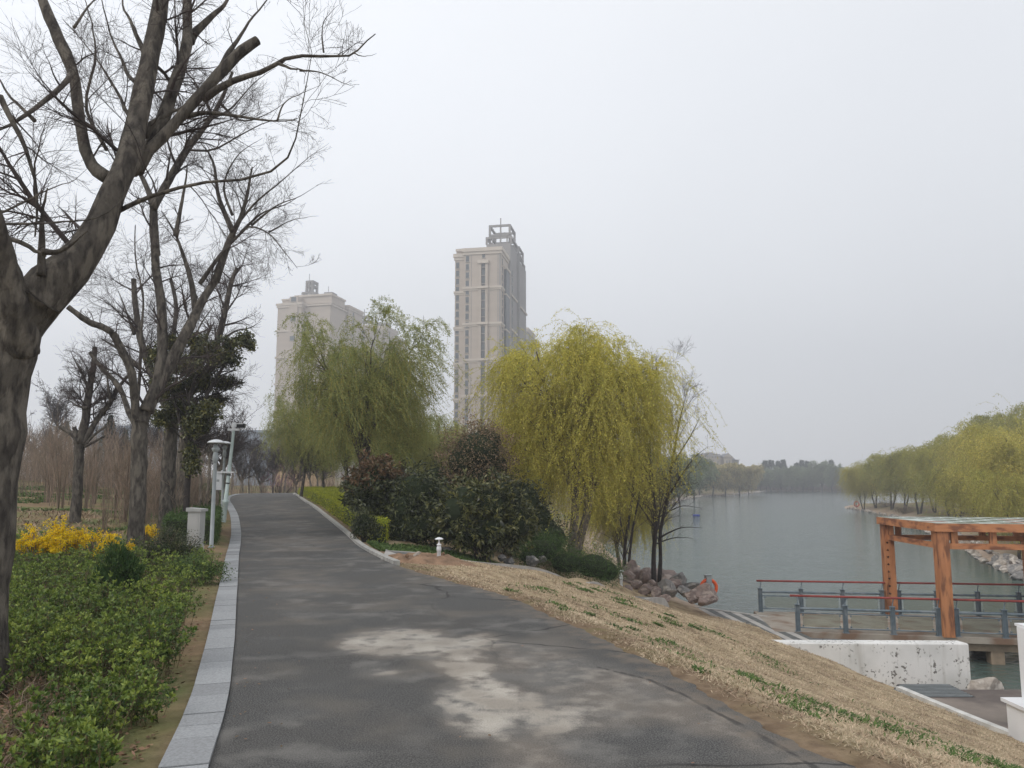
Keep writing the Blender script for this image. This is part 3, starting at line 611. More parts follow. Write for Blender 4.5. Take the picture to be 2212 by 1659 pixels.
for (u, v) in ((pA, pB), (pB, pD), (pC, pA), (pD, pC)):
    dd = (v-u)/np.linalg.norm(v-u); g = G(); beam(g, u+dd*.19, v-dd*.19, PT-.84, PT-.66, .07); child(g, 'lower_beam', M['woodh'], perg)
    L = np.linalg.norm(v-u)
    for f in ([.36, L-.42] if abs(dd[1]) > .7 else [.40, 1.55, 2.75, L-.4]):
        c = u+dd*f; n = np.array([-dd[1], dd[0], 0]); g = G(); g.box((-.1, -.06, PT-.66), (.1, .06, PT-.215), ex=dd, ey=n, o=np.array([c[0], c[1], 0])); child(g, 'strut', M['wood'], perg)
g = G(); nt_ = 8; rr_ = random.Random(4); bx_, by_ = (qd-qb)/nt_, (qa-qb)/nt_
g.box((0, 0, PT-.018), (1, 1, PT), ex=(qd-qb)*1, ey=(qa-qb)*1, o=np.array([qb[0], qb[1], 0]), m=0)
for i in range(nt_):
    for j in range(nt_):
        k = 0 if (i+j) % 2 == 0 else 1
        if rr_.random() < .18: k = rr_.choice([0, 2, 1])
        if k: g.box((i+.02, j+.02, PT+.0), (i+.98, j+.98, PT+.006), ex=bx_, ey=by_, o=np.array([qb[0], qb[1], 0]), m=k)
child(g, 'tiled_top', [M['tile_p'], M['tile_d'], M['tile_r']], perg)

# ---------------------------------------------------------------- white wall, grate, pedestal, edge strip
def flake_mat():
    m = bpy.data.materials.new('flaking_whitewash'); m.use_nodes = True; n = m.node_tree.nodes; l = m.node_tree.links; b = n['Principled BSDF']; b.inputs['Roughness'].default_value = .9
    t = n.new('ShaderNodeTexCoord')
    def noi(s, d=5):
        z = n.new('ShaderNodeTexNoise'); z.inputs['Scale'].default_value = s; z.inputs['Detail'].default_value = d; l.new(t.outputs['Object'], z.inputs['Vector']); return z.outputs[0]
    def mrg(f, a, c, lo=0, hi=1):
        r = n.new('ShaderNodeMapRange'); l.new(f, r.inputs[0]); r.inputs[1].default_value = a; r.inputs[2].default_value = c; r.inputs[3].default_value = lo; r.inputs[4].default_value = hi; return r.outputs[0]
    fl = mrg(noi(13, 6), .575, .60); big = mrg(noi(2.2, 5), .47, .56)
    mu = n.new('ShaderNodeMath'); mu.operation = 'MULTIPLY'; l.new(fl, mu.inputs[0]); l.new(big, mu.inputs[1])
    x = n.new('ShaderNodeMix'); x.data_type = 'RGBA'; l.new(mrg(noi(1.2, 4), .4, .7), x.inputs[0]); x.inputs[6].default_value = (.76, .75, .73, 1); x.inputs[7].default_value = (.60, .60, .58, 1)
    mp = n.new('ShaderNodeMapping'); mp.inputs['Scale'].default_value = (4, 4, .35); l.new(t.outputs['Object'], mp.inputs[0]); zs = n.new('ShaderNodeTexNoise'); zs.inputs['Scale'].default_value = 1.6; zs.inputs['Detail'].default_value = 6; l.new(mp.outputs[0], zs.inputs['Vector'])
    x2 = n.new('ShaderNodeMix'); x2.data_type = 'RGBA'; l.new(mrg(zs.outputs[0], .52, .72, 0, .6), x2.inputs[0]); l.new(x.outputs[2], x2.inputs[6]); x2.inputs[7].default_value = (.42, .40, .36, 1); x = x2
    y = n.new('ShaderNodeMix'); y.data_type = 'RGBA'; l.new(mu.outputs[0], y.inputs[0]); l.new(x.outputs[2], y.inputs[6]); y.inputs[7].default_value = (.20, .19, .175, 1); l.new(y.outputs[2], b.inputs['Base Color'])
    bp = n.new('ShaderNodeBump'); bp.inputs['Strength'].default_value = .5; bp.inputs['Distance'].default_value = .01; bp.invert = True; l.new(mu.outputs[0], bp.inputs['Height']); l.new(bp.outputs[0], b.inputs['Normal'])
    return m
M['flake'] = flake_mat()
wb = W(2097, 1466.6, -3.45); wt_ = Wd(2096, 1390, wb[1]); wl_ = Wd(1640, 1387, wb[1]+.1); tn = .42
g = G(); v = []
A, B = np.array([wl_[0], wl_[1]]), np.array([wb[0], wb[1]]); A2, B2 = A+[0, tn], B+[-.05, tn]
for z, ins in ((-4.2, 0), (wt_[2]-.03, 0), (wt_[2], .025)):
    for p, s_ in ((A, (1, 1)), (B, (-1, 1)), (B2, (-1, -1)), (A2, (1, -1))): v.append((p[0]+ins*s_[0], p[1]+ins*s_[1], z))
g.add(v, [(0, 1, 5, 4), (1, 2, 6, 5), (2, 3, 7, 6), (3, 0, 4, 7), (4, 5, 9, 8), (5, 6, 10, 9), (6, 7, 11, 10), (7, 4, 8, 11), (8, 9, 10, 11)])
tag(g.build('white_wall', M['flake']), 'low whitewashed wall with flaking paint between grass slope and boardwalk', 'wall')
c1, c2, c3, c4 = W(1975, 1480, -3.45), W(2050, 1480, -3.45), W(2101, 1505, -3.45), W(1950, 1505, -3.45)
gr = empty('drain_grate', (c1+c3)/2, 'dark bar drain grate sunk beside the white wall', 'drain grate')
for k in range(9):
    g = G(); f = k/8; L_, R_ = c4*(1-f)+c1*f, c3*(1-f)+c2*f; g.box((L_[0]-.35, L_[1]-.011, -3.443), (R_[0], L_[1]+.011, -3.425)); child(g, 'bar', M['lamp_grey'], gr)
g = G(); g.add([[c4[0]-.4, c4[1]-.06, -3.446], [c3[0]+.05, c3[1]-.06, -3.446], [c2[0]+.05, c2[1]+.06, -3.446], [c1[0]-.4, c1[1]+.06, -3.446]], [(0, 1, 2, 3)]); child(g, 'pit_shade', M['black'], gr)  # flat black sheet under the bars, paints the shade of a pit
g = G(); ks = resample([np.array([*p, -3.45]) for p in PLAZA[1:5]], 40); T_ = np.gradient(ks[:, :2], axis=0); T_ /= np.linalg.norm(T_, axis=1, keepdims=True)
L1 = ks.copy(); L2 = ks.copy(); L2[:, 0] += -T_[:, 1]*.17; L2[:, 1] += T_[:, 0]*.17; L1[:, 2] = L2[:, 2] = -3.36
b1, b2 = L1.copy(), L2.copy(); b1[:, 2] = b2[:, 2] = -3.7; n = 40; g.add(np.concatenate([L1, L2, b1, b2]))
g.q = [np.array([x for i in range(n-1) for x in ((i, i+1, n+i+1, n+i), (n+i, n+i+1, 3*n+i+1, 3*n+i), (i+1, i, 2*n+i, 2*n+i+1))])]; g.qm = [np.zeros(len(g.q[0]))]
tag(g.build('edge_strip', M['conc_w']), 'narrow white concrete edging between straw slope and landing', 'edging strip')
d0 = 16.6; pb = Wd(2163, 1580, d0); pb[2] = -3.45
zt1 = Wd(2163, 1506, d0)[2]; zt2 = Wd(2190, 1345, d0)[2]; xa = Wd(2170, 1520, d0)[0]; xb = Wd(2161, 1506, d0)[0]; xc = Wd(2198, 1400, d0-.1)[0]; xd_ = Wd(2189, 1345, d0)[0]
pe = empty('pedestal', (pb[0]+.8, d0-.6, -3.45), 'white stepped pedestal block cut off by the right picture edge', 'pedestal')
g = G(); g.box((xa, d0-1.3, -3.6), (xa+1.3, d0-.06, zt1-.07)); child(g, 'base_block', M['white_paint'], pe)
g = G(); g.box((xb, d0-1.38, zt1-.07), (xa+1.4, d0, zt1)); child(g, 'base_cap', M['white_paint'], pe)
g = G(); g.box((xc, d0-1.1, zt1), (xa+1.1, d0-.12, zt2-.05)); child(g, 'upper_block', M['white_paint'], pe)
g = G(); g.box((xd_, d0-1.2, zt2-.05), (xa+1.2, d0-.03, zt2)); child(g, 'upper_cap', M['white_paint'], pe)

# ---------------------------------------------------------------- lamps, camera pole, cabinet, bollards
def garden_lamp(base, h, rc, label):
    r = empty('street_lamp', base, label, 'street lamp', 'mushroom cap lamps along the path')
    g = G(); g.lathe([(.085, 0), (.085, .015), (.050, .03), (.046, h*.72), (.044, h*.78)], S=14); g.build('pole', M['lamp_grey'], r, smooth=True)
    g = G(); g.lathe([(.052, h*.78), (.068, h*.785), (.07, h*.845), (.052, h*.875), (.05, h*.885)], S=14)
    g.lathe([(.02, h*.86), (.07, h*.885), (.10, h*.905), (.10, h*.915), (.065, h*.925), (.05, h*.945), (.02, h*.95)], S=16)
    for a in (0, 2.1, 4.2): g.box((.04*math.cos(a)-.006, .04*math.sin(a)-.006, h*.92), (.04*math.cos(a)+.006, .04*math.sin(a)+.006, h*.975))
    g.build('lamp_head', M['lamp_grey'], r, smooth=True)
    g = G(); g.lathe([(rc*.97, h*.966), (rc, h*.963), (rc*.99, h*.97), (rc*.8, h*.982), (rc*.5, h*.993), (.0, h)], S=28); g.lathe([(rc*.97, h*.966), (0.01, h*.97)], S=28)
    g.build('lamp_cap', M['lamp_cap'], r, smooth=True); return r
b1_ = onground(456.4, 1183); h1 = Wd(469, 948.7, b1_[1])[2]-b1_[2]
garden_lamp(b1_, h1, .21*b1_[1]/19.6, 'grey garden lamp with pale mushroom cap beside the metal cabinet')
b2_ = onground(484, 1083); b2_ = np.array([Wd(484, 1000, 31)[0], 31, gh(Wd(484, 1000, 31)[0], 31)]); h2 = Wd(490, 953, 31)[2]-b2_[2]
garden_lamp(b2_, h2, .26, 'farther grey garden lamp partly behind the leaning camera pole')
pb_ = onground(482, 1128); top = Wd(505, 929, pb_[1]); 
cp = empty('camera_pole', pb_, 'leaning white surveillance camera pole with box beside the path bend', 'camera pole')
d = top-pb_; L = np.linalg.norm(d); tl = d/L
g = G(); K = [0, .0, .22, .225, .6, 1]; g.tubes([[pb_+d*k for k in (0, .2, .205, .235, .24, .6, 1)]], [[.09, .09, .105, .105, .068, .06, .046]], 14); child(g, 'pole', M['pole_w'], cp, smooth=True)
g = G(); t0 = pb_+d*1.0
g.box((-.10, -.06, -.02), (.30, .06, .05), ex=np.array([1, 0, 0.]), ey=np.array([0, 1, 0.]), o=t0-[.1, 0, 0]); g.box((-.08, -.05, .10), (.16, .05, .22), ex=np.array([1, 0, 0.]), ey=np.array([0, 1, 0.]), o=t0)
g.tubes([[t0, t0+[0, 0, .12], t0+[0, 0, .26]]], [[.06, .07, .05]], 10); child(g, 'camera_bracket', M['white_paint'], cp)
g = G(); g.box((.12, -.09, .08), (.38, .09, .22), ex=np.array([1, 0, 0.]), ey=np.array([0, 1, 0.]), o=t0); g.box((.10, -.12, .2), (.34, .12, .225), ex=np.array([1, 0, 0.]), ey=np.array([0, 1, 0.]), o=t0, m=1); child(g, 'camera', [M['black'], M['white_paint']], cp)
arm = pb_+d*.53
g = G(); g.box((-.46, -.13, 0), (.22, .13, .05), ex=np.array([1, 0, 0.]), ey=np.array([0, 1, 0.]), o=arm); child(g, 'canopy', M['white_paint'], cp)
g = G(); g.box((-.44, -.1, -.58), (-.2, .1, 0), ex=np.array([1, 0, 0.]), ey=np.array([0, 1, 0.]), o=arm)
g.box((-.37, -.104, -.3), (-.28, -.1, -.22), ex=np.array([1, 0, 0.]), ey=np.array([0, 1, 0.]), o=arm, m=1); child(g, 'control_box', [M['lamp_cap'], M['lamp_grey']], cp)
g = G()
for k in (.42, .51): 
    c = pb_+d*k; g.tubes([[c-tl*.02, c, c+tl*.02]], [[.075, .075, .075]], 12)
g.tubes([[pb_+d*.52+[-.12, -.02, 0], pb_+d*.45+[-.13, -.02, 0], pb_+d*.36+[-.09, -.02, 0]]], [[.012]*3], 5); child(g, 'strap', M['black'], cp)
cb = onground(415, 1196); cl = Wd(399, 1150, cb[1])[0]; cr_ = Wd(428, 1150, cb[1])[0]; ct = Wd(415, 1105, cb[1])[2]
ca = empty('utility_cabinet', cb, 'grey metal utility cabinet with sloping lid in front of tree trunks', 'cabinet', rz=0)
exx = np.array([math.cos(R(-9)), math.sin(R(-9)), 0]); eyy = np.array([-exx[1], exx[0], 0])
g = G(); wd = (cr_-cl)/2; H_ = ct-cb[2]; g.box((-wd, 0, -.1), (wd, .22, H_), ex=exx, ey=eyy, o=cb); child(g, 'cabinet_body', M['cab'], ca)
g = G(); g.box((-wd-.03, -.04, H_), (wd+.04, .26, H_+.035), ex=exx, ey=eyy, o=cb); V_ = g.v[-1]; V_[4:, 2] += np.array([.05, .02, .05, .02]); child(g, 'lid', M['cab'], ca)
g = G(); g.box((-wd+.04, -.006, .12), (wd-.04, 0, H_-.06), ex=exx, ey=eyy, o=cb); dr_ = child(g, 'door', M['cab'], ca)
def bollard(base, h, label, grp='small bollard lights'):
    r = empty('bollard_light', base, label, 'bollard light', grp); s_ = h/.6
    g = G(); g.lathe([(x*s_, y*s_) for x, y in [(.055, -.1), (.055, .0), (.052, .24), (.058, .245), (.064, .30), (.060, .345), (.045, .375), (.052, .385), (.05, .39)]], S=18); g.build('post', M['lamp_cap'], r, smooth=True)
    g = G(); g.lathe([(x*s_, y*s_) for x, y in [(.05, .39), (.066, .395), (.066, .405), (.04, .425), (.018, .455), (.018, .54)]], S=18); g.build('neck', M['white_paint'], r, smooth=True)
    g = G(); g.lathe([(x*s_, y*s_) for x, y in [(.01, .535), (.112, .54), (.112, .547), (.095, .565), (.06, .583), (.0, .595)]], S=24); g.build('lamp_cap', M['white_paint'], r, smooth=True); return r
bb_ = onground(948, 1212); bollard(bb_, Wd(950, 1160, bb_[1])[2]-bb_[2], 'white bollard light with mushroom cap behind the dirt pile')
bb_ = W(1342, 1268, -2.15); bb_[2] = gh(bb_[0], bb_[1]); bollard(bb_, Wd(1342, 1230, bb_[1])[2]-bb_[2], 'weathered bollard light beside the shore rocks and dark bush')

# ---------------------------------------------------------------- rocks
def rock_mesh(seed, sub=4, flat=1.):
    import bmesh
    bm = bmesh.new(); bmesh.ops.create_icosphere(bm, subdivisions=sub, radius=1); o = Vector((seed*7.3, seed*3.1, seed*1.7))
    planes = []; r_ = random.Random(seed)
    for _ in range(13):
        n = Vector((r_.gauss(0, 1), r_.gauss(0, 1), r_.gauss(0, 1))).normalized(); planes.append((n, r_.uniform(.5, .85)))
    for v in bm.verts:
        p = v.co.copy(); 
        for n, dd in planes:
            k = p.dot(n)
            if k > dd: p -= n*(k-dd)*.95
        p *= 1+.20*mnoise.noise(p*1.3+o)+.06*mnoise.noise(p*3.5+o)+.025*mnoise.noise(p*10+o); v.co = p
    me = bpy.data.meshes.new('rock'); bm.to_mesh(me); bm.free(); return me
RM = [rock_mesh(i) for i in range(7)]
def rock(me, m, loc, size, rz, label, grp, tilt=0):
    k = me.name+m
    if k not in RC:
        c = me.copy(); c.materials.append(M[m]); RC[k] = c
    o = bpy.data.objects.new('rock', RC[k]); COL.objects.link(o); o.location = loc; o.scale = size; o.rotation_euler = (tilt, tilt*.6, rz); return tag(o, label, 'rock', grp)
RC = {}
# near shore pile: photo column, row of the middle, depth, half width px, half height px
near = [(1365,1232,35.5,24,18,'rock','peaked pink boulder at the back left of the shore pile'),(1394,1245,34.5,20,16,'rock','dark faceted boulder left of the thin bare tree'),
 (1352,1252,33.6,20,15,'rock','brown boulder behind the weathered bollard light'),(1425,1255,34.6,40,22,'rock','large tan boulder behind the twin stems of the bare tree'),
 (1462,1256,34.2,22,20,'rock_g','rounded boulder right of the bare tree stems'),(1375,1262,32.6,16,9,'rock','low flat rock in front of the dark faceted boulder'),
 (1357,1272,31.9,14,8,'rock','small rock at the foot of the weathered bollard light'),(1395,1275,32.0,17,11,'rock','mauve rock at the front left of the shore pile'),
 (1418,1282,31.6,15,12,'rock','slanted slab rock in front of the bare tree'),(1442,1276,31.8,21,19,'rock_g','purple grey lumpy boulder in the middle of the shore pile'),
 (1436,1293,31.1,14,8,'rock','pale streaked rock under the purple grey boulder'),(1478,1278,32.6,18,12,'rock_g','grey rock between purple boulder and life ring'),
 (1495,1266,34.0,20,9,'rock_g','flat grey rock behind and left of the life ring'),(1492,1290,31.4,20,11,'rock','low brown rock left of the big pale topped boulder'),
 (1522,1281,31.5,28,17,'rock','big pale topped boulder in front of the life ring'),(1528,1297,30.9,22,10,'rock','dark lower boulder under the pale topped one'),
 (1408,1263,32.8,12,8,'rock','small rock wedged at the foot of the bare tree'),(1453,1262,33,16,10,'rock','brown rock behind the purple grey boulder')]
for i, (px, py, d_, wx, hz, mt_, lab) in enumerate(near):
    p = Wd(px, py, d_-1.5); s_ = (d_-1.5)/F
    rock(RM[i % 7], mt_, p, (wx*s_*1.15, wx*s_*.95, hz*s_*1.25), i*1.3, lab, 'boulders of the near shore pile', .15*math.sin(i*2.3))
for i, (px, py, d_, wx, hz, lab) in enumerate([(1085,1207,24.5,12,7,'grey boulder between the shrubs left of the dark low bush'),(1100,1213,23.8,14,8,'brown boulder beside the grey one under the shrubs'),(1150,1212,24.2,20,13,'broad brown boulder at the left foot of the low dark bush'),(1172,1206,25,12,8,'small grey boulder behind the broad brown one'),(965,1186,23.0,18,4,'flat pale stone lying in the shrub shade right of the bollard light')]):
    p = Wd(px, py, d_); s_ = d_/F; rock(RM[(i+2) % 7], 'rock_g', p, (wx*s_, wx*s_, hz*s_*1.2), i*2., lab, 'stones under the shrubs')
p = Wd(2130, 1455, 20.6); rock(RM[3], 'rock_p', (p[0]+.0, p[1], -3.55), (.48, .4, .36), .4, 'pale slanting rock at the landing edge below the boardwalk pillar', 'stones under the shrubs')
rk = bpy.data.objects['rock']
# right bank riprap, shared meshes; every stone its own object
shore_r = np.array([lk(*p) for p in [(2225,1262),(2209,1250),(2151,1226),(2112,1209),(2098,1190),(1996,1147),(1957,1135),(1940,1118),(1880,1107),(1826,1098)]])
shore_r = np.c_[shore_r, np.zeros(len(shore_r))]; sa = arc(shore_r); rng = np.random.RandomState(3); q = 0; i = 0
while q < sa[-1]:
    p = along(shore_r, sa, q); fr = q/sa[-1]; sz = rng.uniform(.16, .42)*(1.0 if fr > .35 else 1.2)
    for row in range(2 if fr < .6 else 1):
        off = np.array([.7, -.25, 0])*(row*1.3+rng.uniform(-.3, .3)); pp = p+off
        rock(RM[rng.randint(7)], 'rock_p' if rng.rand() < .65 else 'rock_g', (pp[0], pp[1], WL+.12+row*.35+sz*.15), (sz*rng.uniform(.9, 1.5), sz, sz*rng.uniform(.55, .9)), rng.uniform(0, 6), ['rounded stone edging the right bank behind the pergola', 'pale stone edging the right bank under the hanging willows', 'small pale stone edging the far tip of the right bank'][0 if fr < .5 else 1 if fr < .75 else 2], 'stones edging the right bank')
        i += 1
    q += rng.uniform(.9, 2.1)*(1 if fr < .5 else 1.15)
for px, py, wx, hz, lab in [(2178,1213,20,18,'big grey oval boulder on the right bank under the pergola beam'),(2196,1232,26,20,'wide grey boulder at the right bank beside the oval one'),(2150,1212,17,13,'squat brown grey boulder left of the oval boulder'),(2205,1246,24,13,'low pale boulder nearest the right picture edge'),(2040,1160,16,9,'isolated white boulder seen through the upper pergola frame')]:
    z_ = -3.2; d_ = onground(px, py+hz*.6)[1]; p = Wd(px, py, d_); s_ = d_/F; rock(RM[int(px) % 7], 'rock_g' if wx != 16 else 'rock_p', p, (wx*s_, wx*s_*.8, hz*s_), px, lab, 'large boulders on the right bank')
# pale rubble line of the far shores: too many and too small to count
g = G(); rng = np.random.RandomState(9); ic = np.array([v.co[:] for v in rock_mesh(1, 1).vertices]); it = np.array([p.vertices[:] for p in bpy.data.meshes['rock.007'].polygons]) if 'rock.007' in bpy.data.meshes else None
me1 = rock_mesh(2, 1); ic = np.array([v.co[:] for v in me1.vertices]); it = np.array([p.vertices[:] for p in me1.polygons])
far_s = [[lk(1840,1062.8), lk(1740,1061.5), lk(1650,1061.5), lk(1637,1065)], [lk(1637,1065.2), lk(1600,1068), lk(1560,1071), lk(1520,1073), lk(1480,1078), lk(1440,1092), lk(1400,1112), lk(1387,1130), lk(1340,1150), lk(1298,1165), lk(1310,1190)]]
for L_ in far_s:
    L_ = np.c_[np.array(L_), np.zeros(len(L_))]; sa_ = arc(L_)
    for q in np.arange(0, sa_[-1], 1.1):
        p = along(L_, sa_, q+rng.uniform(-.5, .5)); near_ = p[1] < 130; s_ = rng.uniform(.2, .45)*(.7 if near_ else 1.5)
        for _ in range(2): 
            pp = p+np.array([rng.uniform(-1, 1), rng.uniform(-.2, 1.8)*(1 if not near_ else .8), 0]); g.add(ic*[s_*rng.uniform(.8, 1.7), s_, s_*rng.uniform(.4, .8)]+[pp[0], pp[1], WL+.1+rng.uniform(0, .3)], t=it)
tag(g.build('shore_rubble', M['rock_p']), 'pale rubble stones lining the far lake shores', 'rubble', kind='stuff')

# ---------------------------------------------------------------- life rings, barrel, dirt pile
def torus(g, c, Rr_, r, tilt=0, S=28, s=10, m=0, yaw=0):
    a = np.linspace(0, 2*np.pi, S, endpoint=False); b = np.linspace(0, 2*np.pi, s, endpoint=False)
    X = (Rr_+r*np.cos(b)[None])*np.cos(a)[:, None]; Z = (Rr_+r*np.cos(b)[None])*np.sin(a)[:, None]; Y = np.broadcast_to(r*np.sin(b)[None], X.shape)
    V = np.stack([X, Y, Z], -1).reshape(-1, 3); cy, sy = math.cos(tilt), math.sin(tilt); V = V @ np.array([[1, 0, 0], [0, cy, sy], [0, -sy, cy]])
    q = [(i*s+j, ((i+1) % S)*s+j, ((i+1) % S)*s+(j+1) % s, i*s+(j+1) % s) for i in range(S) for j in range(s)]
    g.add(V+np.array(c), q, m=m)
c = Wd(1531, 1268, 30.6); lr = empty('life_ring_post', (c[0], c[1], c[2]-.6), 'grey metal post behind the boulders holding an orange life ring', 'life ring post')
g = G(); g.box((c[0]-.13, c[1]+.07, c[2]-.42), (c[0]+.13, c[1]+.17, c[2]+.45)); g.box((c[0]-.14, c[1]-.02, c[2]+.42), (c[0]+.14, c[1]+.18, c[2]+.46)); g.box((c[0]-.10, c[1]-.12, c[2]-.05), (c[0]+.1, c[1]-.06, c[2]+.40)); g.box((c[0]-.05, c[1]-.07, c[2]+.3), (c[0]+.05, c[1]+.08, c[2]+.36))
child(g, 'post', M['lamp_grey'], lr)
g = G(); torus(g, c+[0, 0, -.02], .29, .065); o = g.build('life_ring', M['ring'], smooth=True); tag(o, 'bright orange life ring hanging on the grey post by the water', 'life ring')
p2 = onground(1851, 1098); p2 = np.array([p2[0], p2[1], gh(p2[0], p2[1])]); s_ = p2[1]/F
g = G(); cc = p2+[0, 0, 9*s_]; torus(g, cc, 5.2*s_, 1.4*s_, S=20, s=8); tag(g.build('life_ring', M['ring_r'], smooth=True), 'faded red life ring on the tip of the right bank', 'life ring')
g = G(); g.box((cc[0]-.1, cc[1]+1.7*s_, p2[2]-.2), (cc[0]+.1, cc[1]+1.7*s_+.15, cc[2]+9*s_)); tag(g.build('post', M['lamp_grey']), 'short post carrying the faded life ring on the right bank tip', 'post')
g = G(); p = W(1504, 1115, WL); s_ = p[1]/F
prof = [(0, -7*s_), (1.9*s_, -7*s_), (2.5*s_, -6.6*s_), (2.5*s_, -2.5*s_), (2.7*s_, -2.4*s_), (2.5*s_, -2.3*s_), (2.5*s_, 2.3*s_), (2.7*s_, 2.4*s_), (2.5*s_, 2.5*s_), (2.5*s_, 6.6*s_), (1.9*s_, 7*s_), (0, 7*s_)]
g.lathe(prof, (p[0], p[1], WL+1.2*s_), 16, ax=[[0, 1, 0], [0, 0, 1], [1, 0, 0]]); tag(g.build('floating_barrel', M['blue'], smooth=True), 'small blue barrel floating on the lake', 'barrel')
# dirt pile at the corner of path and road
ctr = [(onground(912, 1211), 1.05, .7, .16), (onground(880, 1208), .5, .4, .10), (onground(955, 1214), .9, .45, .09), (onground(930, 1208), .8, .4, .14)]
xs = np.linspace(-5.2, 0.4, 120); ys = np.linspace(14.6, 19.0, 90); X, Y = np.meshgrid(xs, ys); Z0 = ground_h(X, Y); Hh = np.zeros_like(X)
for c_, ax_, ay_, hh in ctr: Hh = np.maximum(Hh, hh*np.maximum(0, 1-((X-c_[0])/ax_)**2-((Y-c_[1])/ay_)**2)**.7)
Hh = Hh*(1+.5*mesh_noise(X, Y, 7, 1))+.05*mesh_noise(X, Y, 14, 3)*sst(.02, .08, Hh)
Z = Z0+Hh-.03; ii = np.arange(X.size).reshape(X.shape); q_ = np.stack([ii[:-1, :-1], ii[:-1, 1:], ii[1:, 1:], ii[1:, :-1]], -1).reshape(-1, 4); keep = Hh.ravel()[q_].max(1) > .005
g = G(); g.add(np.stack([X, Y, Z], -1), q_[keep]); tag(g.build('dirt_pile', M['soil'], smooth=True), 'low pile of loose brown dirt where footpath meets the road', 'dirt pile')
for i, (px, py, s_, lab) in enumerate([(905,1211,.11,'angular tan stone on the front of the dirt pile'),(880,1214,.06,'small stone on the left side of the dirt pile'),(958,1209,.07,'small pale stone right of the bollard light base')]):
    p = onground(px, py); rock(RM[i+1], 'soil' if i else 'rock_p', (p[0], p[1]-.1, p[2]+.12), (s_, s_*.8, s_*.8), i, lab, 'stones on the dirt pile')
# ---------------------------------------------------------------- vegetation generators (vectorised)
def unit(v): return v/(np.linalg.norm(v, axis=-1, keepdims=True)+1e-9)
def interp_at(P, Rr, i, t):
    K = P.shape[1]; f = t*(K-1); k = np.clip(f.astype(int), 0, K-2); f = f-k
    p = P[i, k]*(1-f)[:, None]+P[i, k+1]*f[:, None]; r = Rr[i, k]*(1-f)+Rr[i, k+1]*f
    return p, unit(P[i, k+1]-P[i, k]), r
def spawn(rng, P, Rr, n, K=6, t0=.25, t1=1., ang=(.5, 1.1), L=(.3, .6), up=.2, curl=.25, rs=.6, rmin=.003, rel_=True, lift=0., wlen=True, out=None):
    seg = np.linalg.norm(np.diff(P, axis=1), axis=2).sum(1); pr = seg/seg.sum() if wlen else None
    i = rng.choice(len(P), n, p=pr); t = rng.uniform(t0, t1, n); p, T, r = interp_at(P, Rr, i, t)
    X = unit(np.cross(T, rng.normal(size=(n, 3)))); a = rng.uniform(*ang, n)[:, None]
    d = T*np.cos(a)+X*np.sin(a); d[:, 2] += up
    if out is not None: d += unit(p-np.array(out))*.4
    d = unit(d); ln = rng.uniform(*L, n)*(seg[i]*(1.15-.6*t) if rel_ else 1.)
    pts = [p]; st = (ln/(K-1))[:, None]; bend = rng.normal(size=(n, 3))*curl*.5
    for k in range(K-1):
        d = unit(d+rng.normal(size=(n, 3))*curl*.6+bend*.4+np.array([0, 0, lift])); pts.append(pts[-1]+d*st)
    r0 = np.minimum(r*rs, .05*ln+rmin); rr_ = np.stack([r0*(1-k/(K-1))+rmin*.6*(k/(K-1)) for k in range(K)], 1); rr_ = np.maximum(rr_, rmin*.6)
    return np.stack(pts, 1), rr_
def poly(pts, K):
    pts = np.array(pts, float); Q_ = resample(pts, K); return Q_
def stack(brs, K=10):       # list of [(x,y,z,r)...] -> arrays
    A = np.array([poly(b, K) for b in brs]); return A[:, :, :3], np.maximum(A[:, :, 3], .002)
def scatter_on(rng, P, n, t0=0., t1=1.):
    i = rng.randint(0, len(P), n); t = rng.uniform(t0, t1, n); return interp_at(P, np.zeros(P.shape[:2]), i, t)[:2]

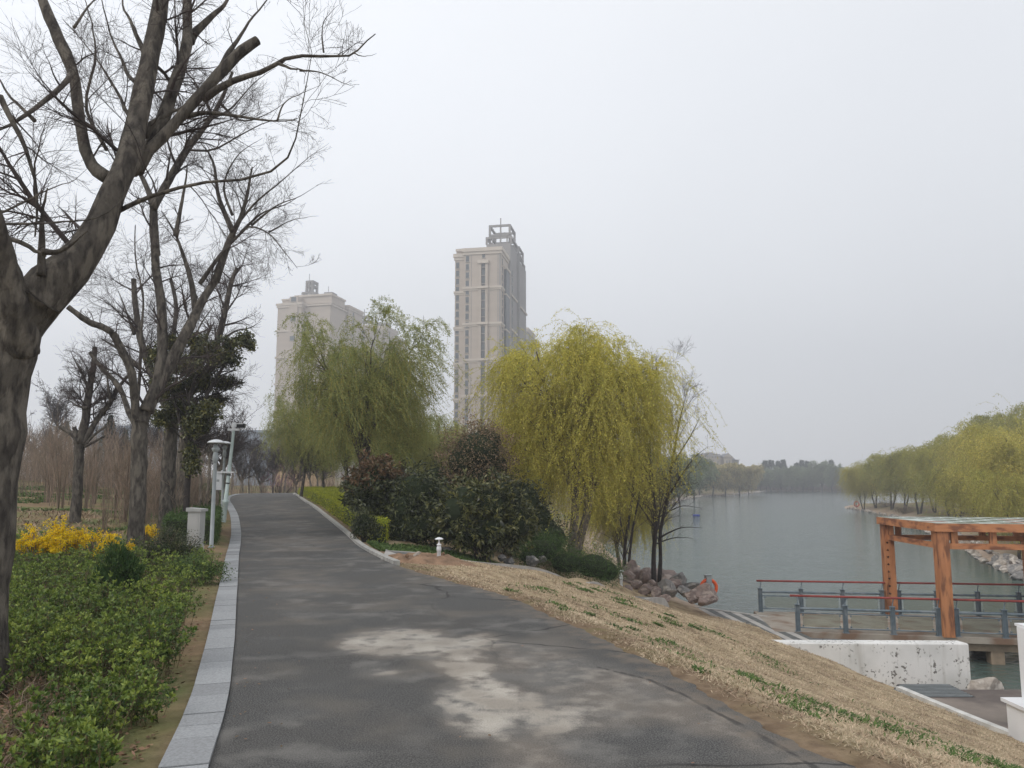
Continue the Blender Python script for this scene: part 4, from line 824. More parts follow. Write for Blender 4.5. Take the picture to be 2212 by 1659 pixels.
def willow_meshes(seed, H, Wd2, nstr=900, leaves_n=45, leaf=.085, lw=.02, mats=('bark', 'willow'), low=.28, limbs=9, droop=(.18, .42), stw=.006, trunks=1, tr=.022):
    rng = np.random.RandomState(seed); br = []; lb = []
    for k in range(trunks):
        a = rng.uniform(0, 6.28); lean = .03*H if trunks == 1 else .06*H
        tx, ty = math.cos(a)*lean, math.sin(a)*lean; x0, y0 = (0, 0) if trunks == 1 else (math.cos(a)*.25, math.sin(a)*.25)
        br.append([(x0, y0, -.4, H*tr*1.35), (x0, y0, .1, H*tr*1.15), (x0+tx*.5, y0+ty*.5, H*.13, H*tr), (x0+tx, y0+ty, H*.24, H*tr*.95), (x0+tx*1.2, y0+ty*1.2, H*.4, H*tr*.7), (x0+tx, y0+ty, H*.62, H*tr*.4), (x0+tx*1.3, y0+ty, H*.86, H*tr*.12)])
    for k in range(limbs):
        a = 2*np.pi*(k+rng.uniform(-.3, .3))/limbs; z0 = H*rng.uniform(.2, .38); rad = Wd2*rng.uniform(.55, .9); zt = H*rng.uniform(.68, .93)
        tx = br[k % trunks][3]; x1, y1 = tx[0]+math.cos(a)*rad, tx[1]+math.sin(a)*rad
        lb.append([(tx[0], tx[1], z0, H*tr*.6), (tx[0]+(x1-tx[0])*.25, tx[1]+(y1-tx[1])*.25, z0+(zt-z0)*.35, H*tr*.5), (tx[0]+(x1-tx[0])*.6, tx[1]+(y1-tx[1])*.6, z0+(zt-z0)*.75, H*tr*.32), (x1, y1, zt, H*tr*.12)])
    Pt, Rt = stack(br, 12); Pl, Rl = stack(lb, 9); Pl[:, 1:] += rng.normal(size=Pl[:, 1:].shape)*H*.008
    P1, R1 = spawn(rng, np.concatenate([Pl, Pt[:, 4:, :][:, :9] if False else Pl]), np.concatenate([Rl, Rl]), limbs*9, 7, .25, 1, (.4, .9), (.25, .5), .25, .2, .6, .008)
    P1b, R1b = spawn(rng, Pt, Rt, 14, 7, .5, .98, (.4, 1.), (.2, .35), .3, .2, .5, .008)
    P1 = np.concatenate([P1, P1b]); R1 = np.concatenate([R1, R1b])
    P2, R2 = spawn(rng, P1, R1, limbs*34, 6, .2, 1, (.5, 1.1), (.35, .7), .15, .25, .6, .004)
    src = np.concatenate([P2[:, :, :], P1[:, 1:, :]]); i = rng.randint(0, len(src), nstr); t = rng.uniform(.25, 1, nstr); p, T, _ = interp_at(src, np.zeros(src.shape[:2]), i, t)
    d = unit(T*.6+rng.normal(size=(nstr, 3))*.35+np.array([0, 0, .15])+unit(p*[1, 1, 0])*.28); ln = rng.uniform(*droop, nstr)*H
    ln = np.minimum(ln, np.maximum((p[:, 2]-low*H*rng.uniform(.6, 1.3, nstr))*1.15, .25)); K = 8; ln = ln*np.where(p[:, 2] > .85*H, .55, 1.); pts = [p]; wind = np.array([.10, .0, 0])+rng.normal(size=(nstr, 3))*[.10, .10, .03]
    for k in range(K-1):
        d = unit(d*.74+np.array([0, 0, -.36])+wind+rng.normal(size=(nstr, 3))*.16); pts.append(pts[-1]+d*(ln/(K-1))[:, None])
    S = np.stack(pts, 1)
    gt = G(); gt.tubes(Pt, Rt, 10); gt.tubes(Pl, Rl, 7)
    gc = G(); gc.tubes(P1, R1, 4, m=0); gc.tubes(P2, R2, 3, m=0)
    gc.tubes(S, np.full(S.shape[:2], stw), 3, m=2 if len(mats) > 2 else 0)
    n = nstr*leaves_n; i = rng.randint(0, nstr, n); t = rng.uniform(.03, 1, n)**.85; q, T, _ = interp_at(S, np.zeros(S.shape[:2]), i, t)
    D = unit(T*.55+rng.normal(size=(n, 3))*.65+np.array([0, 0, -.1])); gc.leaves(q+rng.normal(size=(n, 3))*leaf*.45, D, leaf*rng.uniform(.6, 1.25, n), lw*rng.uniform(.7, 1.3, n), m=1, rng=rng)
    n2 = n//8; i = rng.randint(0, len(P2), n2); q, T, _ = interp_at(P2, np.zeros(P2.shape[:2]), i, rng.uniform(0, 1, n2)); gc.leaves(q, rng.normal(size=(n2, 3)), leaf, lw, m=1, rng=rng)
    return gt, gc
def place_tree(name, gt, gc, tm, cm, loc, label, cat, group=None, rz=0, scale=1.):
    r = empty(name, loc, label, cat, group, rz); r.scale = (scale,)*3
    gt.build('trunk', tm, r, smooth=True); gc.build('crown', cm, r); return r
def again(root, loc, rz, label, group=None, scale=(1, 1, 1)):
    c = copy_tree(root); c.location = [float(v) for v in loc]; c.rotation_euler = (0, 0, rz); c.scale = scale if hasattr(scale, '__len__') else (scale,)*3
    c['label'] = label
    if group: c['group'] = group
    return c

def bare_meshes(seed, H, Wd2, trunk_f=.35, limbs=5, n1=30, n2=160, n3=700, n4=0, tr=.02, up=.35, tw=.004, stems=1):
    rng = np.random.RandomState(seed); br = []; lb = []
    for k in range(stems):
        a = rng.uniform(0, 6.28); s_ = 0 if stems == 1 else .2
        br.append([(math.cos(a)*s_, math.sin(a)*s_, -.3, H*tr*1.3), (math.cos(a)*s_, math.sin(a)*s_, .1, H*tr*1.1), (rng.normal()*.02*H, rng.normal()*.02*H, H*trunk_f*.6, H*tr), (rng.normal()*.02*H, rng.normal()*.02*H, H*trunk_f, H*tr*.9)])
    tp = br[0][-1]
    for k in range(limbs):
        a = 2*np.pi*(k+rng.uniform(-.3, .3))/limbs; rad = Wd2*rng.uniform(.3, 1); zt = H*rng.uniform(.75, 1); b = br[k % stems][-1]
        lb.append([(b[0], b[1], b[2]-.02*H, H*tr*.75), (b[0]+math.cos(a)*rad*.35, b[1]+math.sin(a)*rad*.35, b[2]+(zt-b[2])*.25, H*tr*.55), (b[0]+math.cos(a)*rad*.7, b[1]+math.sin(a)*rad*.7, b[2]+(zt-b[2])*.6, H*tr*.32), (b[0]+math.cos(a)*rad, b[1]+math.sin(a)*rad, zt, H*tr*.1)])
    Pt, Rt = stack(br, 10); Pl, Rl = stack(lb, 9); Pl[:, 1:] += rng.normal(size=Pl[:, 1:].shape)*H*.008
    P1, R1 = spawn(rng, Pl, Rl, n1, 7, .2, 1, (.4, .9), (.3, .6), up, .2, .6, tw*1.6); P2, R2 = spawn(rng, np.concatenate([P1, Pl[:, :7]]), np.concatenate([R1, Rl[:, :7]]), n2, 6, .2, 1, (.4, 1.), (.3, .6), up*.8, .25, .6, tw*1.2)
    P3, R3 = spawn(rng, P2, R2, n3, 5, .15, 1, (.4, 1.), (.35, .8), up*.5, .3, .6, tw)
    gt = G(); gt.tubes(Pt, Rt, 9); gt.tubes(Pl, Rl, 7); gc = G(); gc.tubes(P1, R1, 5); gc.tubes(P2, R2, 3); gc.tubes(P3, R3, 3)
    if n4: P4_, R4 = spawn(rng, P3, R3, n4, 4, .1, 1, (.4, 1.), (.4, .9), up*.3, .3, .6, tw*.8); gc.tubes(P4_, R4, 3)
    return gt, gc, (P2, P3)

def blob_points(rng, ell, n, shell=.35, lump=.24, f=2.2):
    """points in the outer shell of a union of ellipsoids (cx,cy,cz,rx,ry,rz); ragged by noise"""
    ell = np.array(ell, float); vol = (ell[:, 3]*ell[:, 4]*ell[:, 5])**.66; i = rng.choice(len(ell), n, p=vol/vol.sum())
    u = unit(rng.normal(size=(n, 3))); r = 1-shell*rng.uniform(0, 1, n)**1.6
    r = np.where(rng.uniform(size=n) < .06, r*rng.uniform(1.02, 1.2, n), r); k = 1+lump*np.sin(u[:, 0]*f*3.1+i*1.7)*np.sin(u[:, 1]*f*2.7+i)+lump*np.sin(u[:, 2]*f*4.3+i*2.3+u[:, 0]*5)
    p = ell[i, :3]+u*ell[i, 3:]*(r*k)[:, None]; return p, u
def bush(name, seed, ell, n, leaf, lw, m, label, cat='shrub', group=None, loc=(0, 0, 0), core=None, stems=10, clump=0, tip=None, sm='bark_dark', tr=.02, rz=0, droop=-.1, whorl=0, shell=.45, build=True):
    rng = np.random.RandomState(seed); E = np.array(ell, float)
    g = G()
    if whorl:
        c, u = blob_points(rng, ell, n//whorl, shell); c = np.repeat(c, whorl, 0); u = np.repeat(u, whorl, 0)
        D = unit(unit(rng.normal(size=c.shape))*1.0+u*.55+np.array([0, 0, droop])); g.leaves(c+rng.normal(size=c.shape)*leaf*.15, D, leaf*rng.uniform(.6, 1.2, len(c)), lw*rng.uniform(.7, 1.2, len(c)), m=0, rng=rng)
    else:
        c, u = blob_points(rng, ell, n, shell); D = unit(rng.normal(size=c.shape)+u*.8+np.array([0, 0, droop])); g.leaves(c, D, leaf*rng.uniform(.6, 1.25, n), lw*rng.uniform(.7, 1.3, n), m=0, rng=rng)
    if tip is not None:
        k_ = (u[:, 2] > .05) & (rng.uniform(size=len(c)) < .9*np.clip((c[:, 2]-E[:, 2].mean())/(E[:, 5].mean())+.25, 0, 1)); g.qm[0] = np.where(k_, 2, 0)
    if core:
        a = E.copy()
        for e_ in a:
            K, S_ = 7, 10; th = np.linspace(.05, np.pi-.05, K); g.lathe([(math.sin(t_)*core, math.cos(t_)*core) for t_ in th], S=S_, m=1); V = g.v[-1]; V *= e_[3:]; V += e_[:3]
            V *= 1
    gs = G(); top = E[:, 2].max(); cx, cy = E[:, 0].mean(), E[:, 1].mean(); brs = []
    for k in range(stems):
        e_ = E[rng.randint(len(E))]; tx, ty, tz = e_[:3]+e_[3:]*rng.uniform(-.5, .5, 3); bx, by = cx+rng.normal()*.12*E[:, 3].max(), cy+rng.normal()*.12*E[:, 3].max()
        brs.append([(bx, by, -.15, tr), (bx+(tx-bx)*.3, by+(ty-by)*.3, tz*.4, tr*.8), (tx, ty, tz, tr*.3)])
    P_, R_ = stack(brs, 7); gs.tubes(P_, R_, 6); P1, R1 = spawn(rng, P_, R_, stems*6, 5, .3, 1, (.4, 1), (.3, .6), .2, .25, .6, .005); gs.tubes(P1, R1, 3)
    r = empty(name, loc, label, cat, group, rz); gs.build('stems', M[sm], r, smooth=True); g.build('foliage', [M[m], M['hedge_core']]+([M[tip]] if tip else []), r); return r
# ---------------------------------------------------------------- traced foreground trees (shape measured from the photo, real depth)
Z1 = lambda x, y: (x*.3719, y*.3719)
Z2 = lambda x, y: (x*.3968, y*.3968+603.4)
def limb(pts, d, r, conv, dd=0.):
    """pts in picture coordinates, d depth at start, dd change of depth along it, r radii (same picture units)"""
    out_ = []; n = len(pts); k1 = abs(conv(1, 0)[0]-conv(0, 0)[0])
    rr_ = np.interp(np.linspace(0, 1, n), np.linspace(0, 1, len(r)), r)
    for i, (x, y) in enumerate(pts):
        px, py = conv(x, y); D_ = d+dd*i/(n-1); p = Wd(px, py, D_); out_.append((p[0], p[1], p[2], rr_[i]*k1*D_/F))
    return out_
def traced_tree(name, base, thick, thin, label, sp=(.5, 1.2), n=(60, 420, 2600), seed=1, bark='bark', tw=.003, Ls=((.25, .5), (.3, .6), (.35, .8)), cat='tree', group=None, stub=(), up=(.15, .15, .1), leaf=None, curl=.28, extra=0, keep=None):
    rng = np.random.RandomState(seed); r = empty(name, base, label, cat, group)
    gt = G()
    for b in thick:
        P_, R_ = stack([b], 18); R_ *= 1+.05*np.sin(np.arange(18)*1.9+seed)[None]; P_[:, 1:-1] += rng.normal(size=P_[:, 1:-1].shape)*R_[:, 1:-1, None]*.03; gt.tubes(P_, R_, 14, cap=True)
    gc = G(); Pa, Ra = stack([b for b in thick]+list(thin), 14)
    if len(thin): Pn, Rn = stack(list(thin), 14); Pn = Pn+np.cumsum(rng.normal(size=Pn.shape)*.006, 1)*(np.arange(14)/13)[None, :, None]; Rn = Rn*np.linspace(1, .3, 14)[None]; gt.tubes(Pn, Rn, 8, cap=True); Ra = Ra.copy(); Ra[len(thick):] *= np.linspace(1, .3, 14)[None]
    child(gt, 'trunk', M[bark], r, smooth=True)
    sel = [i for i in range(len(Pa)) if i not in stub]; Pa, Ra = Pa[sel], Ra[sel]
    P1, R1 = spawn(rng, Pa, Ra, n[0], 10, .12, 1, sp, Ls[0], up[0], curl*.55, .42, tw*1.8)
    def kp(P, Rr):      # branches that were pruned away on the path side of the real tree
        if keep is None: return P, Rr
        a = prj(P[:, -1].T); k = keep(a[0], a[1]); return P[k], Rr[k]
    R1 = np.minimum(R1, .55*np.linalg.norm(P1[:, -1]-P1[:, 0], axis=1)[:, None]*.03+tw*1.2)*np.linspace(1, .55, R1.shape[1])[None]; P1, R1 = kp(P1, R1)
    P2, R2 = spawn(rng, P1, R1, n[1], 8, .25, 1, (.45, 1.1), Ls[1], up[1], curl*.7, .5, tw*1.2)
    P2, R2 = kp(P2, R2)
    P3, R3 = spawn(rng, P2, R2, n[2], 6, .1, 1, (.4, 1.0), Ls[2], up[2], curl*.8, .55, tw*.8)
    P3, R3 = kp(P3, R3); gc.tubes(P1, R1, 5); gc.tubes(P2, R2, 4); gc.tubes(P3, R3, 3)
    P4_, R4 = spawn(rng, P3, R3, n[2]*2, 4, .1, 1, (.4, 1.0), (.35, .8), .05, curl*.8, .6, tw*.6); gc.tubes(P4_, R4, 3)
    child(gc, 'crown', M['twig'], r)
    return r, (P1, P2, P3)
D0 = 6.4; I = lambda x, y: (x, y)
t1 = [limb([(-70,1560),(-58,1400),(-38,1200),(-18,1020),(-2,900),(12,800),(38,700),(85,640)], D0, [74,62,56,52,52,52,54,56], I),
      limb([(38,700),(98,630),(155,575),(206,505),(247,409),(272,355),(288,300),(296,260),(314,180),(327,112),(340,50),(352,-30)], D0, [54,50,44,32,26,26,25,23,21,20,18,17], I, 1.2),
      limb([(35,760),(36,680),(18,600),(2,520),(-22,440)], D0, [48,38,28,20,18], I, -.5),
      limb([(760,1000),(830,900),(930,810),(1040,690),(1180,530),(1300,400),(1390,310),(1495,235)], D0+.7, [44,40,33,32,31,34,33,30], Z1, .5),
      limb([(640,1040),(560,990),(510,910),(475,780),(450,600),(425,420),(350,250),(290,110),(235,-30)], D0+.6, [44,38,34,32,32,33,36,32,27], Z1, .3),
      limb([(800,1000),(870,850),(950,680),(1000,530),(1050,390),(1085,250),(1088,120),(1085,-40)], D0+.8, [34,34,38,37,35,32,28,26], Z1, .9)]
t1n = [limb([(830,790),(880,720),(960,660),(1030,630),(1130,600)], D0+.9, [30,24,20,18], Z1, .2),
       limb([(1100,240),(1130,190),(1210,110),(1290,30),(1340,-40)], D0+1.6, [34,30,26,22], Z1, .2),
       limb([(1180,580),(1290,500),(1400,450),(1500,420),(1600,370),(1700,322),(1850,320),(1960,318),(2050,305),(2110,240),(2180,185)], D0+1.0, [26,22,20,18,16,14,12,10], Z1, -.4),
       limb([(1070,680),(1190,655),(1350,668),(1500,690),(1610,702),(1720,695)], D0+1., [18,14,12,9], Z1, -.5),
       limb([(670,1235),(760,1190),(900,1130),(1080,1080),(1250,1050),(1480,1030),(1620,950),(1690,850),(1730,700),(1760,500),(1800,330),(1755,150),(1765,-10)], D0+.5, [16,14,12,11,9,7,5,4], Z1, -.9),
       limb([(430,400),(380,480),(250,590),(100,690),(0,750),(-80,800)], D0+.7, [20,20,20,16], Z1, -.8),
       limb([(-10,1300),(200,1300),(380,1290),(560,1270),(680,1180),(745,1060)], D0-.2, [8,8,6,4], Z1, .2), limb([(-10,1245),(150,1170),(300,1090),(420,1040),(520,960)], D0-.3, [8,7,5,3], Z1, .2),
       limb([(250,1460),(330,1460),(430,1400),(510,1345)], D0-.2, [22,20,14,10], Z1), limb([(-10,1370),(100,1400),(200,1440),(260,1470)], D0-.2, [16,18,22,22], Z1),
       limb([(240,1600),(240,1420),(232,1250),(245,1070)], D0-.1, [26,26,22,14], Z1), limb([(0,560),(60,680),(140,820),(190,950),(228,1080),(240,1250),(246,1380)], D0-.1, [20,18,16,16], Z1),
       limb([(570,-20),(640,200),(700,330),(740,430),(790,480)][::-1], D0+.9, [14,13,12,10], Z1, .5), limb([(800,740),(730,640),(700,560),(620,430),(540,320),(380,120)], D0+1, [16,13,11,6], Z1, .5),
       limb([(860,380),(835,300),(790,200),(760,130),(720,60),(710,-30)], D0+1.3, [22,18,15,14], Z1, .3), limb([(1290,390),(1330,300),(1390,220),(1470,100),(1570,-20)], D0+1.1, [22,18,14,11], Z1, .4),
       limb([(620,870),(500,620),(560,330),(545,150),(500,-20)], D0+1.5, [12,11,11,9,8], Z1, .5), limb([(1620,370),(1700,400),(1800,425)], D0+.7, [12,10,8], Z1), limb([(1610,702),(1650,600),(1740,550),(1870,505)], D0+.6, [7,5,4,3], Z1),
       limb([(2050,305),(2110,330),(2170,325)], D0+.6, [5,4,3], Z1), limb([(1880,305),(1870,200),(1900,100),(1980,20)], D0+.6, [6,5,4,3], Z1), limb([(1740,410),(1870,420),(2000,490),(2090,487)], D0+.6, [7,5,4,3], Z1),
       limb([(430,160),(520,40),(600,-20)], D0+.5, [10,8,8], Z1, .3), limb([(200,700),(60,560),(-40,400)], D0+.3, [14,11,9], Z1, .3)]
base1 = Wd(-65, 1500, D0); base1[2] = gh(base1[0], base1[1])
traced_tree('bare_tree', base1, t1, t1n, 'large leaning bare tree filling the upper left corner', sp=(.7, 1.35), n=(95, 480, 2300), seed=4, tw=.002, up=(.12, .05, .0), Ls=((.16, .42), (.35, .8), (.35, .8)), keep=lambda x, y: (x < 790-.5*np.maximum(y-150, 0)) | (y < 0), stub=(0,))
D2 = onground(288, 1211)[1]
t2 = [limb([(722,1560),(738,1400),(752,1200),(756,1000),(758,850),(765,770)], D2, [50,44,42,42,42,40], Z2),
      limb([(765,790),(800,700),(850,590),(880,450),(884,300),(880,160),(862,20),(846,-60)], D2, [40,36,32,30,27,25,23,22], Z2, .6),
      limb([(750,800),(738,720),(730,620),(715,500),(660,380),(612,290)], D2, [26,24,22,22,22,20], Z2, -.5), limb([(612,290),(560,260),(480,230),(370,150)], D2-.5, [18,18,17,14], Z2, -.4),
      limb([(735,790),(700,720),(690,690),(645,580),(560,490),(490,400)], D2, [16,15,14,13,12,9], Z2, .6),
      limb([(800,720),(850,600),(910,490),(1000,320),(1060,200),(1110,100),(1170,10)], D2, [36,36,34,30,26,22,20], Z2, .9),
      limb([(848,-60),(842,-180)], D2+.6, [22,22], Z2),
      limb([(905,1480),(892,1300),(888,1190),(840,1060),(770,940)], D2+.7, [26,25,20,14,9], Z1, .4), limb([(890,1210),(950,1100),(1030,960),(1100,850),(1200,720),(1280,590),(1350,420)], D2+.7, [24,23,22,20,15,12,8], Z1, .8)]
t2n = [limb([(1160,1650),(1280,1480),(1400,1350),(1460,1310),(1560,1350),(1640,1440),(1725,1550)], D2+.9, [14,12,10,8,6,5], Z1, .3), limb([(1250,1640),(1330,1400),(1400,1250),(1440,1100),(1465,970)], D2+1, [26,24,20,20,16], Z1, .3),
       limb([(1350,1340),(1270,1150),(1235,950),(1160,830)], D2+1, [18,16,14,8], Z1, .3), limb([(1020,1370),(1060,1150),(1090,960)], D2+.6, [16,14,10], Z1, .3), limb([(1140,1850),(1115,1660),(1060,1480),(1000,1340),(930,1230)], D2+.8, [22,20,14,8], Z1, .2),
       limb([(296,881),(302,800),(304,720),(308,640),(292,570),(288,487)], D2+.2, [4,4,4,3.5,4,3.5], I, .3), limb([(1085,870),(1240,870),(1400,780),(1560,700),(1700,690),(1790,740)], D2+1.1, [8,7,5,4,2], Z1, -.3), limb([(1350,1340),(1480,1180),(1620,1060),(1780,920),(1900,830)], D2+1, [9,8,6,4,2], Z1, .3),
       limb([(1460,1310),(1600,1200),(1740,1140),(1880,1050)], D2+1.2, [8,6,4,2], Z1, -.3), limb([(1560,1350),(1700,1280),(1850,1250)], D2+1.2, [6,4,2], Z1), limb([(1180,700),(1330,640),(1480,480),(1600,400)], D2+1.4, [10,8,5,3], Z1), limb([(1280,600),(1400,700),(1560,660),(1700,560)], D2+1.4, [9,7,5,3], Z1), limb([(1350,1250),(1300,1080),(1380,900),(1520,800)], D2+1, [9,8,6,3], Z1), limb([(1400,1350),(1520,1240),(1660,1190),(1720,1150)], D2+1.2, [10,7,5,4], Z1, .3)]
b2 = Wd(288, 1211, D2); b2[2] = gh(b2[0], b2[1])
traced_tree('bare_tree', b2, t2, t2n, 'tall forked bare tree with pale bark beside the yellow bushes', sp=(.6, 1.25), n=(150, 900, 4600), seed=8, tw=.0038, keep=lambda x, y: (x < 725) & (y > 60), Ls=((.2, .5), (.35, .7), (.35, .8)), stub=(0,))
D3 = onground(362, 1148)[1]+.3
t3 = [limb([(900,1420),(908,1250),(918,1050),(928,880),(938,760)], D3, [46,42,38,36,36], Z2), limb([(940,780),(905,690),(865,600),(800,440),(760,300),(735,120),(728,0)], D3, [26,24,22,20,18,15,14], Z2, .8),
      limb([(940,780),(990,680),(1050,590),(1130,500),(1180,350),(1220,200),(1255,30),(1290,-60)], D3, [24,24,22,22,20,16,13,10], Z2, .8), limb([(880,650),(935,480),(945,300),(960,150),(930,0)], D3+.2, [16,14,13,11,9], Z2, .6)]
t3n = [limb([(1000,740),(1090,650),(1220,640),(1370,610)], D3, [9,8,5,3], Z2, -.5), limb([(1180,350),(1280,280),(1360,260),(1420,220)], D3+.5, [8,7,5,3], Z2, .2), limb([(730,300),(690,180),(640,60)], D3+.5, [10,8,6], Z2, .3), limb([(1060,590),(1040,400),(1090,250),(1160,150)], D3+.3, [11,10,8,6], Z2, .3), limb([(760,480),(650,380),(555,320)], D3+.2, [13,12,11], Z2)]
b3 = Wd(362, 1148, D3); b3[2] = gh(b3[0], b3[1])
traced_tree('bare_tree', b3, t3, t3n, 'bare tree just right of the tall forked one, left of the grey cabinet', n=(80, 520, 2400), seed=12, tw=.005, stub=(0,))
D4 = D3+1.0
t4 = [limb([(972,1370),(982,1180),(985,1020),(1000,880),(1015,760),(1010,700)], D4, [24,22,24,24,24,18], Z2), limb([(1005,870),(1050,848),(1098,845)], D4, [22,16,12], Z2, -.2), limb([(1010,720),(1035,560),(1080,420),(1150,250)], D4, [18,15,12,8], Z2, .5)]
b4 = Wd(386, 1145, D4); b4[2] = gh(b4[0], b4[1])
traced_tree('bare_tree', b4, t4, [limb([(1040,830),(1075,760),(1150,700)], D4, [8,7,5], Z2)], 'slender brown tree with one sawn side arm behind the grey cabinet', n=(30, 200, 900), seed=14, tw=.005, stub=(0,), bark='bark_pale')
D5 = onground(163, 1129)[1]
t5 = [limb([(405,1350),(418,1200),(427,1050),(430,930),(432,880)], D5, [30,27,25,26,28], Z2), limb([(435,920),(408,855),(375,830),(328,803)], D5, [18,16,12,11], Z2), limb([(425,900),(420,850),(405,806)], D5, [13,12,10], Z2), limb([(436,900),(462,780),(475,680),(488,590),(508,480),(516,370)], D5, [24,22,21,18,15,12], Z2, .5),
      limb([(450,900),(500,810),(545,740),(600,670),(645,590),(700,520)], D5, [16,15,14,13,10,7], Z2, .6), limb([(460,905),(510,850),(575,800)], D5, [8,7,6], Z2), limb([(462,912),(520,880),(572,852)], D5, [8,6,5], Z2)]
b5 = Wd(163, 1129, D5); b5[2] = gh(b5[0], b5[1])
traced_tree('bare_tree', b5, t5, [limb([(490,600),(430,480),(390,380)], D5, [8,7,5], Z2), limb([(475,700),(420,690),(370,660)], D5, [9,8,6], Z2), limb([(600,670),(580,520),(560,400)], D5, [9,7,5], Z2)], 'pollarded bare tree with cut stubs standing left behind the yellow bushes', n=(70, 420, 1700), seed=21, tw=.005, stub=(0,))
# leafy evergreen behind them
D6 = 21.5; rng = np.random.RandomState(2); b6 = Wd(400, 1120, D6); b6[2] = gh(b6[0], b6[1])
r = empty('evergreen_tree', b6, 'dark glossy evergreen tree growing behind the bare trunks', 'tree')
t6 = [limb([(1012,1260),(1022,1080),(1030,960),(1020,800),(1040,600),(1120,440)], D6, [18,17,16,14,10,5], Z2), limb([(1022,850),(1100,680),(1200,500),(1290,380)], D6, [12,10,8,4], Z2, .5), limb([(1020,900),(960,700),(900,500),(860,400)], D6, [12,10,7,4], Z2, .6)]
gt = G(); P_, R_ = stack(t6, 10); gt.tubes(P_, R_, 8); P1, R1 = spawn(rng, P_, R_, 60, 6, .4, 1, (.4, 1.), (.15, .35), .2, .25, .6, .006); gt.tubes(P1, R1, 4); child(gt, 'trunk', M['bark_dark'], r, smooth=True)
gl = G(); cl = [(860,420,60,70),(930,340,60,50),(1060,330,80,40),(1120,390,80,60),(1230,430,90,55),(1250,350,60,40),(1330,330,55,50),(1370,360,25,25),(1010,470,90,60),(860,560,50,60),(950,600,90,70),(1110,560,110,60),(1240,560,70,40),(1000,700,110,60),(1120,720,90,60),(880,760,60,50),(1060,800,70,60),(1050,1000,40,70),(1040,930,40,40),(1180,660,50,40)]
for x, y, rx, ry in cl:
    px, py = Z2(x, y); s_ = D6/F*.3968; c = Wd(px, py, D6+rng.uniform(-.6, .9)); n = int(rx*ry*.05)
    c_ = c+unit(rng.normal(size=(n, 3)))*np.array([rx*s_, rx*s_*.9, ry*s_])*rng.uniform(.2, 1.15, (n, 1)); c_ = np.repeat(c_, 6, 0)
    gl.leaves(c_+rng.normal(size=c_.shape)*.03, rng.normal(size=c_.shape)+[0, 0, -.1], rng.uniform(.07, .13, len(c_)), rng.uniform(.035, .06, len(c_)), rng=rng)
child(gl, 'crown', M['glossy'], r)
# ---------------------------------------------------------------- willows and shrubs of the middle ground
def at_(px, py_base, d):      # a foot point on the ground at photo column px and distance d
    p = Wd(px, py_base, d); return np.array([p[0], p[1], gh(p[0], p[1])])
def high(p, py): return Wd(1106, py, p[1])[2]-p[2]
import time; T0 = time.time()
p = at_(1230, 1220, 30.5); H = high(p, 748); 
gt, gc = willow_meshes(3, H, 182*30.5/F, nstr=3600, leaves_n=60, leaf=.085, lw=.026, mats=('bark', 'willow_y', 's'), low=.08, limbs=15, droop=(.2, .5), stw=.004, trunks=2, tr=.019)
M['ystem'] = mat('yellow_shoots', (.38, .31, .07), (.28, .24, .06), 3, .8)
wy = place_tree('willow_tree', gt, gc, M['bark_pale'], [M['bark'], M['willow_y'], M['ystem']], p, 'bright yellow green willow with twin trunks above the shore rocks', 'tree', rz=1.5)
p = at_(768, 1120, 29); H = high(p, 668)*.93
gt, gc = willow_meshes(7, H, 150*29/F, nstr=1700, leaves_n=50, leaf=.09, lw=.024, mats=('bark', 'willow_g', 's'), low=.25, limbs=10, droop=(.14, .36), stw=.004, tr=.014)
wg = place_tree('willow_tree', gt, gc, M['bark'], [M['bark'], M['willow_g'], M['ystem']], p, 'tall olive green willow rising behind the reddish shrub', 'tree')
for px, d, top_, wd, rz, lab, sd in [(745,38,800,95,1.,'olive willow whose trunk stands in the golden hedge',0),(700,46,850,80,2.2,'willow with drooping pale branches above the road bend',0),(872,34,790,60,3.6,'thin olive willow right of the tallest one',0),(945,46,880,85,4.7,'hazy green willow between the round dark shrub and the tower',0),
                                 (650,44,830,90,.4,'small willow with green curtain hanging left of the tallest one',0),(1010,52,895,80,5.5,'faint grey green willow in front of the tower foot',0),(985,62,925,110,2.7,'distant willow wall behind the round dark shrub',0),(830,50,870,120,1.7,'willow deep behind the reddish shrub',0)]:
    p = at_(px, 1080, d); h_ = high(p, top_)/9.2
    again(wg, p, rz, lab, scale=(wd*d/F/2.9, wd*d/F/2.9, .93*high(p, top_)/high(np.array([0, 29, wg.location[2]]), 668)))
# one more golden willow merging right and behind
p = at_(1155, 1150, 38); again(wy, p, 2.1, 'yellow willow half hidden behind the bright twin trunked one', scale=(.68, .68, .78))
p = at_(1345, 1190, 40); again(wy, p, 4.0, 'yellow willow behind the thin bare tree', scale=(.58, .58, .70))

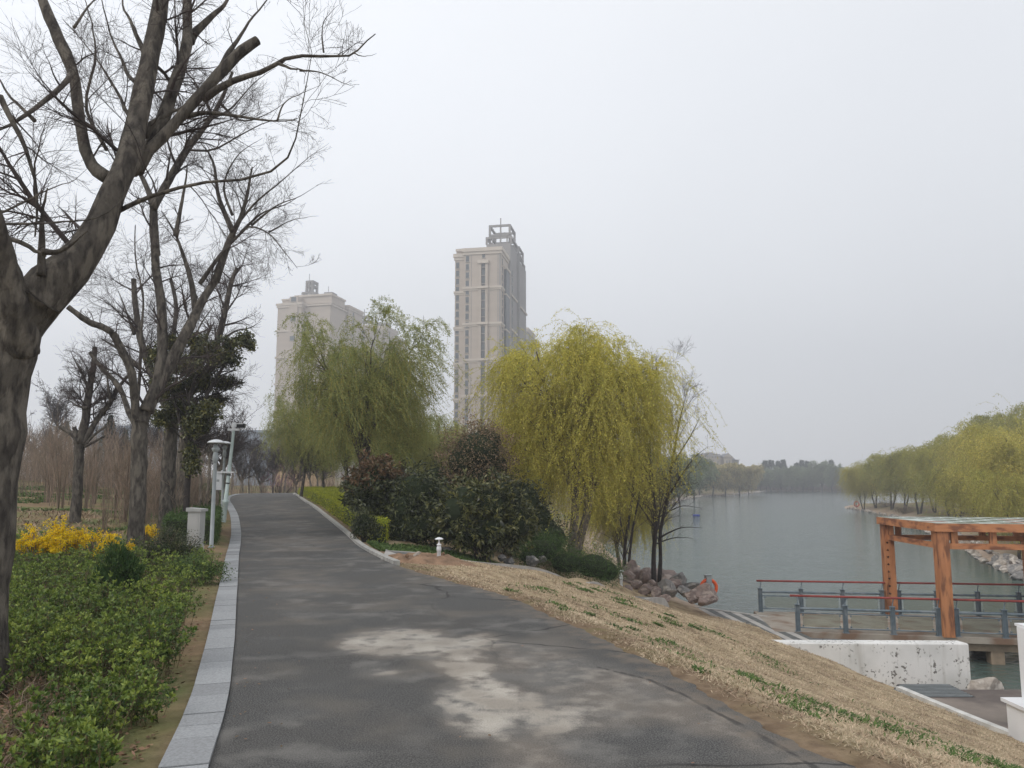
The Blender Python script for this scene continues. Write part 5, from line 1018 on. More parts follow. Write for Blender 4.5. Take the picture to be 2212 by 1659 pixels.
def px_ell(lst, d, base, gr=1.12):       # (px, py, half width px, half height px, depth factor) -> local ellipsoids
    o = []
    for px, py, rx, ry, dz in lst:
        c = Wd(px, py, d+dz); s_ = (d+dz)/F; o.append((c[0]-base[0], c[1]-base[1], c[2]-base[2], rx*s_*gr, rx*s_*.9*gr, ry*s_*gr))
    return o
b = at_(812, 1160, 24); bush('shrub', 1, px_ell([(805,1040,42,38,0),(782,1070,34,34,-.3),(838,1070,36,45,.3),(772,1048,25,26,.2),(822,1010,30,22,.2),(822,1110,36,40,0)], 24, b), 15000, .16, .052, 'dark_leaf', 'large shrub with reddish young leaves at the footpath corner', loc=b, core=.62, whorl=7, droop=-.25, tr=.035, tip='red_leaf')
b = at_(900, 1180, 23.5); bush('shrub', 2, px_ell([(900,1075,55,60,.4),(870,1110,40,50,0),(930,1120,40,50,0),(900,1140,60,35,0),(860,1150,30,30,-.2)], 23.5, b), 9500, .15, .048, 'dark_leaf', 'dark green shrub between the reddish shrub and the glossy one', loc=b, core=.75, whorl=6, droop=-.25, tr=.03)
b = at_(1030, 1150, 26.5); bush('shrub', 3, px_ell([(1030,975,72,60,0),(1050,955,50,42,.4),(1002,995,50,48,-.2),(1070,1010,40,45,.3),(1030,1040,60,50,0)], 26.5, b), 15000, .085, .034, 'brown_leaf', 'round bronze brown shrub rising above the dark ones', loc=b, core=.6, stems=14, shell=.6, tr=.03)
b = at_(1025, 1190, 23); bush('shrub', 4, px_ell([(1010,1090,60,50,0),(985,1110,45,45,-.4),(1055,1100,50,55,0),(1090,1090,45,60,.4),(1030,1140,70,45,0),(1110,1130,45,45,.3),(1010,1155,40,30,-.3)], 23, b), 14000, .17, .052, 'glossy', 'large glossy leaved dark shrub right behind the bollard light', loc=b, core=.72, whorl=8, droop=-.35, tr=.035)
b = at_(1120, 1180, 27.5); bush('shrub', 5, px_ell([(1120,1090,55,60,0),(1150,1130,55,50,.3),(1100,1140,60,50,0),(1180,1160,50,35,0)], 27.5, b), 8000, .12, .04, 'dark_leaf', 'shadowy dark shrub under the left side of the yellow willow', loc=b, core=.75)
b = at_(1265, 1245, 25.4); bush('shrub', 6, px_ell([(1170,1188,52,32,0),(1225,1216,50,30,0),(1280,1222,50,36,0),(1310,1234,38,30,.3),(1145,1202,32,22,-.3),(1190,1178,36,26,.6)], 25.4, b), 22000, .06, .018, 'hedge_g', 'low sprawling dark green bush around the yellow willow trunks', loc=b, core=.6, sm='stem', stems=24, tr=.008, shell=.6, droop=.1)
b = at_(945, 1160, 27.5); bush('shrub', 8, px_ell([(945,1060,55,60,0),(900,1100,50,60,0),(985,1110,60,60,.4),(1060,1110,70,60,.5)], 27.5, b), 11000, .11, .034, 'dark_leaf', 'added dark shrub filling in the darkness behind the dark and glossy shrubs', loc=b, core=.75, whorl=6, droop=-.2)  # shrub added to fill in the darkness behind the cluster
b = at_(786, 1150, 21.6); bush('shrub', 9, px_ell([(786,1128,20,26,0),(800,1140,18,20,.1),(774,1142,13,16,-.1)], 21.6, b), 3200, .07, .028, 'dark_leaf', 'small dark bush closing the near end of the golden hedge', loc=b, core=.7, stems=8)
# bare twin stem tree at the water
d_ = 31.8; b = Wd(1418, 1252, d_); b[2] = gh(b[0], b[1])
th = [limb([(1413,1262),(1412,1200),(1416,1140),(1410,1060),(1402,980),(1412,900),(1405,840),(1420,795)], d_, [5.4,4.8,4.2,3.6,3.1,2.5,1.8,1.1], I), limb([(1424,1258),(1427,1200),(1426,1150),(1440,1080),(1450,1010),(1462,940),(1470,900),(1478,870)], d_+.3, [4.4,4,3.7,3.3,2.9,2.3,1.6,.9], I, .4)]
tn_ = [limb([(1427,1160),(1470,1140),(1520,1139)], d_, [2.2,1.8,1], I, -.4), limb([(1440,1080),(1470,1030),(1500,990),(1532,965)], d_+.3, [2.6,2,1.6,.8], I), limb([(1418,1120),(1470,1095),(1515,1100)], d_, [1.8,1.5,.9], I), limb([(1405,1010),(1380,960),(1375,900)], d_, [2.4,2,1], I), limb([(1455,1000),(1492,940),(1512,900)], d_+.3, [2.2,1.8,.9], I), limb([(1416,1175),(1460,1162),(1500,1165)], d_, [1.8,1.5,.8], I)]
traced_tree('bare_tree', b, th, tn_, 'thin bare tree with two dark stems growing among the shore rocks', n=(90, 480, 2200), seed=31, tw=.0045, Ls=((.15, .38), (.3, .6), (.35, .7)), up=(.5, .35, .2), bark='bark_dark', curl=.14)
d_ = 36.; b = Wd(1350, 1225, d_); b[2] = gh(b[0], b[1])
th = [limb([(1352,1240),(1350,1180),(1362,1100),(1372,1000),(1370,900)], d_, [3.4,3,2.7,2.1,1.1], I)]
traced_tree('bare_tree', b, th, [limb([(1357,1235),(1366,1150),(1385,1050),(1395,960)], d_, [3.5,3,2.4,1], I)], 'slim bare sapling behind the weathered bollard light', n=(20, 110, 400), seed=32, tw=.0045, up=(.5, .4, .2), bark='bark_dark', curl=.18)

# ---------------------------------------------------------------- hedges
def hedge(name, line, w_, h, m, label, seed, n, leaf=.045, lw=.022, cat='hedge', round_=.12, zs=0., wid2=None):
    """clipped hedge with a flat top following a ground line (left side = line, width w_ to the right)"""
    rng = np.random.RandomState(seed); L = resample(np.array([(*q, 0) for q in line], float), 60); o2 = offs(L, -w_) if wid2 is None else resample(np.array([(*q, 0) for q in wid2], float), 60)
    zg1 = ground_h(L[:, 0], L[:, 1]); zg2 = ground_h(o2[:, 0], o2[:, 1]); zt = np.maximum(zg1, zg2)*.5+zg1*.5+h+zs
    base = np.array([L[:, 0].mean(), L[:, 1].mean(), zg1.mean()]); r = empty(name, base, label, cat)
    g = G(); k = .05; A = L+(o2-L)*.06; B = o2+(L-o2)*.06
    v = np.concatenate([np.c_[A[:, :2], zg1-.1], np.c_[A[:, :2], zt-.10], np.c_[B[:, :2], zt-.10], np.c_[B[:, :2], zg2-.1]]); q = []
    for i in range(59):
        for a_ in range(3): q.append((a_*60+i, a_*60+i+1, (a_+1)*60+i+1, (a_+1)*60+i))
    g.add(v, q+[(0, 60, 120, 180), (59, 239, 179, 119)]); child(g, 'solid_core', M['hedge_core'], r)  # opaque dark green filler inside the leaves, blocks see-through
    s_ = arc(L); Lt = s_[-1]; Wm = np.linalg.norm(o2-L, axis=1).mean(); ar = np.array([Lt*h, Lt*Wm, Lt*h, Wm*h, Wm*h]); nn = (ar/ar.sum()*n).astype(int); C = []; Nn = []
    def P_(t_, u, z):       # t along, u across, z 0..1
        i = t_*59; k_ = np.clip(i.astype(int), 0, 58); f = i-k_; a = L[k_]*(1-f)[:, None]+L[k_+1]*f[:, None]; b_ = o2[k_]*(1-f)[:, None]+o2[k_+1]*f[:, None]
        zg = (zg1[k_]*(1-f)+zg1[k_+1]*f)*(1-u)+(zg2[k_]*(1-f)+zg2[k_+1]*f)*u; zz = zt[k_]*(1-f)+zt[k_+1]*f
        p_ = a*(1-u)[:, None]+b_*u[:, None]; lum = .05*mesh_noise(p_[:, 0], p_[:, 1], 3, seed)+.02*rng.normal(size=len(u)); p_[:, 2] = zg+(zz-zg)*z+lum; return p_
    for i, (nk, up_) in enumerate(zip(nn, (0, 1, 0, 0, 0))):
        t_ = rng.uniform(0, 1, nk); u = rng.uniform(0, 1, nk); z = rng.uniform(.02, 1, nk); e_ = np.abs(rng.normal(size=nk))*.035
        if i == 0: c = P_(t_, -e_*.5+.02, z)
        elif i == 1: c = P_(t_, u, 1-e_*.6)
        elif i == 2: c = P_(t_, 1+e_*.5-.02, z)
        elif i == 3: c = P_(-e_*.012, u, z)
        else: c = P_(1+e_*.012, u, z)
        C.append(c)
    C = np.concatenate(C); C += rng.normal(size=C.shape)*.03; g = G(); D = unit(rng.normal(size=C.shape)+np.array([0, 0, .5])); g.leaves(C, D, leaf*rng.uniform(.6, 1.3, len(C)), lw, rng=rng)
    child(g, 'foliage', M[m], r); return r
sel = (rr[:, 1] > 21.4) & (np.arange(900) < 880); ln_ = offs(rr, -.38)[sel][::6]; fr_ = offs(rr, -2.6)[sel][::6]
nn_ = len(ln_); k_ = np.linspace(0, 1, nn_)[:, None]
hl = [tuple(q[:2]) for q in ln_[:-2]]; hr = [tuple(q[:2]) for q in (ln_[:-2]+np.c_[.45+2.45*k_[:-2], .5+1.8*k_[:-2], 0*k_[:-2]])]
hedge('hedge', hl, 1, .52, 'hedge_y', 'clipped golden green hedge curving along the right road edge', 3, 52000, leaf=.05, lw=.028, wid2=hr)
c1 = onground(440, 1186); c2 = onground(503, 1184); kk = offs(rl, .62)
f_ = kk[(kk[:, 1] > c2[1]+.2) & (kk[:, 1] < c2[1]+4.2)][:, :2]; 
hedge('hedge', [tuple(q) for q in f_[::-3]], 1.15, .62, 'hedge_g', 'dark green box hedge between the garden lamp and the road', 4, 16000, wid2=[tuple(q) for q in (f_[::-3]-[1.35, 0])], leaf=.045)
f_ = kk[(kk[:, 1] > 34) & (kk[:, 1] < 44)][:, :2]
hedge('hedge', [tuple(q) for q in f_[::-6]], 1, .65, 'hedge_g', 'small far dark hedge at the left of the road bend', 5, 7000, wid2=[tuple(q) for q in (f_[::-6]-[1.9, 0])], leaf=.09, lw=.05)

# ---------------------------------------------------------------- left side: forsythia, conifer, small shrubs
def forsythia(px, py, d, wpx, hpx, seed, label):
    rng = np.random.RandomState(seed); b = at_(px, py, d); r = empty('forsythia_bush', b, label, 'shrub', 'yellow flowering bushes'); s_ = d/F; n = 34
    a = rng.uniform(0, 6.28, n); R_ = rng.uniform(.2, 1, n)*wpx*s_; hh = hpx*s_*rng.uniform(.6, 1.05, n)*(1-.35*(R_/(wpx*s_))**2); brs = []
    for i in range(n): x, y = math.cos(a[i])*R_[i], math.sin(a[i])*R_[i]*.8; brs.append([(x*.08, y*.08, -.1, .012), (x*.35, y*.35, hh[i]*.6, .009), (x*.75, y*.75, hh[i]*.98, .006), (x*1.05, y*1.05, hh[i]*.95, .003)])
    P_, Rr_ = stack(brs, 8); P1, R1 = spawn(rng, P_, Rr_, 130, 6, .3, 1, (.4, 1.), (.2, .5), .1, .25, .6, .003); g = G(); g.tubes(P_, Rr_, 4); g.tubes(P1, R1, 3); g.build('stems', M['thicket'], r)
    g = G(); A_ = np.concatenate([P_[:, 2:], P1]) if P_[:, 2:].shape[1] == P1.shape[1] else P1; n = 6500; q, T, _ = interp_at(A_, np.zeros(A_.shape[:2]), rng.randint(0, len(A_), n), rng.uniform(.1, 1, n)); keep = mesh_noise(q[:, 0]*6, q[:, 2]*6, 1, seed) > -.25; q = q[keep]
    g.leaves(q+rng.normal(size=q.shape)*.012, rng.normal(size=q.shape), .034, .018, rng=rng); g.build('blossom', M['yellow'], r); return r
forsythia(78, 1200, 13.2, 52, 90, 1, 'leftmost yellow flowering bush beside the big leaning trunk'); forsythia(135, 1195, 14.0, 50, 92, 5, 'yellow flowering bush in the middle in front of the pollarded trunk')
forsythia(210, 1190, 14.2, 66, 84, 2, 'widest yellow flowering bush left of the forked tree'); forsythia(318, 1160, 18.0, 26, 46, 3, 'small yellow flowering bush between the two grey trunks')
b = onground(250, 1322); s_ = b[1]/F; bush('thuja', 11, [(0, 0, .36*1, .42*1, .38, .52), (-.1, 0, .25, .44, .36, .34), (.12, -.05, .3, .4, .36, .40), (.02, 0, .62, .22, .22, .32)], 15000, .085, .026, 'thuja', 'small dark conical conifer among the groundcover', 'conifer', loc=b, core=.8, sm='bark_dark', stems=3, droop=1.3, shell=.3)
o = bpy.data.objects['thuja']; k = 112*s_/.92; o.scale = (k*.8, k*.8, k*1.12)
b = onground(350, 1235); s_ = b[1]/F; bush('shrub', 12, [(0, 0, .38, .55, .45, .34), (-.25, 0, .28, .4, .35, .28), (.35, .1, .34, .4, .35, .30), (.05, .1, .62, .3, .3, .22)], 12000, .035, .014, 'dark_leaf', 'twiggy dark green shrub in front of the grey cabinet', loc=b, core=.45, sm='thicket', stems=26, shell=.8, tr=.006)
b = onground(425, 1262); bush('shrub', 13, [(0, 0, .22, .42, .35, .24), (.25, 0, .2, .3, .3, .2), (-.3, .1, .25, .3, .3, .2)], 5500, .035, .016, 'cover_d', 'low leafy shrub between cabinet and road kerb', loc=b, core=None, sm='stem', stems=20, shell=.9, tr=.005)
print('mid veg', time.time()-T0)
# ---------------------------------------------------------------- background woods left
def bg_tree(px, d, seed=0): pass
gt, gc, _ = bare_meshes(41, 5.2, 1.7, .36, 6, 40, 220, 1100, 1600, tr=.016, tw=.008); p = at_(655*0+550, 1055, 44)
bt1 = place_tree('bare_tree', gt, gc, M['bark_pale'], M['twig'], p, 'vase shaped bare tree right of the camera pole top', 'tree', 'bare trees of the wood behind the bend')
gt, gc, _ = bare_meshes(43, 6, 1.3, .45, 4, 30, 200, 900, 1300, tr=.012, tw=.009)
bt2 = place_tree('bare_tree', gt, gc, M['bark_pale'], M['twig'], at_(592, 1055, 66), 'tall thin bare tree beyond the left half of the road bend', 'tree', 'bare trees of the wood behind the bend')
bt1.location = [float(v) for v in at_(524, 1060, 64)]
bgt = [(bt1,565,66,.9,'bare tree behind the middle of the road bend'),(bt2,618,64,1.1,'leaning pale trunk beyond the road bend'),(bt2,606,65,1.,'dark thin trunk paired beside the leaning pale one'),(bt2,682,60,1.,'pale double trunk beyond the golden hedge'),(bt2,670,60,1.,'thin tree behind the pale double trunk'),(bt1,640,68,1.,'faint bare tree past the hedge tip'),
 (bt2,540,68,1.1,'hazy thin trunk right of the leaning pole'),(bt1,486,50,1.,'bare tree just behind the leaning pole'),(bt1,470,34,.85,'bare tree between garden lamp and evergreen'),(bt2,445,30,.8,'thin trunk directly left of the garden lamp'),(bt2,430,27,.75,'brown trunk above the grey cabinet lid'),
 (bt1,350,48,1.,'bare tree deep behind the forked trunk'),(bt1,250,55,1.1,'bare crown between pollarded and forked tree'),(bt2,110,50,1.2,'tall pale leaning trunk far left'),(bt1,75,60,1.2,'hazy bare tree far left beside the big trunk'),(bt1,590,80,1.2,'smallest hazy bare tree above the road bend'),(bt2,500,85,1.3,'remote thin tree above the small far hedge'),(bt1,700,75,1.2,'bare tree hazed behind the willow curtain'),(bt1,420,70,1.3,'hazy bare crown behind the evergreen leaves'),(bt2,300,75,1.3,'remote bare tree behind the forked trunk')]
for i, (src, px, d, s_, lab) in enumerate(bgt): again(src, at_(px, 1055, d), i*1.1, lab, scale=s_)
# hazy evergreens at the left horizon
def conifer(seed, H, W_, n=5000, leaf=.25):
    rng = np.random.RandomState(seed); g = G(); gs = G(); gs.tubes([[(0, 0, -.3), (0, 0, H*.5), (0, 0, H)]], [[H*.02, H*.014, .02]], 6)
    z = rng.uniform(.12, 1, n); tier = np.floor(z*9)/9; r = (1-z)*W_*(1-.45*((z*9) % 1))+.05; a = rng.uniform(0, 6.28, n); rr_ = r*rng.uniform(.3, 1, n)**.5; c = np.stack([rr_*np.cos(a), rr_*np.sin(a), z*H-rr_*.25], 1)
    g.leaves(c, unit(c*[1, 1, 0]+rng.normal(size=c.shape)*.3+[0, 0, -.2]), leaf, leaf*.3, rng=rng); return gs, g
gs, g = conifer(1, 9, 2.6); cf = place_tree('conifer', gs, g, M['bark_dark'], M['conifer'], at_(100, 1050, 120), 'hazy conifer at the far left horizon beside the big trunk', 'tree', 'conifers behind the left wood')
gs2, g2 = conifer(2, 11, 1.9, 4000, .4)
for px, d, s_, lab in [(230,60,.7,'conifer seen through the pollarded crown'),(265,58,.55,'low dark pine left of the forked trunk'),(135,85,.8,'second hazy conifer at the far left horizon')]: again(cf, at_(px, 1050, d), px, lab, scale=(s_*1.2, s_*1.2, s_))
# brown thicket of bare saplings: uncountable
def thicket(n, pts, h, seed, mname, label, name='thicket', r0=.006, kids=5):
    rng = np.random.RandomState(seed); P0 = pts(rng, n); n = len(P0); zz = ground_h(P0[:, 0], P0[:, 1]); H_ = rng.uniform(.65, 1.1, n)*h; K = 6; d = unit(rng.normal(size=(n, 3))*.16+[0, 0, 1]); p = np.c_[P0, zz-.05]; Ps = [p]
    for k in range(K-1): d = unit(d+rng.normal(size=(n, 3))*.07+[0, 0, .05]); Ps.append(Ps[-1]+d*(H_/(K-1))[:, None])
    P_ = np.stack(Ps, 1); sc_ = np.sqrt(P0[:, 1]/25)[:, None]; R_ = r0*sc_*np.linspace(1.3, .35, K)[None]*rng.uniform(.7, 1.4, (n, 1)); g = G(); g.tubes(P_, R_, 3)
    P1, R1 = spawn(rng, P_, R_, n*kids, 4, .25, .98, (.3, .8), (.12, .35), .3, .2, .6, .0045); R1 = np.maximum(R1, .0042*np.sqrt(P1[:, :1, 1]/25)); g.tubes(P1, R1, 3)
    return tag(g.build(name, M[mname], attr=None), label, 'thicket', kind='stuff')
def region(polyp, zmax=None):
    def f(rng, n):
        q = np.array(polyp); x = rng.uniform(q[:, 0].min(), q[:, 0].max(), n*4); y = rng.uniform(q[:, 1].min(), q[:, 1].max(), n*4)
        # clumps
        keep = (poly_sd(q, x, y) > 0) & (poly_sd(ROADPOLY, x, y) < -1.3) & (mesh_noise(x, y, .9, 4) > -.12); x, y = x[keep][:n], y[keep][:n]; x = np.round(x*1.1)/1.1*.75+x*.25; y = np.round(y*1.1)/1.1*.75+y*.25; return np.stack([x, y], 1)
    return f
thicket(4200, region([(-36, 32), (-11.5, 26), (-11.5, 46), (-30, 62), (-60, 62)]), 3.1, 5, 'thicket', 'dense brown thicket of bare saplings behind the left trees', kids=5)
thicket(1500, region([(-52, 60), (-12, 62), (-4, 68), (-10, 80), (-70, 80)]), 3.4, 6, 'thicket', 'hazy brown sapling thicket beyond the road bend', kids=3, r0=.008)
thicket(700, region([(-10.8, 22), (-9.2, 22), (-10.0, 31), (-15, 33)]), 1.5, 7, 'thicket', 'reddish bare scrub behind the grey lamp and cabinet', kids=8, r0=.005)
# individually visible multi stem shrubs at the thicket edge
def multistem(seed, h=2.6, n=9):
    rng = np.random.RandomState(seed); brs = []
    for k in range(n): a = rng.uniform(0, 6.28); w_ = rng.uniform(.15, .6); brs.append([(math.cos(a)*.08, math.sin(a)*.08, -.1, .02), (math.cos(a)*w_*.4, math.sin(a)*w_*.4, h*.35, .015), (math.cos(a)*w_, math.sin(a)*w_, h*rng.uniform(.8, 1.05), .005)])
    P_, R_ = stack(brs, 8); g = G(); g.tubes(P_, R_, 5); g2_ = G(); P1, R1 = spawn(rng, P_, R_, 60, 5, .3, 1, (.3, .8), (.2, .4), .3, .2, .6, .005); P2, R2 = spawn(rng, P1, R1, 200, 4, .2, 1, (.3, .8), (.3, .6), .3, .2, .6, .004); g2_.tubes(P1, R1, 3); g2_.tubes(P2, R2, 3); return g, g2_
ms = None
for i, (px, py, s_, lab) in enumerate([(130,1100,1.,'bare multi stemmed shrub left of the pollarded trunk'),(205,1088,1.,'bare shrub just right of the pollarded trunk'),(268,1128,.9,'bare shrub with brown foot left of the forked trunk'),(245,1118,.8,'bare shrub between pollarded trunk and forked trunk'),(100,1085,1.1,'bare shrub nearest the big leaning trunk'),(185,1098,.8,'short bare shrub behind the pollarded trunk'),(225,1150,.5,'young shrub rising from the yellow blossom'),(610,1062,.9,'bare shrub beyond the far road kerb'),(572,1062,.8,'second bare shrub beyond the far road kerb')]):
    q = onground(px, py)
    if q[1] > 70 or px > 500: q = at_(px, py, 64)
    if ms is None: a_, b_ = multistem(3); ms = place_tree('bare_shrub', a_, b_, M['thicket'], M['thicket'], q, lab, 'shrub', 'bare shrubs at the thicket edge')
    else: again(ms, q, i*.9, lab, scale=s_)
b = at_(605, 1040, 62); rng = np.random.RandomState(4); M['pink'] = mat('magenta_blossom', (.27, .13, .19), (.20, .10, .14), 2, .8, island=.3)
bush('redbud', 15, [(0, 0, 2.4, 1.3, 1.3, 1.1), (.8, 0, 2.1, .8, .8, .7), (-.7, 0, 1.9, .8, .8, .7)], 650, .09, .05, 'pink', 'small magenta blossoming tree hazed behind the road bend', 'tree', loc=b, stems=8, shell=.9, tr=.03)
# low pale buildings glimpsed between the trees
def simple_building(name, px, d, wpx, pytop, mwall, mroof, label, depth=12, win=True):
    p = at_(px, 1045, d); s_ = d/F; h = high(p, pytop); w_ = wpx*s_; r = empty(name, p, label, 'building'); g = G(); g.box((-w_/2, 0, -1), (w_/2, depth, h)); g.build('wall', mwall, r)
    g = G(); g.box((-w_/2-.4, -.4, h), (w_/2+.4, depth+.4, h+.5)); g.build('roof', mroof, r)
    if win:
        n = max(3, int(w_/4))
        for i in range(n): g = G(); x = -w_/2+w_*(i+.5)/n; g.box((x-.8, -.05, h*.55), (x+.8, .05, h*.8)); g.build('window', M['dwin'], r)
    return r
M['dwin'] = mat('dark_window', (.10, .12, .14), (.07, .085, .10), .5, .3); M['bwall'] = mat('blue_grey_cladding', (.30, .35, .42), None, .3, .7); M['owall'] = mat('ochre_wall', (.50, .35, .20), (.42, .30, .18), .3, .8); M['pwall'] = mat('pale_wall', (.45, .42, .38), None, .3, .8)
simple_building('low_building', 540, 150, 75, 935, M['bwall'], M['bwall'], 'long blue grey building glimpsed above the road bend', 20)
simple_building('low_building', 240, 150, 110, 925, M['bwall'], M['bwall'], 'blue grey shed roof glimpsed between the left trunks', 20)
simple_building('low_building', 640, 120, 90, 960, M['owall'], M['pwall'], 'ochre low building behind the willow curtain', 12)

# ---------------------------------------------------------------- right bank and far shore trees
gt, gc = willow_meshes(51, 9.5, 3.6, nstr=1500, leaves_n=26, leaf=.17, lw=.055, mats=('bark', 'willow_f', 's'), low=.06, limbs=10, droop=(.2, .55), stw=.008, trunks=2, tr=.014)
wa = place_tree('willow_tree', gt, gc, M['bark_dark'], [M['bark'], M['willow_f'], M['ystem']], at_(2185, 1150, 66), 'largest right bank willow behind the pergola top', 'tree', 'willows on the right bank')
gt, gc = willow_meshes(52, 9, 3.8, nstr=1200, leaves_n=22, leaf=.24, lw=.08, mats=('bark', 'willow_f', 's'), low=.14, limbs=11, droop=(.15, .5), stw=.010, trunks=2, tr=.014)
M['willow_m'] = mat('mid_green_willow_leaves', (.42, .41, .10), (.28, .29, .075), .25, .8, objrand=.2, island=.3, trans=.3)
wb_ = place_tree('willow_tree', gt, gc, M['bark_dark'], [M['bark'], M['willow_m'], M['ystem']], at_(1985, 1115, 118), 'olive willow in the middle of the right bank row', 'tree', 'willows on the right bank')
def setw(o, px, d, pytop, wpx, rz, H0, W0):
    p = at_(px, 1100, d); o.location = [float(v) for v in p]; h_ = high(p, pytop); w_ = wpx*d/F; o.scale = (w_/W0, w_/W0, h_/H0); o.rotation_euler = (0, 0, rz)
for i, (src, px, d, tp_, wp, lab) in enumerate([(wa,2185,66,905,90,None),(wb_,1985,120,962,62,None),
   (wa,1866,152,1003,30,'yellowish willow at the tip of the right bank'),(wa,1893,150,996,38,'second willow from the tip of the right bank'),(wb_,1925,140,985,48,'dull green willow third from the right bank tip'),(wb_,1952,132,978,50,'grey green willow left of the bank row middle'),
   (wb_,2020,118,972,50,'dark green willow behind the pergola left corner'),(wa,2052,106,955,62,'bright willow above the pergola left corner'),(wb_,2085,112,945,60,'olive willow behind the bright one on the right bank'),(wa,2118,90,932,72,'yellow green willow above the pergola roof middle'),(wa,2150,84,915,74,'tall willow second from the right picture edge'),
   (wb_,2195,100,880,70,'highest thin topped willow at the right picture edge'),(wa,2225,58,930,90,'willow cut off by the right picture edge'),(wa,2120,72,990,70,'willow hanging low over the bank behind the pergola'),(wa,2190,54,1010,80,'nearest low hanging willow seen through the pergola'),(wb_,2070,92,1000,60,'low willow curtain behind the pergola left post')]):
    o = src if lab is None else again(src, (0, 0, 0), 0, lab)
    setw(o, px, d, tp_, wp, i*1.37, 9.5 if src is wa else 9., 3.6 if src is wa else 3.8)
# shrub at the willows' feet on the tip
for px, d, lab in [(1905,148,'brown scrub at the tip of the right bank'),(1945,128,'grey scrub under the right bank willows')]:
    bush('shrub', int(px), [(0, 0, .8, 1.8, 1.2, .9), (1.5, 0, .7, 1.4, 1., .8)], 1800, .16, .05, 'thicket', lab, loc=at_(px, 1100, d), stems=14, shell=.9, tr=.02, sm='bark_dark')
gt, gc = willow_meshes(61, 11, 5.2, nstr=900, leaves_n=18, leaf=.5, lw=.2, mats=('bark', 'far_green', 's'), low=.15, limbs=9, droop=(.12, .3), stw=.016, tr=.016)
wf = place_tree('broadleaf_tree', gt, gc, M['bark_dark'], [M['bark'], M['far_green'], M['bark']], (0, 0, 0), 'hazy grey green tree', 'tree', 'trees along the far shore')
gt, gc = willow_meshes(62, 10, 5., nstr=900, leaves_n=20, leaf=.42, lw=.17, mats=('bark', 'willow_o', 's'), low=.22, limbs=9, droop=(.12, .3), stw=.016, tr=.016)
wo = place_tree('willow_tree', gt, gc, M['bark_dark'], [M['bark'], M['willow_o'], M['bark']], (0, 0, 0), 'amber tinted tree', 'tree', 'trees on the far left point')
far = [(wo,1540,290,1005,46,'amber willow at the left of the far point'),(wo,1568,296,1002,44,'amber willow in the middle of the far point'),(wo,1600,305,1006,44,'amber willow near the end of the far point'),(wo,1620,318,1012,34,'last amber willow at the end of the far point'),(wo,1512,285,1012,40,'amber willow under the distant villa left side'),
  (wf,1470,180,985,60,'grey green tree left of the distant villa'),(wf,1500,240,995,50,'green tree at the foot of the far point'),(wf,1440,150,990,60,'green tree behind the thin bare stems'),(wf,1405,125,985,70,'green tree on the left shore behind the yellow willow'),(wf,1350,110,960,80,'dull green tree deep behind the yellow willow')]
for i, x in enumerate([1645,1668,1690,1712,1735,1757,1778,1800,1822,1845]):
    far.append((wf, x, 392+(i % 3)*9, [1016,1010,1020,1008,1014,1010,998,1004,1018,1022][i], 28, ['first hazy tree right of the far point','second hazy tree of the far shore row','third hazy tree of the far shore row','hazy tree left of the far shore middle','hazy tree at the far shore middle','hazy tree right of the far shore middle','tallest rounded tree of the far shore','hazy tree right of the tallest rounded one','low hazy tree left of the right bank','last far shore tree beside the right bank'][i]))
for i, x in enumerate([1657,1701,1745,1789,1833,1630]):
    far.append((wf, x, 425, 1018, 30, ['pale tree in the second row right of the far point','pale tree in the second row left of the middle','pale tree in the second row at the middle','pale tree in the second row behind the tallest','pale tree in the second row by the right bank','pale tree in the second row behind the amber willows'][i]))
used = set()
for i, (src, px, d, tp_, wp, lab) in enumerate(far):
    if src.name in used: o = again(src, (0, 0, 0), 0, lab)
    else: o = src; used.add(src.name); o['label'] = lab
    setw(o, px, d, tp_, wp, i*.93, 11. if src is wf else 10., 5.2 if src is wf else 5.)
for i, (px, tp_) in enumerate([(1655,995),(1668,994),(1683,996),(1694,993),(1722,1000),(1734,994),(1746,996),(1798,994)]):
    p = at_(px, 1050, 440); h_ = high(p, tp_)
    labs = ['leftmost dark conifer above the far shore trees','second dark conifer from the left above the far shore','third dark conifer above the far shore','fourth dark conifer above the far shore','dark conifer right of the left group of four','pointed conifer near the far shore middle','slender conifer beside the pointed middle one','lone dark conifer at the right of the far treeline']
    if i == 0: gs2_, g2_ = conifer(5, 11, 3.0, 1500, .7); cf2 = place_tree('conifer', gs2_, g2_, M['bark_dark'], M['conifer'], p, labs[0], 'tree', 'conifers above the far shore'); o = cf2
    else: o = again(cf2, p, i*1.3, labs[i])
    o.scale = (2.2+.5*(i < 2), 2.2+.5*(i < 2), h_/11)
# understory of the far bank
def far_scrub(line, n, m, label, h=1.8, w_=8, leaf=.5):
    rng = np.random.RandomState(8); L = np.c_[np.array(line), np.zeros(len(line))]; sa_ = arc(L); q = along(L, sa_, rng.uniform(0, sa_[-1], n)); q[:, 0] += rng.uniform(-2, 2, n); q[:, 1] += rng.uniform(1.5, w_, n); z = ground_h(q[:, 0], q[:, 1]); q[:, 2] = z+rng.uniform(0, 1, n)**1.5*h
    g = G(); g.leaves(q, rng.normal(size=q.shape)+[0, 0, .8], leaf, leaf*.3, rng=rng); return tag(g.build('undergrowth', M[m]), label, 'undergrowth', kind='stuff')
far_scrub([lk(1850,1062.8), lk(1740,1061.5), lk(1637,1061.5)], 14000, 'thicket', 'brown grey undergrowth beneath the far shore trees', 2.2, 22)
far_scrub([(26, 44), (31, 54), (36, 63), (46, 88), (58, 118), (66, 150)], 16000, 'willow_m', 'green undergrowth below the right bank willows', 1.2, 3, .25) if False else None

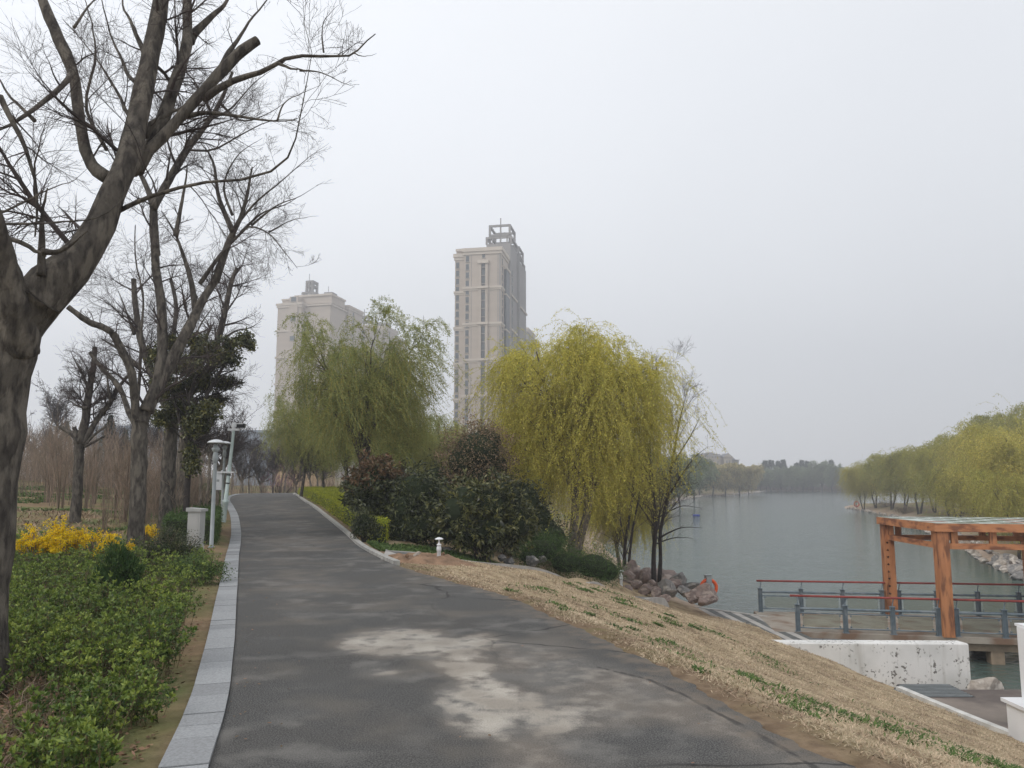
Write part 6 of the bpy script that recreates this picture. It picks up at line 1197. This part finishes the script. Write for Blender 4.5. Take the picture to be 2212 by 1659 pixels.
# ---------------------------------------------------------------- ground cover on the left
rng = np.random.RandomState(77)
def left_pts(n, y0, y1, pw=1.6):
    y = y0+(y1-y0)*rng.uniform(0, 1, n)**pw; xk = np.interp(y, ou_l[:, 1], ou_l[:, 0]); 
    xl = -(1106+40)/F*y*1.02; x = xl+(xk-xl)*rng.uniform(0, 1, n); return x, y, xk
ou_l = offs(rl, .285); ou_l = ou_l[(ou_l[:, 1] > 1) & (np.arange(900) < 800)]
x, y, xk = left_pts(4700, 3.1, 16.5, 1.4); dk = xk-x; mn = mesh_noise(x, y, 1.1, 13)+.5*mesh_noise(x, y, 3.7, 14)
keep = (dk > .26+.3*mesh_noise(x, y, 2, 5)+.12*rng.uniform(size=len(x))) & (mn+.55*sst(4.4, 7.5, y)+.5*(rng.uniform(size=len(x))-.5) > .20); x, y = x[keep], y[keep]; n = len(x); z = ground_h(x, y)
hgt = rng.uniform(.08, .42, n)*(.75+.4*sst(4, 9, y))*(1+.35*mesh_noise(x, y, 2.3, 19)); K = 5; d = unit(rng.normal(size=(n, 3))*.22+[0, 0, 1]); pts = [np.stack([x, y, z-.02], 1)]
for k in range(K-1): d = unit(d+rng.normal(size=(n, 3))*.1); pts.append(pts[-1]+d*(hgt/(K-1))[:, None])
P_ = np.stack(pts, 1); gs = G(); gs.tubes(P_, np.full((n, K), .003), 3); P1, R1 = spawn(rng, P_, np.full((n, K), .003), n*2, 4, .2, .7, (.3, .8), (.4, .8), .5, .15, .8, .002); gs.tubes(P1, R1, 3)
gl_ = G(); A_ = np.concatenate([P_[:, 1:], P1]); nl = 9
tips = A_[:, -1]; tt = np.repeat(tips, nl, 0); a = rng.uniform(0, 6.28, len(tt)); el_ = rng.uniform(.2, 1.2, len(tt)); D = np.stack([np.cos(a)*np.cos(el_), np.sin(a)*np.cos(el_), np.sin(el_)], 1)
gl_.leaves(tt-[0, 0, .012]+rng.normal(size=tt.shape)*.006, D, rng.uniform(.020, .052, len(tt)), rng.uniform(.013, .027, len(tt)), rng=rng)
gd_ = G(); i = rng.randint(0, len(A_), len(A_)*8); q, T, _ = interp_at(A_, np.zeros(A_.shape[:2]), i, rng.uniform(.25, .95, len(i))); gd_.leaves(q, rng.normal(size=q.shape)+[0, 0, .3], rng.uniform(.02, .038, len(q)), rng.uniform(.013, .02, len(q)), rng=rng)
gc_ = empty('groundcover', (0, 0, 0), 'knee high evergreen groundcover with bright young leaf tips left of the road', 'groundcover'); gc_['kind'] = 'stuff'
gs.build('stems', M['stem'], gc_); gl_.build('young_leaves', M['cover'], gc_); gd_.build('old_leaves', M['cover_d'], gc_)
def flat_leaves(x, y, m, name, label, leaf, lw, tilt=.5, kind='stuff'):
    z = ground_h(x, y); n = len(x); a = rng.uniform(0, 6.28, n); D = np.stack([np.cos(a), np.sin(a), rng.normal(size=n)*tilt*.5], 1); g = G(); C = np.stack([x, y, z+.008+rng.uniform(0, .03, n)], 1)
    D = unit(D); up = unit(np.stack([rng.normal(size=n)*tilt, rng.normal(size=n)*tilt, np.ones(n)], 1)); X = unit(np.cross(D, up)); L = leaf*rng.uniform(.6, 1.3, n)[:, None]; w_ = lw*rng.uniform(.6, 1.3, n)[:, None]
    g.add(np.stack([C, C+D*L*.45+X*w_*.5, C+D*L, C+D*L*.45-X*w_*.5], 1).reshape(-1, 3), np.arange(4*n).reshape(-1, 4)); return tag(g.build(name, M[m]), label, name.replace('_', ' '), kind=kind)
x, y, xk = left_pts(22000, 3.0, 17, 1.9); k_ = (xk-x > .12) & ((xk-x > .8) | (rng.uniform(size=len(x)) < .25)); flat_leaves(x[k_], y[k_], 'litter', 'leaf_litter', 'brown fallen leaves under the groundcover left of the road', .045, .026)
def blades(x, y, m, name, label, h, w_, lean=.6, z0=0., bunch=1, hmul=None):
    n = len(x); z = ground_h(x, y)+z0; a = rng.uniform(0, 6.28, n); B = np.stack([x, y, z-.005], 1); hh = h*rng.uniform(.5, 1.3, n)*(1 if hmul is None else hmul); D = unit(np.stack([np.cos(a)*lean*rng.uniform(.2, 1.6, n), np.sin(a)*lean*rng.uniform(.2, 1.6, n), np.ones(n)], 1))
    X = unit(np.stack([-np.sin(a), np.cos(a), np.zeros(n)], 1)+rng.normal(size=(n, 3))*.3)*(w_*.5*rng.uniform(.6, 1.4, n)*(1+y*.09))[:, None]; m1 = B+D*(hh*.55)[:, None]; tip = m1+unit(D+np.stack([np.cos(a)*.9, np.sin(a)*.9, -.3+0*a], 1))*(hh*.5)[:, None]
    V = np.stack([B-X, B+X, m1+X*.8, m1-X*.8, tip], 1).reshape(-1, 3); o_ = np.arange(n)*5; g = G(); g.add(V, np.stack([o_, o_+1, o_+2, o_+3], 1), np.stack([o_+3, o_+2, o_+4], 1)); return tag(g.build(name, M[m]), label, name.replace('_', ' '), kind='stuff')
# straw lawn on the right slope
def slope_pts(n, pw=1.7):
    y = 3.2+(31-3.2)*rng.uniform(0, 1, n)**pw; xe = np.interp(y, RR[:, 1][:215], RR[:, 0][:215]); x = xe-.15+rng.uniform(0, 1, n)**.9*(11.5-xe); return x, y, x-xe
def slope_ok(x, y):
    k = (poly_sd(PLAZA, x, y) < -.03) & (line_d(wpath[20:, :2], x, y) > 1.12) & (ground_h(x, y) > -3.42)
    k &= ~((y > 19.2) & (y < 20.6) & (x > 7.9)) & ~((y > 17.2) & (x < -2.2)) & ~((y > 24.5) & (x > 8.4)) & (x < 11.2) & ~((y > 24) & (x < (y-24)*1.0+1.2))
    return k
cracks = lambda x, y: mesh_noise(x, y, 1.6, 21)
x, y, dx = slope_pts(430000, 1.45); wobble = .22*mesh_noise(x, y, 2.2, 11); bare_ = mesh_noise(x, y, .95, 23)+.5*mesh_noise(x, y, 3.1, 24)
k = slope_ok(x, y) & (dx > .02+wobble+.25*sst(9, 5, y)+.22*rng.uniform(size=len(x))) & ((bare_ < .42) | (rng.uniform(size=len(x)) < .22)); x, y = x[k], y[k]
hm = 1+.55*mesh_noise(x, y, 3.4, 61); dk_ = mesh_noise(x, y, 1.9, 62)+.6*(rng.uniform(size=len(x))-.5)+.4*mesh_noise(x, y, 5.3, 63) > .22; M['straw_d'] = mat('weathered_straw', (.34, .265, .18), (.22, .165, .11), 1.5, .9, island=.35)
blades(x[dk_], y[dk_], 'straw_d', 'dry_grass', 'darker matted patches in the dry lawn', .045, .005, 1.9)
x, y, hm = x[~dk_], y[~dk_], hm[~dk_]
blades(x, y, 'straw', 'dry_grass', 'trampled straw coloured dry lawn on the slope right of the road', .055, .0045, 1.7, hmul=hm)
cx0, cy0, cdx = slope_pts(420, 1.35); cm = mesh_noise(cx0, cy0, .5, 31) > -.05; cx0, cy0 = cx0[cm], cy0[cm]; ci = rng.randint(0, len(cx0), 26000); sr = (.05+.30*rng.uniform(size=len(cx0))**2)[ci]; x = cx0[ci]+rng.normal(size=26000)*sr; y = cy0[ci]+rng.normal(size=26000)*sr; dx = x-np.interp(y, RR[:, 1][:215], RR[:, 0][:215]); k = slope_ok(x, y) & (dx > .35) & (dx < 7.5) & (y > 6.5); blades(x[k], y[k], 'grass', 'green_tufts', 'green weed tufts scattered in the dry lawn', .07, .011, 1.1)
x = rng.uniform(-6.5, 3.2, 60000); y = rng.uniform(18.6, 26, 60000); k = (poly_sd(ROADPOLY, x, y) < -.35) & (line_d(wpath[:, :2], x, y) > 1.1) & (x > -7) & (np.cross(np.array([1., 0]), np.array([0, 1.])) > 0) & (y > np.interp(x, [-4, -2.6, -1., .8, 2.8], [19.3, 19.5, 20.4, 22.6, 26.5])) & (y < 23+x*.9+1.8) & (y < 24.5)
blades(x[k], y[k], 'grass', 'green_grass', 'fresh green grass strip under the dark shrubs behind the footpath', .13, .012, .7)
x, y, xk = left_pts(60000, 3., 16, 1.5); gm = mesh_noise(x, y, 1.7, 41); k = (xk-x > .15) & (xk-x < 1.0) & (gm > .18); blades(x[k], y[k], 'grass', 'green_grass', 'short green grass patches along the left kerb', .045, .006, .8)
x = rng.uniform(-30, -6, 60000); y = rng.uniform(13, 46, 60000); gm = mesh_noise(x, y, .6, 51)+.3*mesh_noise(x, y, 2, 52); k = (gm > .05) & (poly_sd(ROADPOLY, x, y) < -.8); blades(x[k], y[k], 'grass', 'rough_grass', 'rough greenish grass under the left wood', .12, .014, .8)
k = (gm < .1) & (poly_sd(ROADPOLY, x, y) < -.8) & (y < 26) & (rng.uniform(size=len(x)) < .6); blades(x[k], y[k], 'straw_d', 'dry_grass', 'dry brown grass around the yellow bushes', .16, .010, .9)
# pale green plants beyond the bend
t_ = rng.uniform(0, 1, 2600); i0 = np.where(rl[:, 1] > rl[:, 1].max()-12)[0]; q = rl[i0[0]+(t_*(880-i0[0])).astype(int)]; T_ = offs(rl, 1.)[i0[0]+(t_*(880-i0[0])).astype(int)]-q; u = .5+rng.uniform(0, 3.2, 2600)[:, None]; q = q+T_*u
z = ground_h(q[:, 0], q[:, 1]); c = np.repeat(np.c_[q[:, :2], z+.05], 12, 0); g = G(); M['pale_cover'] = mat('pale_green_plants', (.24, .34, .12), (.16, .25, .08), 1, .7, island=.35)
g.leaves(c+rng.normal(size=c.shape)*[.08, .08, .02], rng.normal(size=c.shape)*[1, 1, .4]+[0, 0, 1.], .22, .07, rng=rng); tag(g.build('ground_plants', M['pale_cover']), 'pale green leafy plants beyond the road bend', 'ground plants', kind='stuff')
x, y, xk = left_pts(3000, 3., 13, 1.7); k = xk-x > .5; blades(x[k], y[k], 'thicket', 'dead_stems', 'brown dead stems poking through the groundcover', .26, .004, .55)
q = along(rl, arc(rl), rng.uniform(1.5, 24, 260)); T_ = rr[np.clip(np.searchsorted(rl[:, 1], q[:, 1]), 0, 899)]; u = np.where(rng.uniform(size=260) < .6, np.abs(rng.normal(size=260))*.05, rng.uniform(0, 1, 260))[:, None]; c = q*(1-u)+T_*u; n = 260; a = rng.uniform(0, 6.28, n); D = np.stack([np.cos(a), np.sin(a), 0*a+.1], 1); X = np.stack([-np.sin(a), np.cos(a), rng.normal(size=n)*.2], 1); L = rng.uniform(.018, .04, n)[:, None]; C = np.c_[c[:, :2], roadz(c[:, 1])+.012]
g = G(); g.add(np.stack([C, C+D*L*.45+X*L*.28, C+D*L, C+D*L*.45-X*L*.28], 1).reshape(-1, 3), np.arange(4*n).reshape(-1, 4)); tag(g.build('fallen_leaves', M['litter']), 'few small fallen leaves and bits on the asphalt', 'fallen leaves', kind='stuff')
# ---------------------------------------------------------------- towers
M['tw'] = mat('beige_render', (.50, .43, .36), (.46, .395, .33), .15, .9, stretch=(1, 1, 4)); M['tw2'] = mat('grey_render', (.29, .275, .26), (.265, .25, .24), .15, .9)
M['corn'] = mat('pale_cornice', (.60, .53, .45), (.54, .48, .41), .3, .9); M['frame'] = mat('dark_frame', (.09, .095, .10), None, 1, .5); M['pane'] = mat('window_glass', (.05, .065, .075), (.12, .14, .15), .4, .15, spec=.6); M['rail'] = mat('window_sill', (.38, .35, .31), None, 1, .8)
class Tower:
    def __init__(s, corner, rz, label, name='apartment_tower', grp=None):
        s.r = empty(name, (corner[0], corner[1], 0), label, 'building', grp); s.r.rotation_euler = (0, 0, rz); s.win = {}
    def part(s, name, m, boxes):      # boxes in local frame: x right (0 = front right corner, negative to the left), y away, z up
        g = G()
        for b in boxes: g.box((b[0], b[2], b[4]), (b[1], b[3], b[5]))
        return g.build(name, M[m], s.r)
    def window(s, x, y, z, w_, h, face='f', nz=.0):
        k = (w_, h, face)
        if k not in s.win:
            gf = G(); gp = G(); gs = G(); t_ = .09
            bars = [(-w_/2, -w_/2+t_, 0, h), (w_/2-t_, w_/2, 0, h), (-w_/2+t_, w_/2-t_, h-t_, h), (-w_/2+t_, w_/2-t_, 0, t_), (-t_/2, t_/2, t_, h-t_), (-w_/2+t_, w_/2-t_, h*.32, h*.32+t_*.8)]
            for a, b, c, d in bars:
                if face == 'f': gf.box((a, -.06, c), (b, .02, d))
                else: gf.box((-.02, a, c), (.06, b, d))
            if face == 'f': gp.box((-w_/2+.02, -.03, .02), (w_/2-.02, -.01, h-.02)); gs.box((-w_/2-.12, -.28, -.32), (w_/2+.12, .0, -.04))
            else: gp.box((.01, -w_/2+.02, .02), (.03, w_/2-.02, h-.02)); gs.box((0, -w_/2-.12, -.32), (.28, w_/2+.12, -.04))
            f = gf.build('window', M['frame'], s.r); f.location = (x, y, z); p = gp.build('pane', M['pane'], f); q = gs.build('sill', M['rail'], f); s.win[k] = f; return f
        f = s.win[k].copy(); COL.objects.link(f); f.parent = s.r; f.location = (x, y, z)
        for ch in s.win[k].children: c = ch.copy(); COL.objects.link(c); c.parent = f
        return f
def cage(x0, x1, y0, y1, z0, z1, t_, mids=(), lvl=()):
    b = []
    for x in (x0, x1-t_):
        for y in (y0, y1-t_): b.append((x, x+t_, y, y+t_, z0, z1-t_))
    for zt in (z1-t_,)+tuple(lvl):
        b += [(x0, x1, y0, y0+t_, zt, zt+t_), (x0, x1, y1-t_, y1, zt, zt+t_), (x0, x0+t_, y0+t_, y1-t_, zt+.002, zt+t_-.002), (x1-t_, x1, y0+t_, y1-t_, zt+.002, zt+t_-.002)]
    for x in mids: b.append((x-t_/3, x+t_/3, y0, y0+t_*.6, z0, z1))
    return b
DA = 267.; ZZ = lambda py, d=DA: CH+(1038-py)*d/F*1.0
def ZT(py, d): return Wd(1106, py, d)[2]
cA = Wd(1081, 700, DA); A = Tower((cA[0], DA), R(-10.7), 'tall beige apartment tower with open concrete crown behind the yellow willow')
sx = DA/F      # metres per photo pixel
zt = ZT(538, DA); W0 = 83*sx; zl = ZT(549, DA)
A.part('front_wall', 'tw', [(-W0, 0, 0, 14, 0, zt)]); A.part('left_wing', 'tw', [(-W0-23*sx, -W0, 1.2, 13, 0, zl)])
A.part('roof_box', 'tw', [(-106*sx, -106*sx+40*sx, 3, 12, zl+.02, ZT(533, DA))]); A.part('roof_slab', 'corn', [(-107*sx, -65*sx, 2.3, 12.6, ZT(533, DA), ZT(530, DA)+.3)])
A.part('core', 'tw2', [(-8.2, .9, 14, 27, 0, ZT(529, 283))]); 
zc_ = ZT(529, 283); zk = ZT(490, 285)
A.part('crown', 'tw2', cage(-7.6, .7, 15, 25.5, zc_, zk, .75, mids=(-3.1,), lvl=(zc_+(zk-zc_)*.42,))+cage(-8.6, 1.3, 14.2, 26.5, zc_, zc_+2.8, .7, mids=(-6, -3, -.5))+[(-5.0, -1.0, 16, 20, zc_+(zk-zc_)*.42+.8, zc_+(zk-zc_)*.42+1.6)])
A.part('antenna', 'tw2', [(-3.25, -2.9, 15.1, 15.4, zk, ZT(476, 285))])
A.part('rear_block', 'tw2', [(-4, 1.9, 27, 42, 0, ZT(575, 300))]); zq = ZT(575, 300); A.part('rear_crown', 'tw2', cage(-1.5, 1.7, 28, 38, zq, ZT(541, 300), .7, lvl=(zq+2.8,))+cage(-1.5, 1.8, 28.1, 41, zq, zq+2., .6))
bands = [621.5, 699.6, 778, 856, 934]
for pb_y in [541]+bands:
    z_ = ZT(pb_y, DA); top_ = pb_y == 541; e_ = .75 if top_ else .5; h_ = 1.3 if top_ else .75
    A.part('cornice', 'corn', [(-W0-e_, e_, -e_, 14.4, z_, z_+h_), (-W0-e_*.5, e_*.5, -e_*.5, 14.2, z_-h_*.8, z_)])
    z2_ = z_-(ZT(541, DA)-ZT(549.5, DA)) if top_ else z_-1.1
    A.part('wing_cornice', 'corn', [(-W0-23*sx-e_*.8, -W0+.02, 1.2-e_*.8, 13.3, z2_, z2_+h_), (-W0-23*sx-e_*.4, -W0-.02, 1.2-e_*.4, 13.2, z2_-h_*.8, z2_)])
    if not top_: A.part('side_cornice', 'corn', [(-8.6, 1.3, 14.45, 27.5, z_+.6, z_+1.3)]); A.part('rear_cornice', 'corn', [(0, 2.4, 27.55, 42.4, z_-1.2, z_-.5)])
# vertical trims, pilasters of the recessed window column
for x0, x1, y0, z1 in [(-.45, 0.02, -.12, zt-1.3), (-1.0, -.8, -.08, zt-1.3), (-66.5*sx, -65.7*sx, -.08, zt-1.4)]: A.part('wall_strip', 'tw2', [(x0, x1, y0, .02, 0, z1)])
A.part('pilaster', 'tw', [(-49.5*sx, -43*sx, -.7, .03, 0, ZT(568, DA))]); A.part('pilaster', 'tw', [(-34*sx, -28*sx, -.7, .03, 0, ZT(568, DA))]); A.part('bay_recess', 'frame', [(-43*sx, -34*sx, -.12, .02, 0, ZT(570, DA))])
A.part('bay_cornice', 'corn', [(-51*sx, -26.5*sx, -1.1, .04, ZT(567.8, DA), ZT(561, DA))])
for pb_y in bands: A.part('bay_band', 'corn', [(-51*sx, -26.5*sx, -1.15, .04, ZT(pb_y+.5, DA), ZT(pb_y-4.5, DA))])
z = ZT(562, DA); fl = 18.72*sx
for i in range(25):
    zz = ZT(565, DA)-fl*i
    if zz < 3: break
    A.window(-75.5*sx, -.02, zz+.6, 1.15, 2.0); A.window(-38.5*sx, -.14, zz-1.6, 1.15, 2.0); A.window(-100*sx, 1.2-.02, zz-1.2, 1.15, 2.0)
    if i % 1 == 0 and i < 22: A.window(.02, 3.2, zz, .9, 1.9, 's'); A.window(.92, 17.5, zz-.5, 1.2, 1.9, 's')
A.window(-38.5*sx, -.02, ZT(560, DA)+.9, 1., 1.2)
A.part('side_bay', 'frame', [(-.02, .9, 6.0, 12.5, 0, ZT(572, DA))]); A.part('side_bay_cap', 'corn', [(-.05, 1.2, 5.6, 12.8, ZT(572, DA)+.01, ZT(572, DA)+.9)])
g_ = [ (.0, 1.0, 5.7, 12.7, ZT(p_, DA)-.3, ZT(p_, DA)+.3) for p_ in (627, 705, 783)]; [A.part('side_bay_band', 'corn', [b_]) for b_ in g_]
A.part('side_column', 'tw', [(-.03, 1.0, 12.51, 13.2, 0, ZT(572, DA)-.01)])
A.part('podium', 'tw2', [(-20, 6, -.9, 44, -1, 2.8)])

def plain_tower(px_corner, d, wpx, pytop, rz, label, depth, crown=None, boxes=(), grp=None, cols=(.25, .6), floors=24, mw='tw', left=False):
    c = Wd(px_corner, 700, d); T = Tower((c[0], d), R(rz), label, grp=grp); w_ = wpx*d/F; zt = ZT(pytop, d)
    T.part('wall', mw, [(-w_, 0, 0, depth, -1, zt)]); T.part('cornice', 'corn', [(-w_-.7, .7, -.7, depth+.7, zt, zt+1.0), (-w_-.4, .4, -.4, depth+.4, zt-1, zt)])
    for k in range(1, 7):
        z_ = zt-k*11.9
        if z_ > 4: T.part('cornice', 'corn', [(-w_-.45, .45, -.45, depth+.45, z_, z_+.8)])
    for u in cols:
        for i in range(floors):
            z_ = zt-3.3-2.95*i
            if z_ > 3: T.window(-w_*(1-u), -.02, z_, 1.5, 1.8)
    for i in range(floors):
        z_ = zt-3.3-2.95*i
        if z_ > 3 and depth > 8: T.window(.02, depth*.35, z_, 1.3, 1.8, 's'); 
    if crown:
        for (x0, x1, y0, y1, ptop, pant) in crown:
            zc = zt+1.0; zk = ZT(ptop, d+y0); T.part('crown', 'tw2', cage(x0, x1, y0, y1, zc, zk, .8, mids=((x0+x1)/2,), lvl=(zc+(zk-zc)*.45,) if zk-zc > 4.5 else ()))
            if pant: T.part('antenna', 'tw2', [((x0+x1)/2-.15, (x0+x1)/2+.15, y0+.1, y0+.4, zk, ZT(pant, d+y0))])
    for b in boxes: T.part(*b)
    return T
d = 340.; s_ = d/F
L1 = plain_tower(650, d, 58, 658, -14, 'pale apartment tower with caged rooftop frame left of the olive willow', 16, boxes=[('wing', 'tw', [(0.01, 62*s_, 3, 18, -1, ZT(659, d))]), ('wing_cornice', 'corn', [(.72, 62*s_+.6, 2.4, 18.5, ZT(659, d), ZT(656, d))]),
   ('upper_block', 'tw', [(-52*s_, -20*s_, 1.5, 14, ZT(658, d)+1.01, ZT(645, d)), ]), ('upper_block', 'tw', [(-26*s_, 62*s_, 4, 17, ZT(658, d)+1.02, ZT(637, d))]), ('upper_cornice', 'corn', [(-28*s_, 64*s_, 3.4, 17.5, ZT(637, d), ZT(633, d))]), ('upper_cornice', 'corn', [(-53*s_, -28.1*s_, 1, 14.5, ZT(645, d), ZT(642, d))]),
   ('stair_block', 'tw', [(-28*s_, -8*s_, -.6, 6, ZT(755, d)*0-1, ZT(640, d))]),
   ('crown', 'tw2', cage(-18*s_, 12*s_, 6, 12, ZT(633, d)+.01, ZT(623, d), .8, mids=(-8*s_, 0))+cage(-10*s_, 9*s_, 6.5, 11.5, ZT(623, d), ZT(598, d), .9, mids=(-1*s_,), lvl=(ZT(612, d),))), ('antenna', 'tw2', [(-1.2*s_, -.6*s_, 6.5, 6.8, ZT(598, d), ZT(583, d))]),
   ('small_crown', 'tw2', cage(40*s_, 60*s_, 5, 10, ZT(633, d)+.02, ZT(628, d), .7)), ('antenna', 'tw2', [(50*s_, 50.6*s_, 5.2, 5.5, ZT(628, d), ZT(615, d))])], cols=(.72,), grp='left cluster of apartment towers')
for i in range(3): L1.window(-18*s_, -.63, ZT(645, d)-1.2-i*8.8, 2.4, 2.0)
plain_tower(752, 356., 42, 664, -14, 'second tower of the left cluster behind the willow crown', 15, grp='left cluster of apartment towers')
plain_tower(800, 380., 40, 706, -14, 'third tower of the left cluster with rooftop frame', 15, crown=[(-7.5, -2, 3, 8, 681, 667)], grp='left cluster of apartment towers')
plain_tower(833, 395., 30, 708, -14, 'fourth tower of the left cluster with small rooftop frame', 15, crown=[(-6, -.5, 3, 8, 697, 686)], grp='left cluster of apartment towers')
plain_tower(858, 426., 28, 731, -14, 'rightmost low tower of the left cluster', 15, grp='left cluster of apartment towers')
plain_tower(1139, 400., 14, 712, -12, 'grey tower receding directly behind the main tower', 20, grp='towers behind the main one', mw='tw2', cols=(.5,))
plain_tower(1152, 430., 13, 734, -12, 'farthest grey tower behind the main tower', 20, grp='towers behind the main one', mw='tw2', cols=(.5,))
# villa across the lake
d = 450.; s_ = d/F; c = Wd(1558, 1000, d); V_ = empty('villa_block', (c[0], d, 0), 'wide beige villa block with gabled grey roofs above the far willows', 'building')
def vp(name, m, x0, x1, y0, y1, pz0, pz1):
    g = G(); g.box(((x0-1558)*s_, y0, ZT(pz0, d)), ((x1-1558)*s_, y1, ZT(pz1, d))); return g.build(name, M[m], V_)
M['vw'] = mat('villa_wall', (.50, .44, .36), (.44, .39, .32), .3, .9); M['vr'] = mat('slate_roof', (.25, .25, .27), (.21, .21, .23), .5, .8)
vp('wall', 'vw', 1518, 1586, 2, 14, 1045, 986); vp('wall', 'vw', 1531, 1556, 0, 12, 1045, 984); vp('bay_wall', 'vw', 1563, 1580, -1.2, 10, 1045, 988); vp('wall', 'tw2', 1580, 1597, 1, 12, 1045, 994)
vp('wall', 'vw', 1524, 1546, 3, 12, 990, 981)
def gable(x0, x1, y0, y1, pz0, pz1, m, name='roof', along_x=False):
    a, b = (x0-1558)*s_, (x1-1558)*s_; z0, z1 = ZT(pz0, d), ZT(pz1, d); g = G()
    if along_x: v = [(a, y0, z0), (b, y0, z0), (b, y1, z0), (a, y1, z0), (a+1.5, (y0+y1)/2, z1), (b-1.5, (y0+y1)/2, z1)]; g.add(v, [(0, 1, 5, 4), (2, 3, 4, 5), (3, 2, 1, 0)], [(1, 2, 5), (3, 0, 4)])
    else: v = [(a, y0, z0), (b, y0, z0), (b, y1, z0), (a, y1, z0), ((a+b)/2, y0, z1), ((a+b)/2, y1, z1)]; g.add(v, [(0, 4, 5, 3), (4, 1, 2, 5), (3, 2, 1, 0)], [(0, 1, 4), (2, 3, 5)])
    return g.build(name, M[m], V_)
gable(1526, 1566, -.5, 13, 986, 979.5, 'vr', along_x=True); gable(1561, 1582, -1.8, 10, 987.8, 980, 'vw', 'gable'); gable(1560.2, 1583, -1.5, 10.3, 987.6, 979, 'vr'); gable(1576, 1592, .5, 12.5, 994, 984, 'vr', along_x=True)
vp('roof', 'vr', 1580, 1598.5, .2, 13, 994, 992.8); vp('roof_terrace', 'vr', 1525, 1547, 2.6, 12.4, 981, 978.5); vp('roof_terrace', 'vw', 1534, 1545, 4, 10, 978.4, 976)
vp('ledge', 'corn', 1518, 1561, -.4, 1.9, 992, 991)
for i, (x, p0, p1) in enumerate([(1540, 989, 985.5), (1546, 989, 985.5), (1569, 1001, 995), (1575, 1001, 995), (1525, 1000, 996), (1588, 1001, 997), (1535, 1000, 996), (1551, 1000, 996)]):
    vp('window', 'dwin', x-1, x+1, -1.3 if 1563 < x < 1580 else -.15 if x < 1562 and x > 1531 else .85, -.9 if 1563 < x < 1580 else .3 if x > 1531 and x < 1562 else 2.3, p0, p1)
# ---------------------------------------------------------------- haze
bpy.context.view_layer.update()
g = G(); g.box((-460, -80, -12), (580, 660, 110)); hz = g.build('haze', []); tag(hz, 'pale haze in the air over lake and towers', 'haze', kind='stuff')
m = bpy.data.materials.new('haze_air'); m.use_nodes = True; n = m.node_tree.nodes; l = m.node_tree.links
for x in list(n): n.remove(x)
mo = n.new('ShaderNodeOutputMaterial'); pv = n.new('ShaderNodeVolumePrincipled'); pv.inputs['Color'].default_value = (.93, .95, 1, 1); pv.inputs['Density'].default_value = .0015; pv.inputs['Anisotropy'].default_value = .2
l.new(pv.outputs[0], mo.inputs['Volume']); hz.data.materials.append(m)
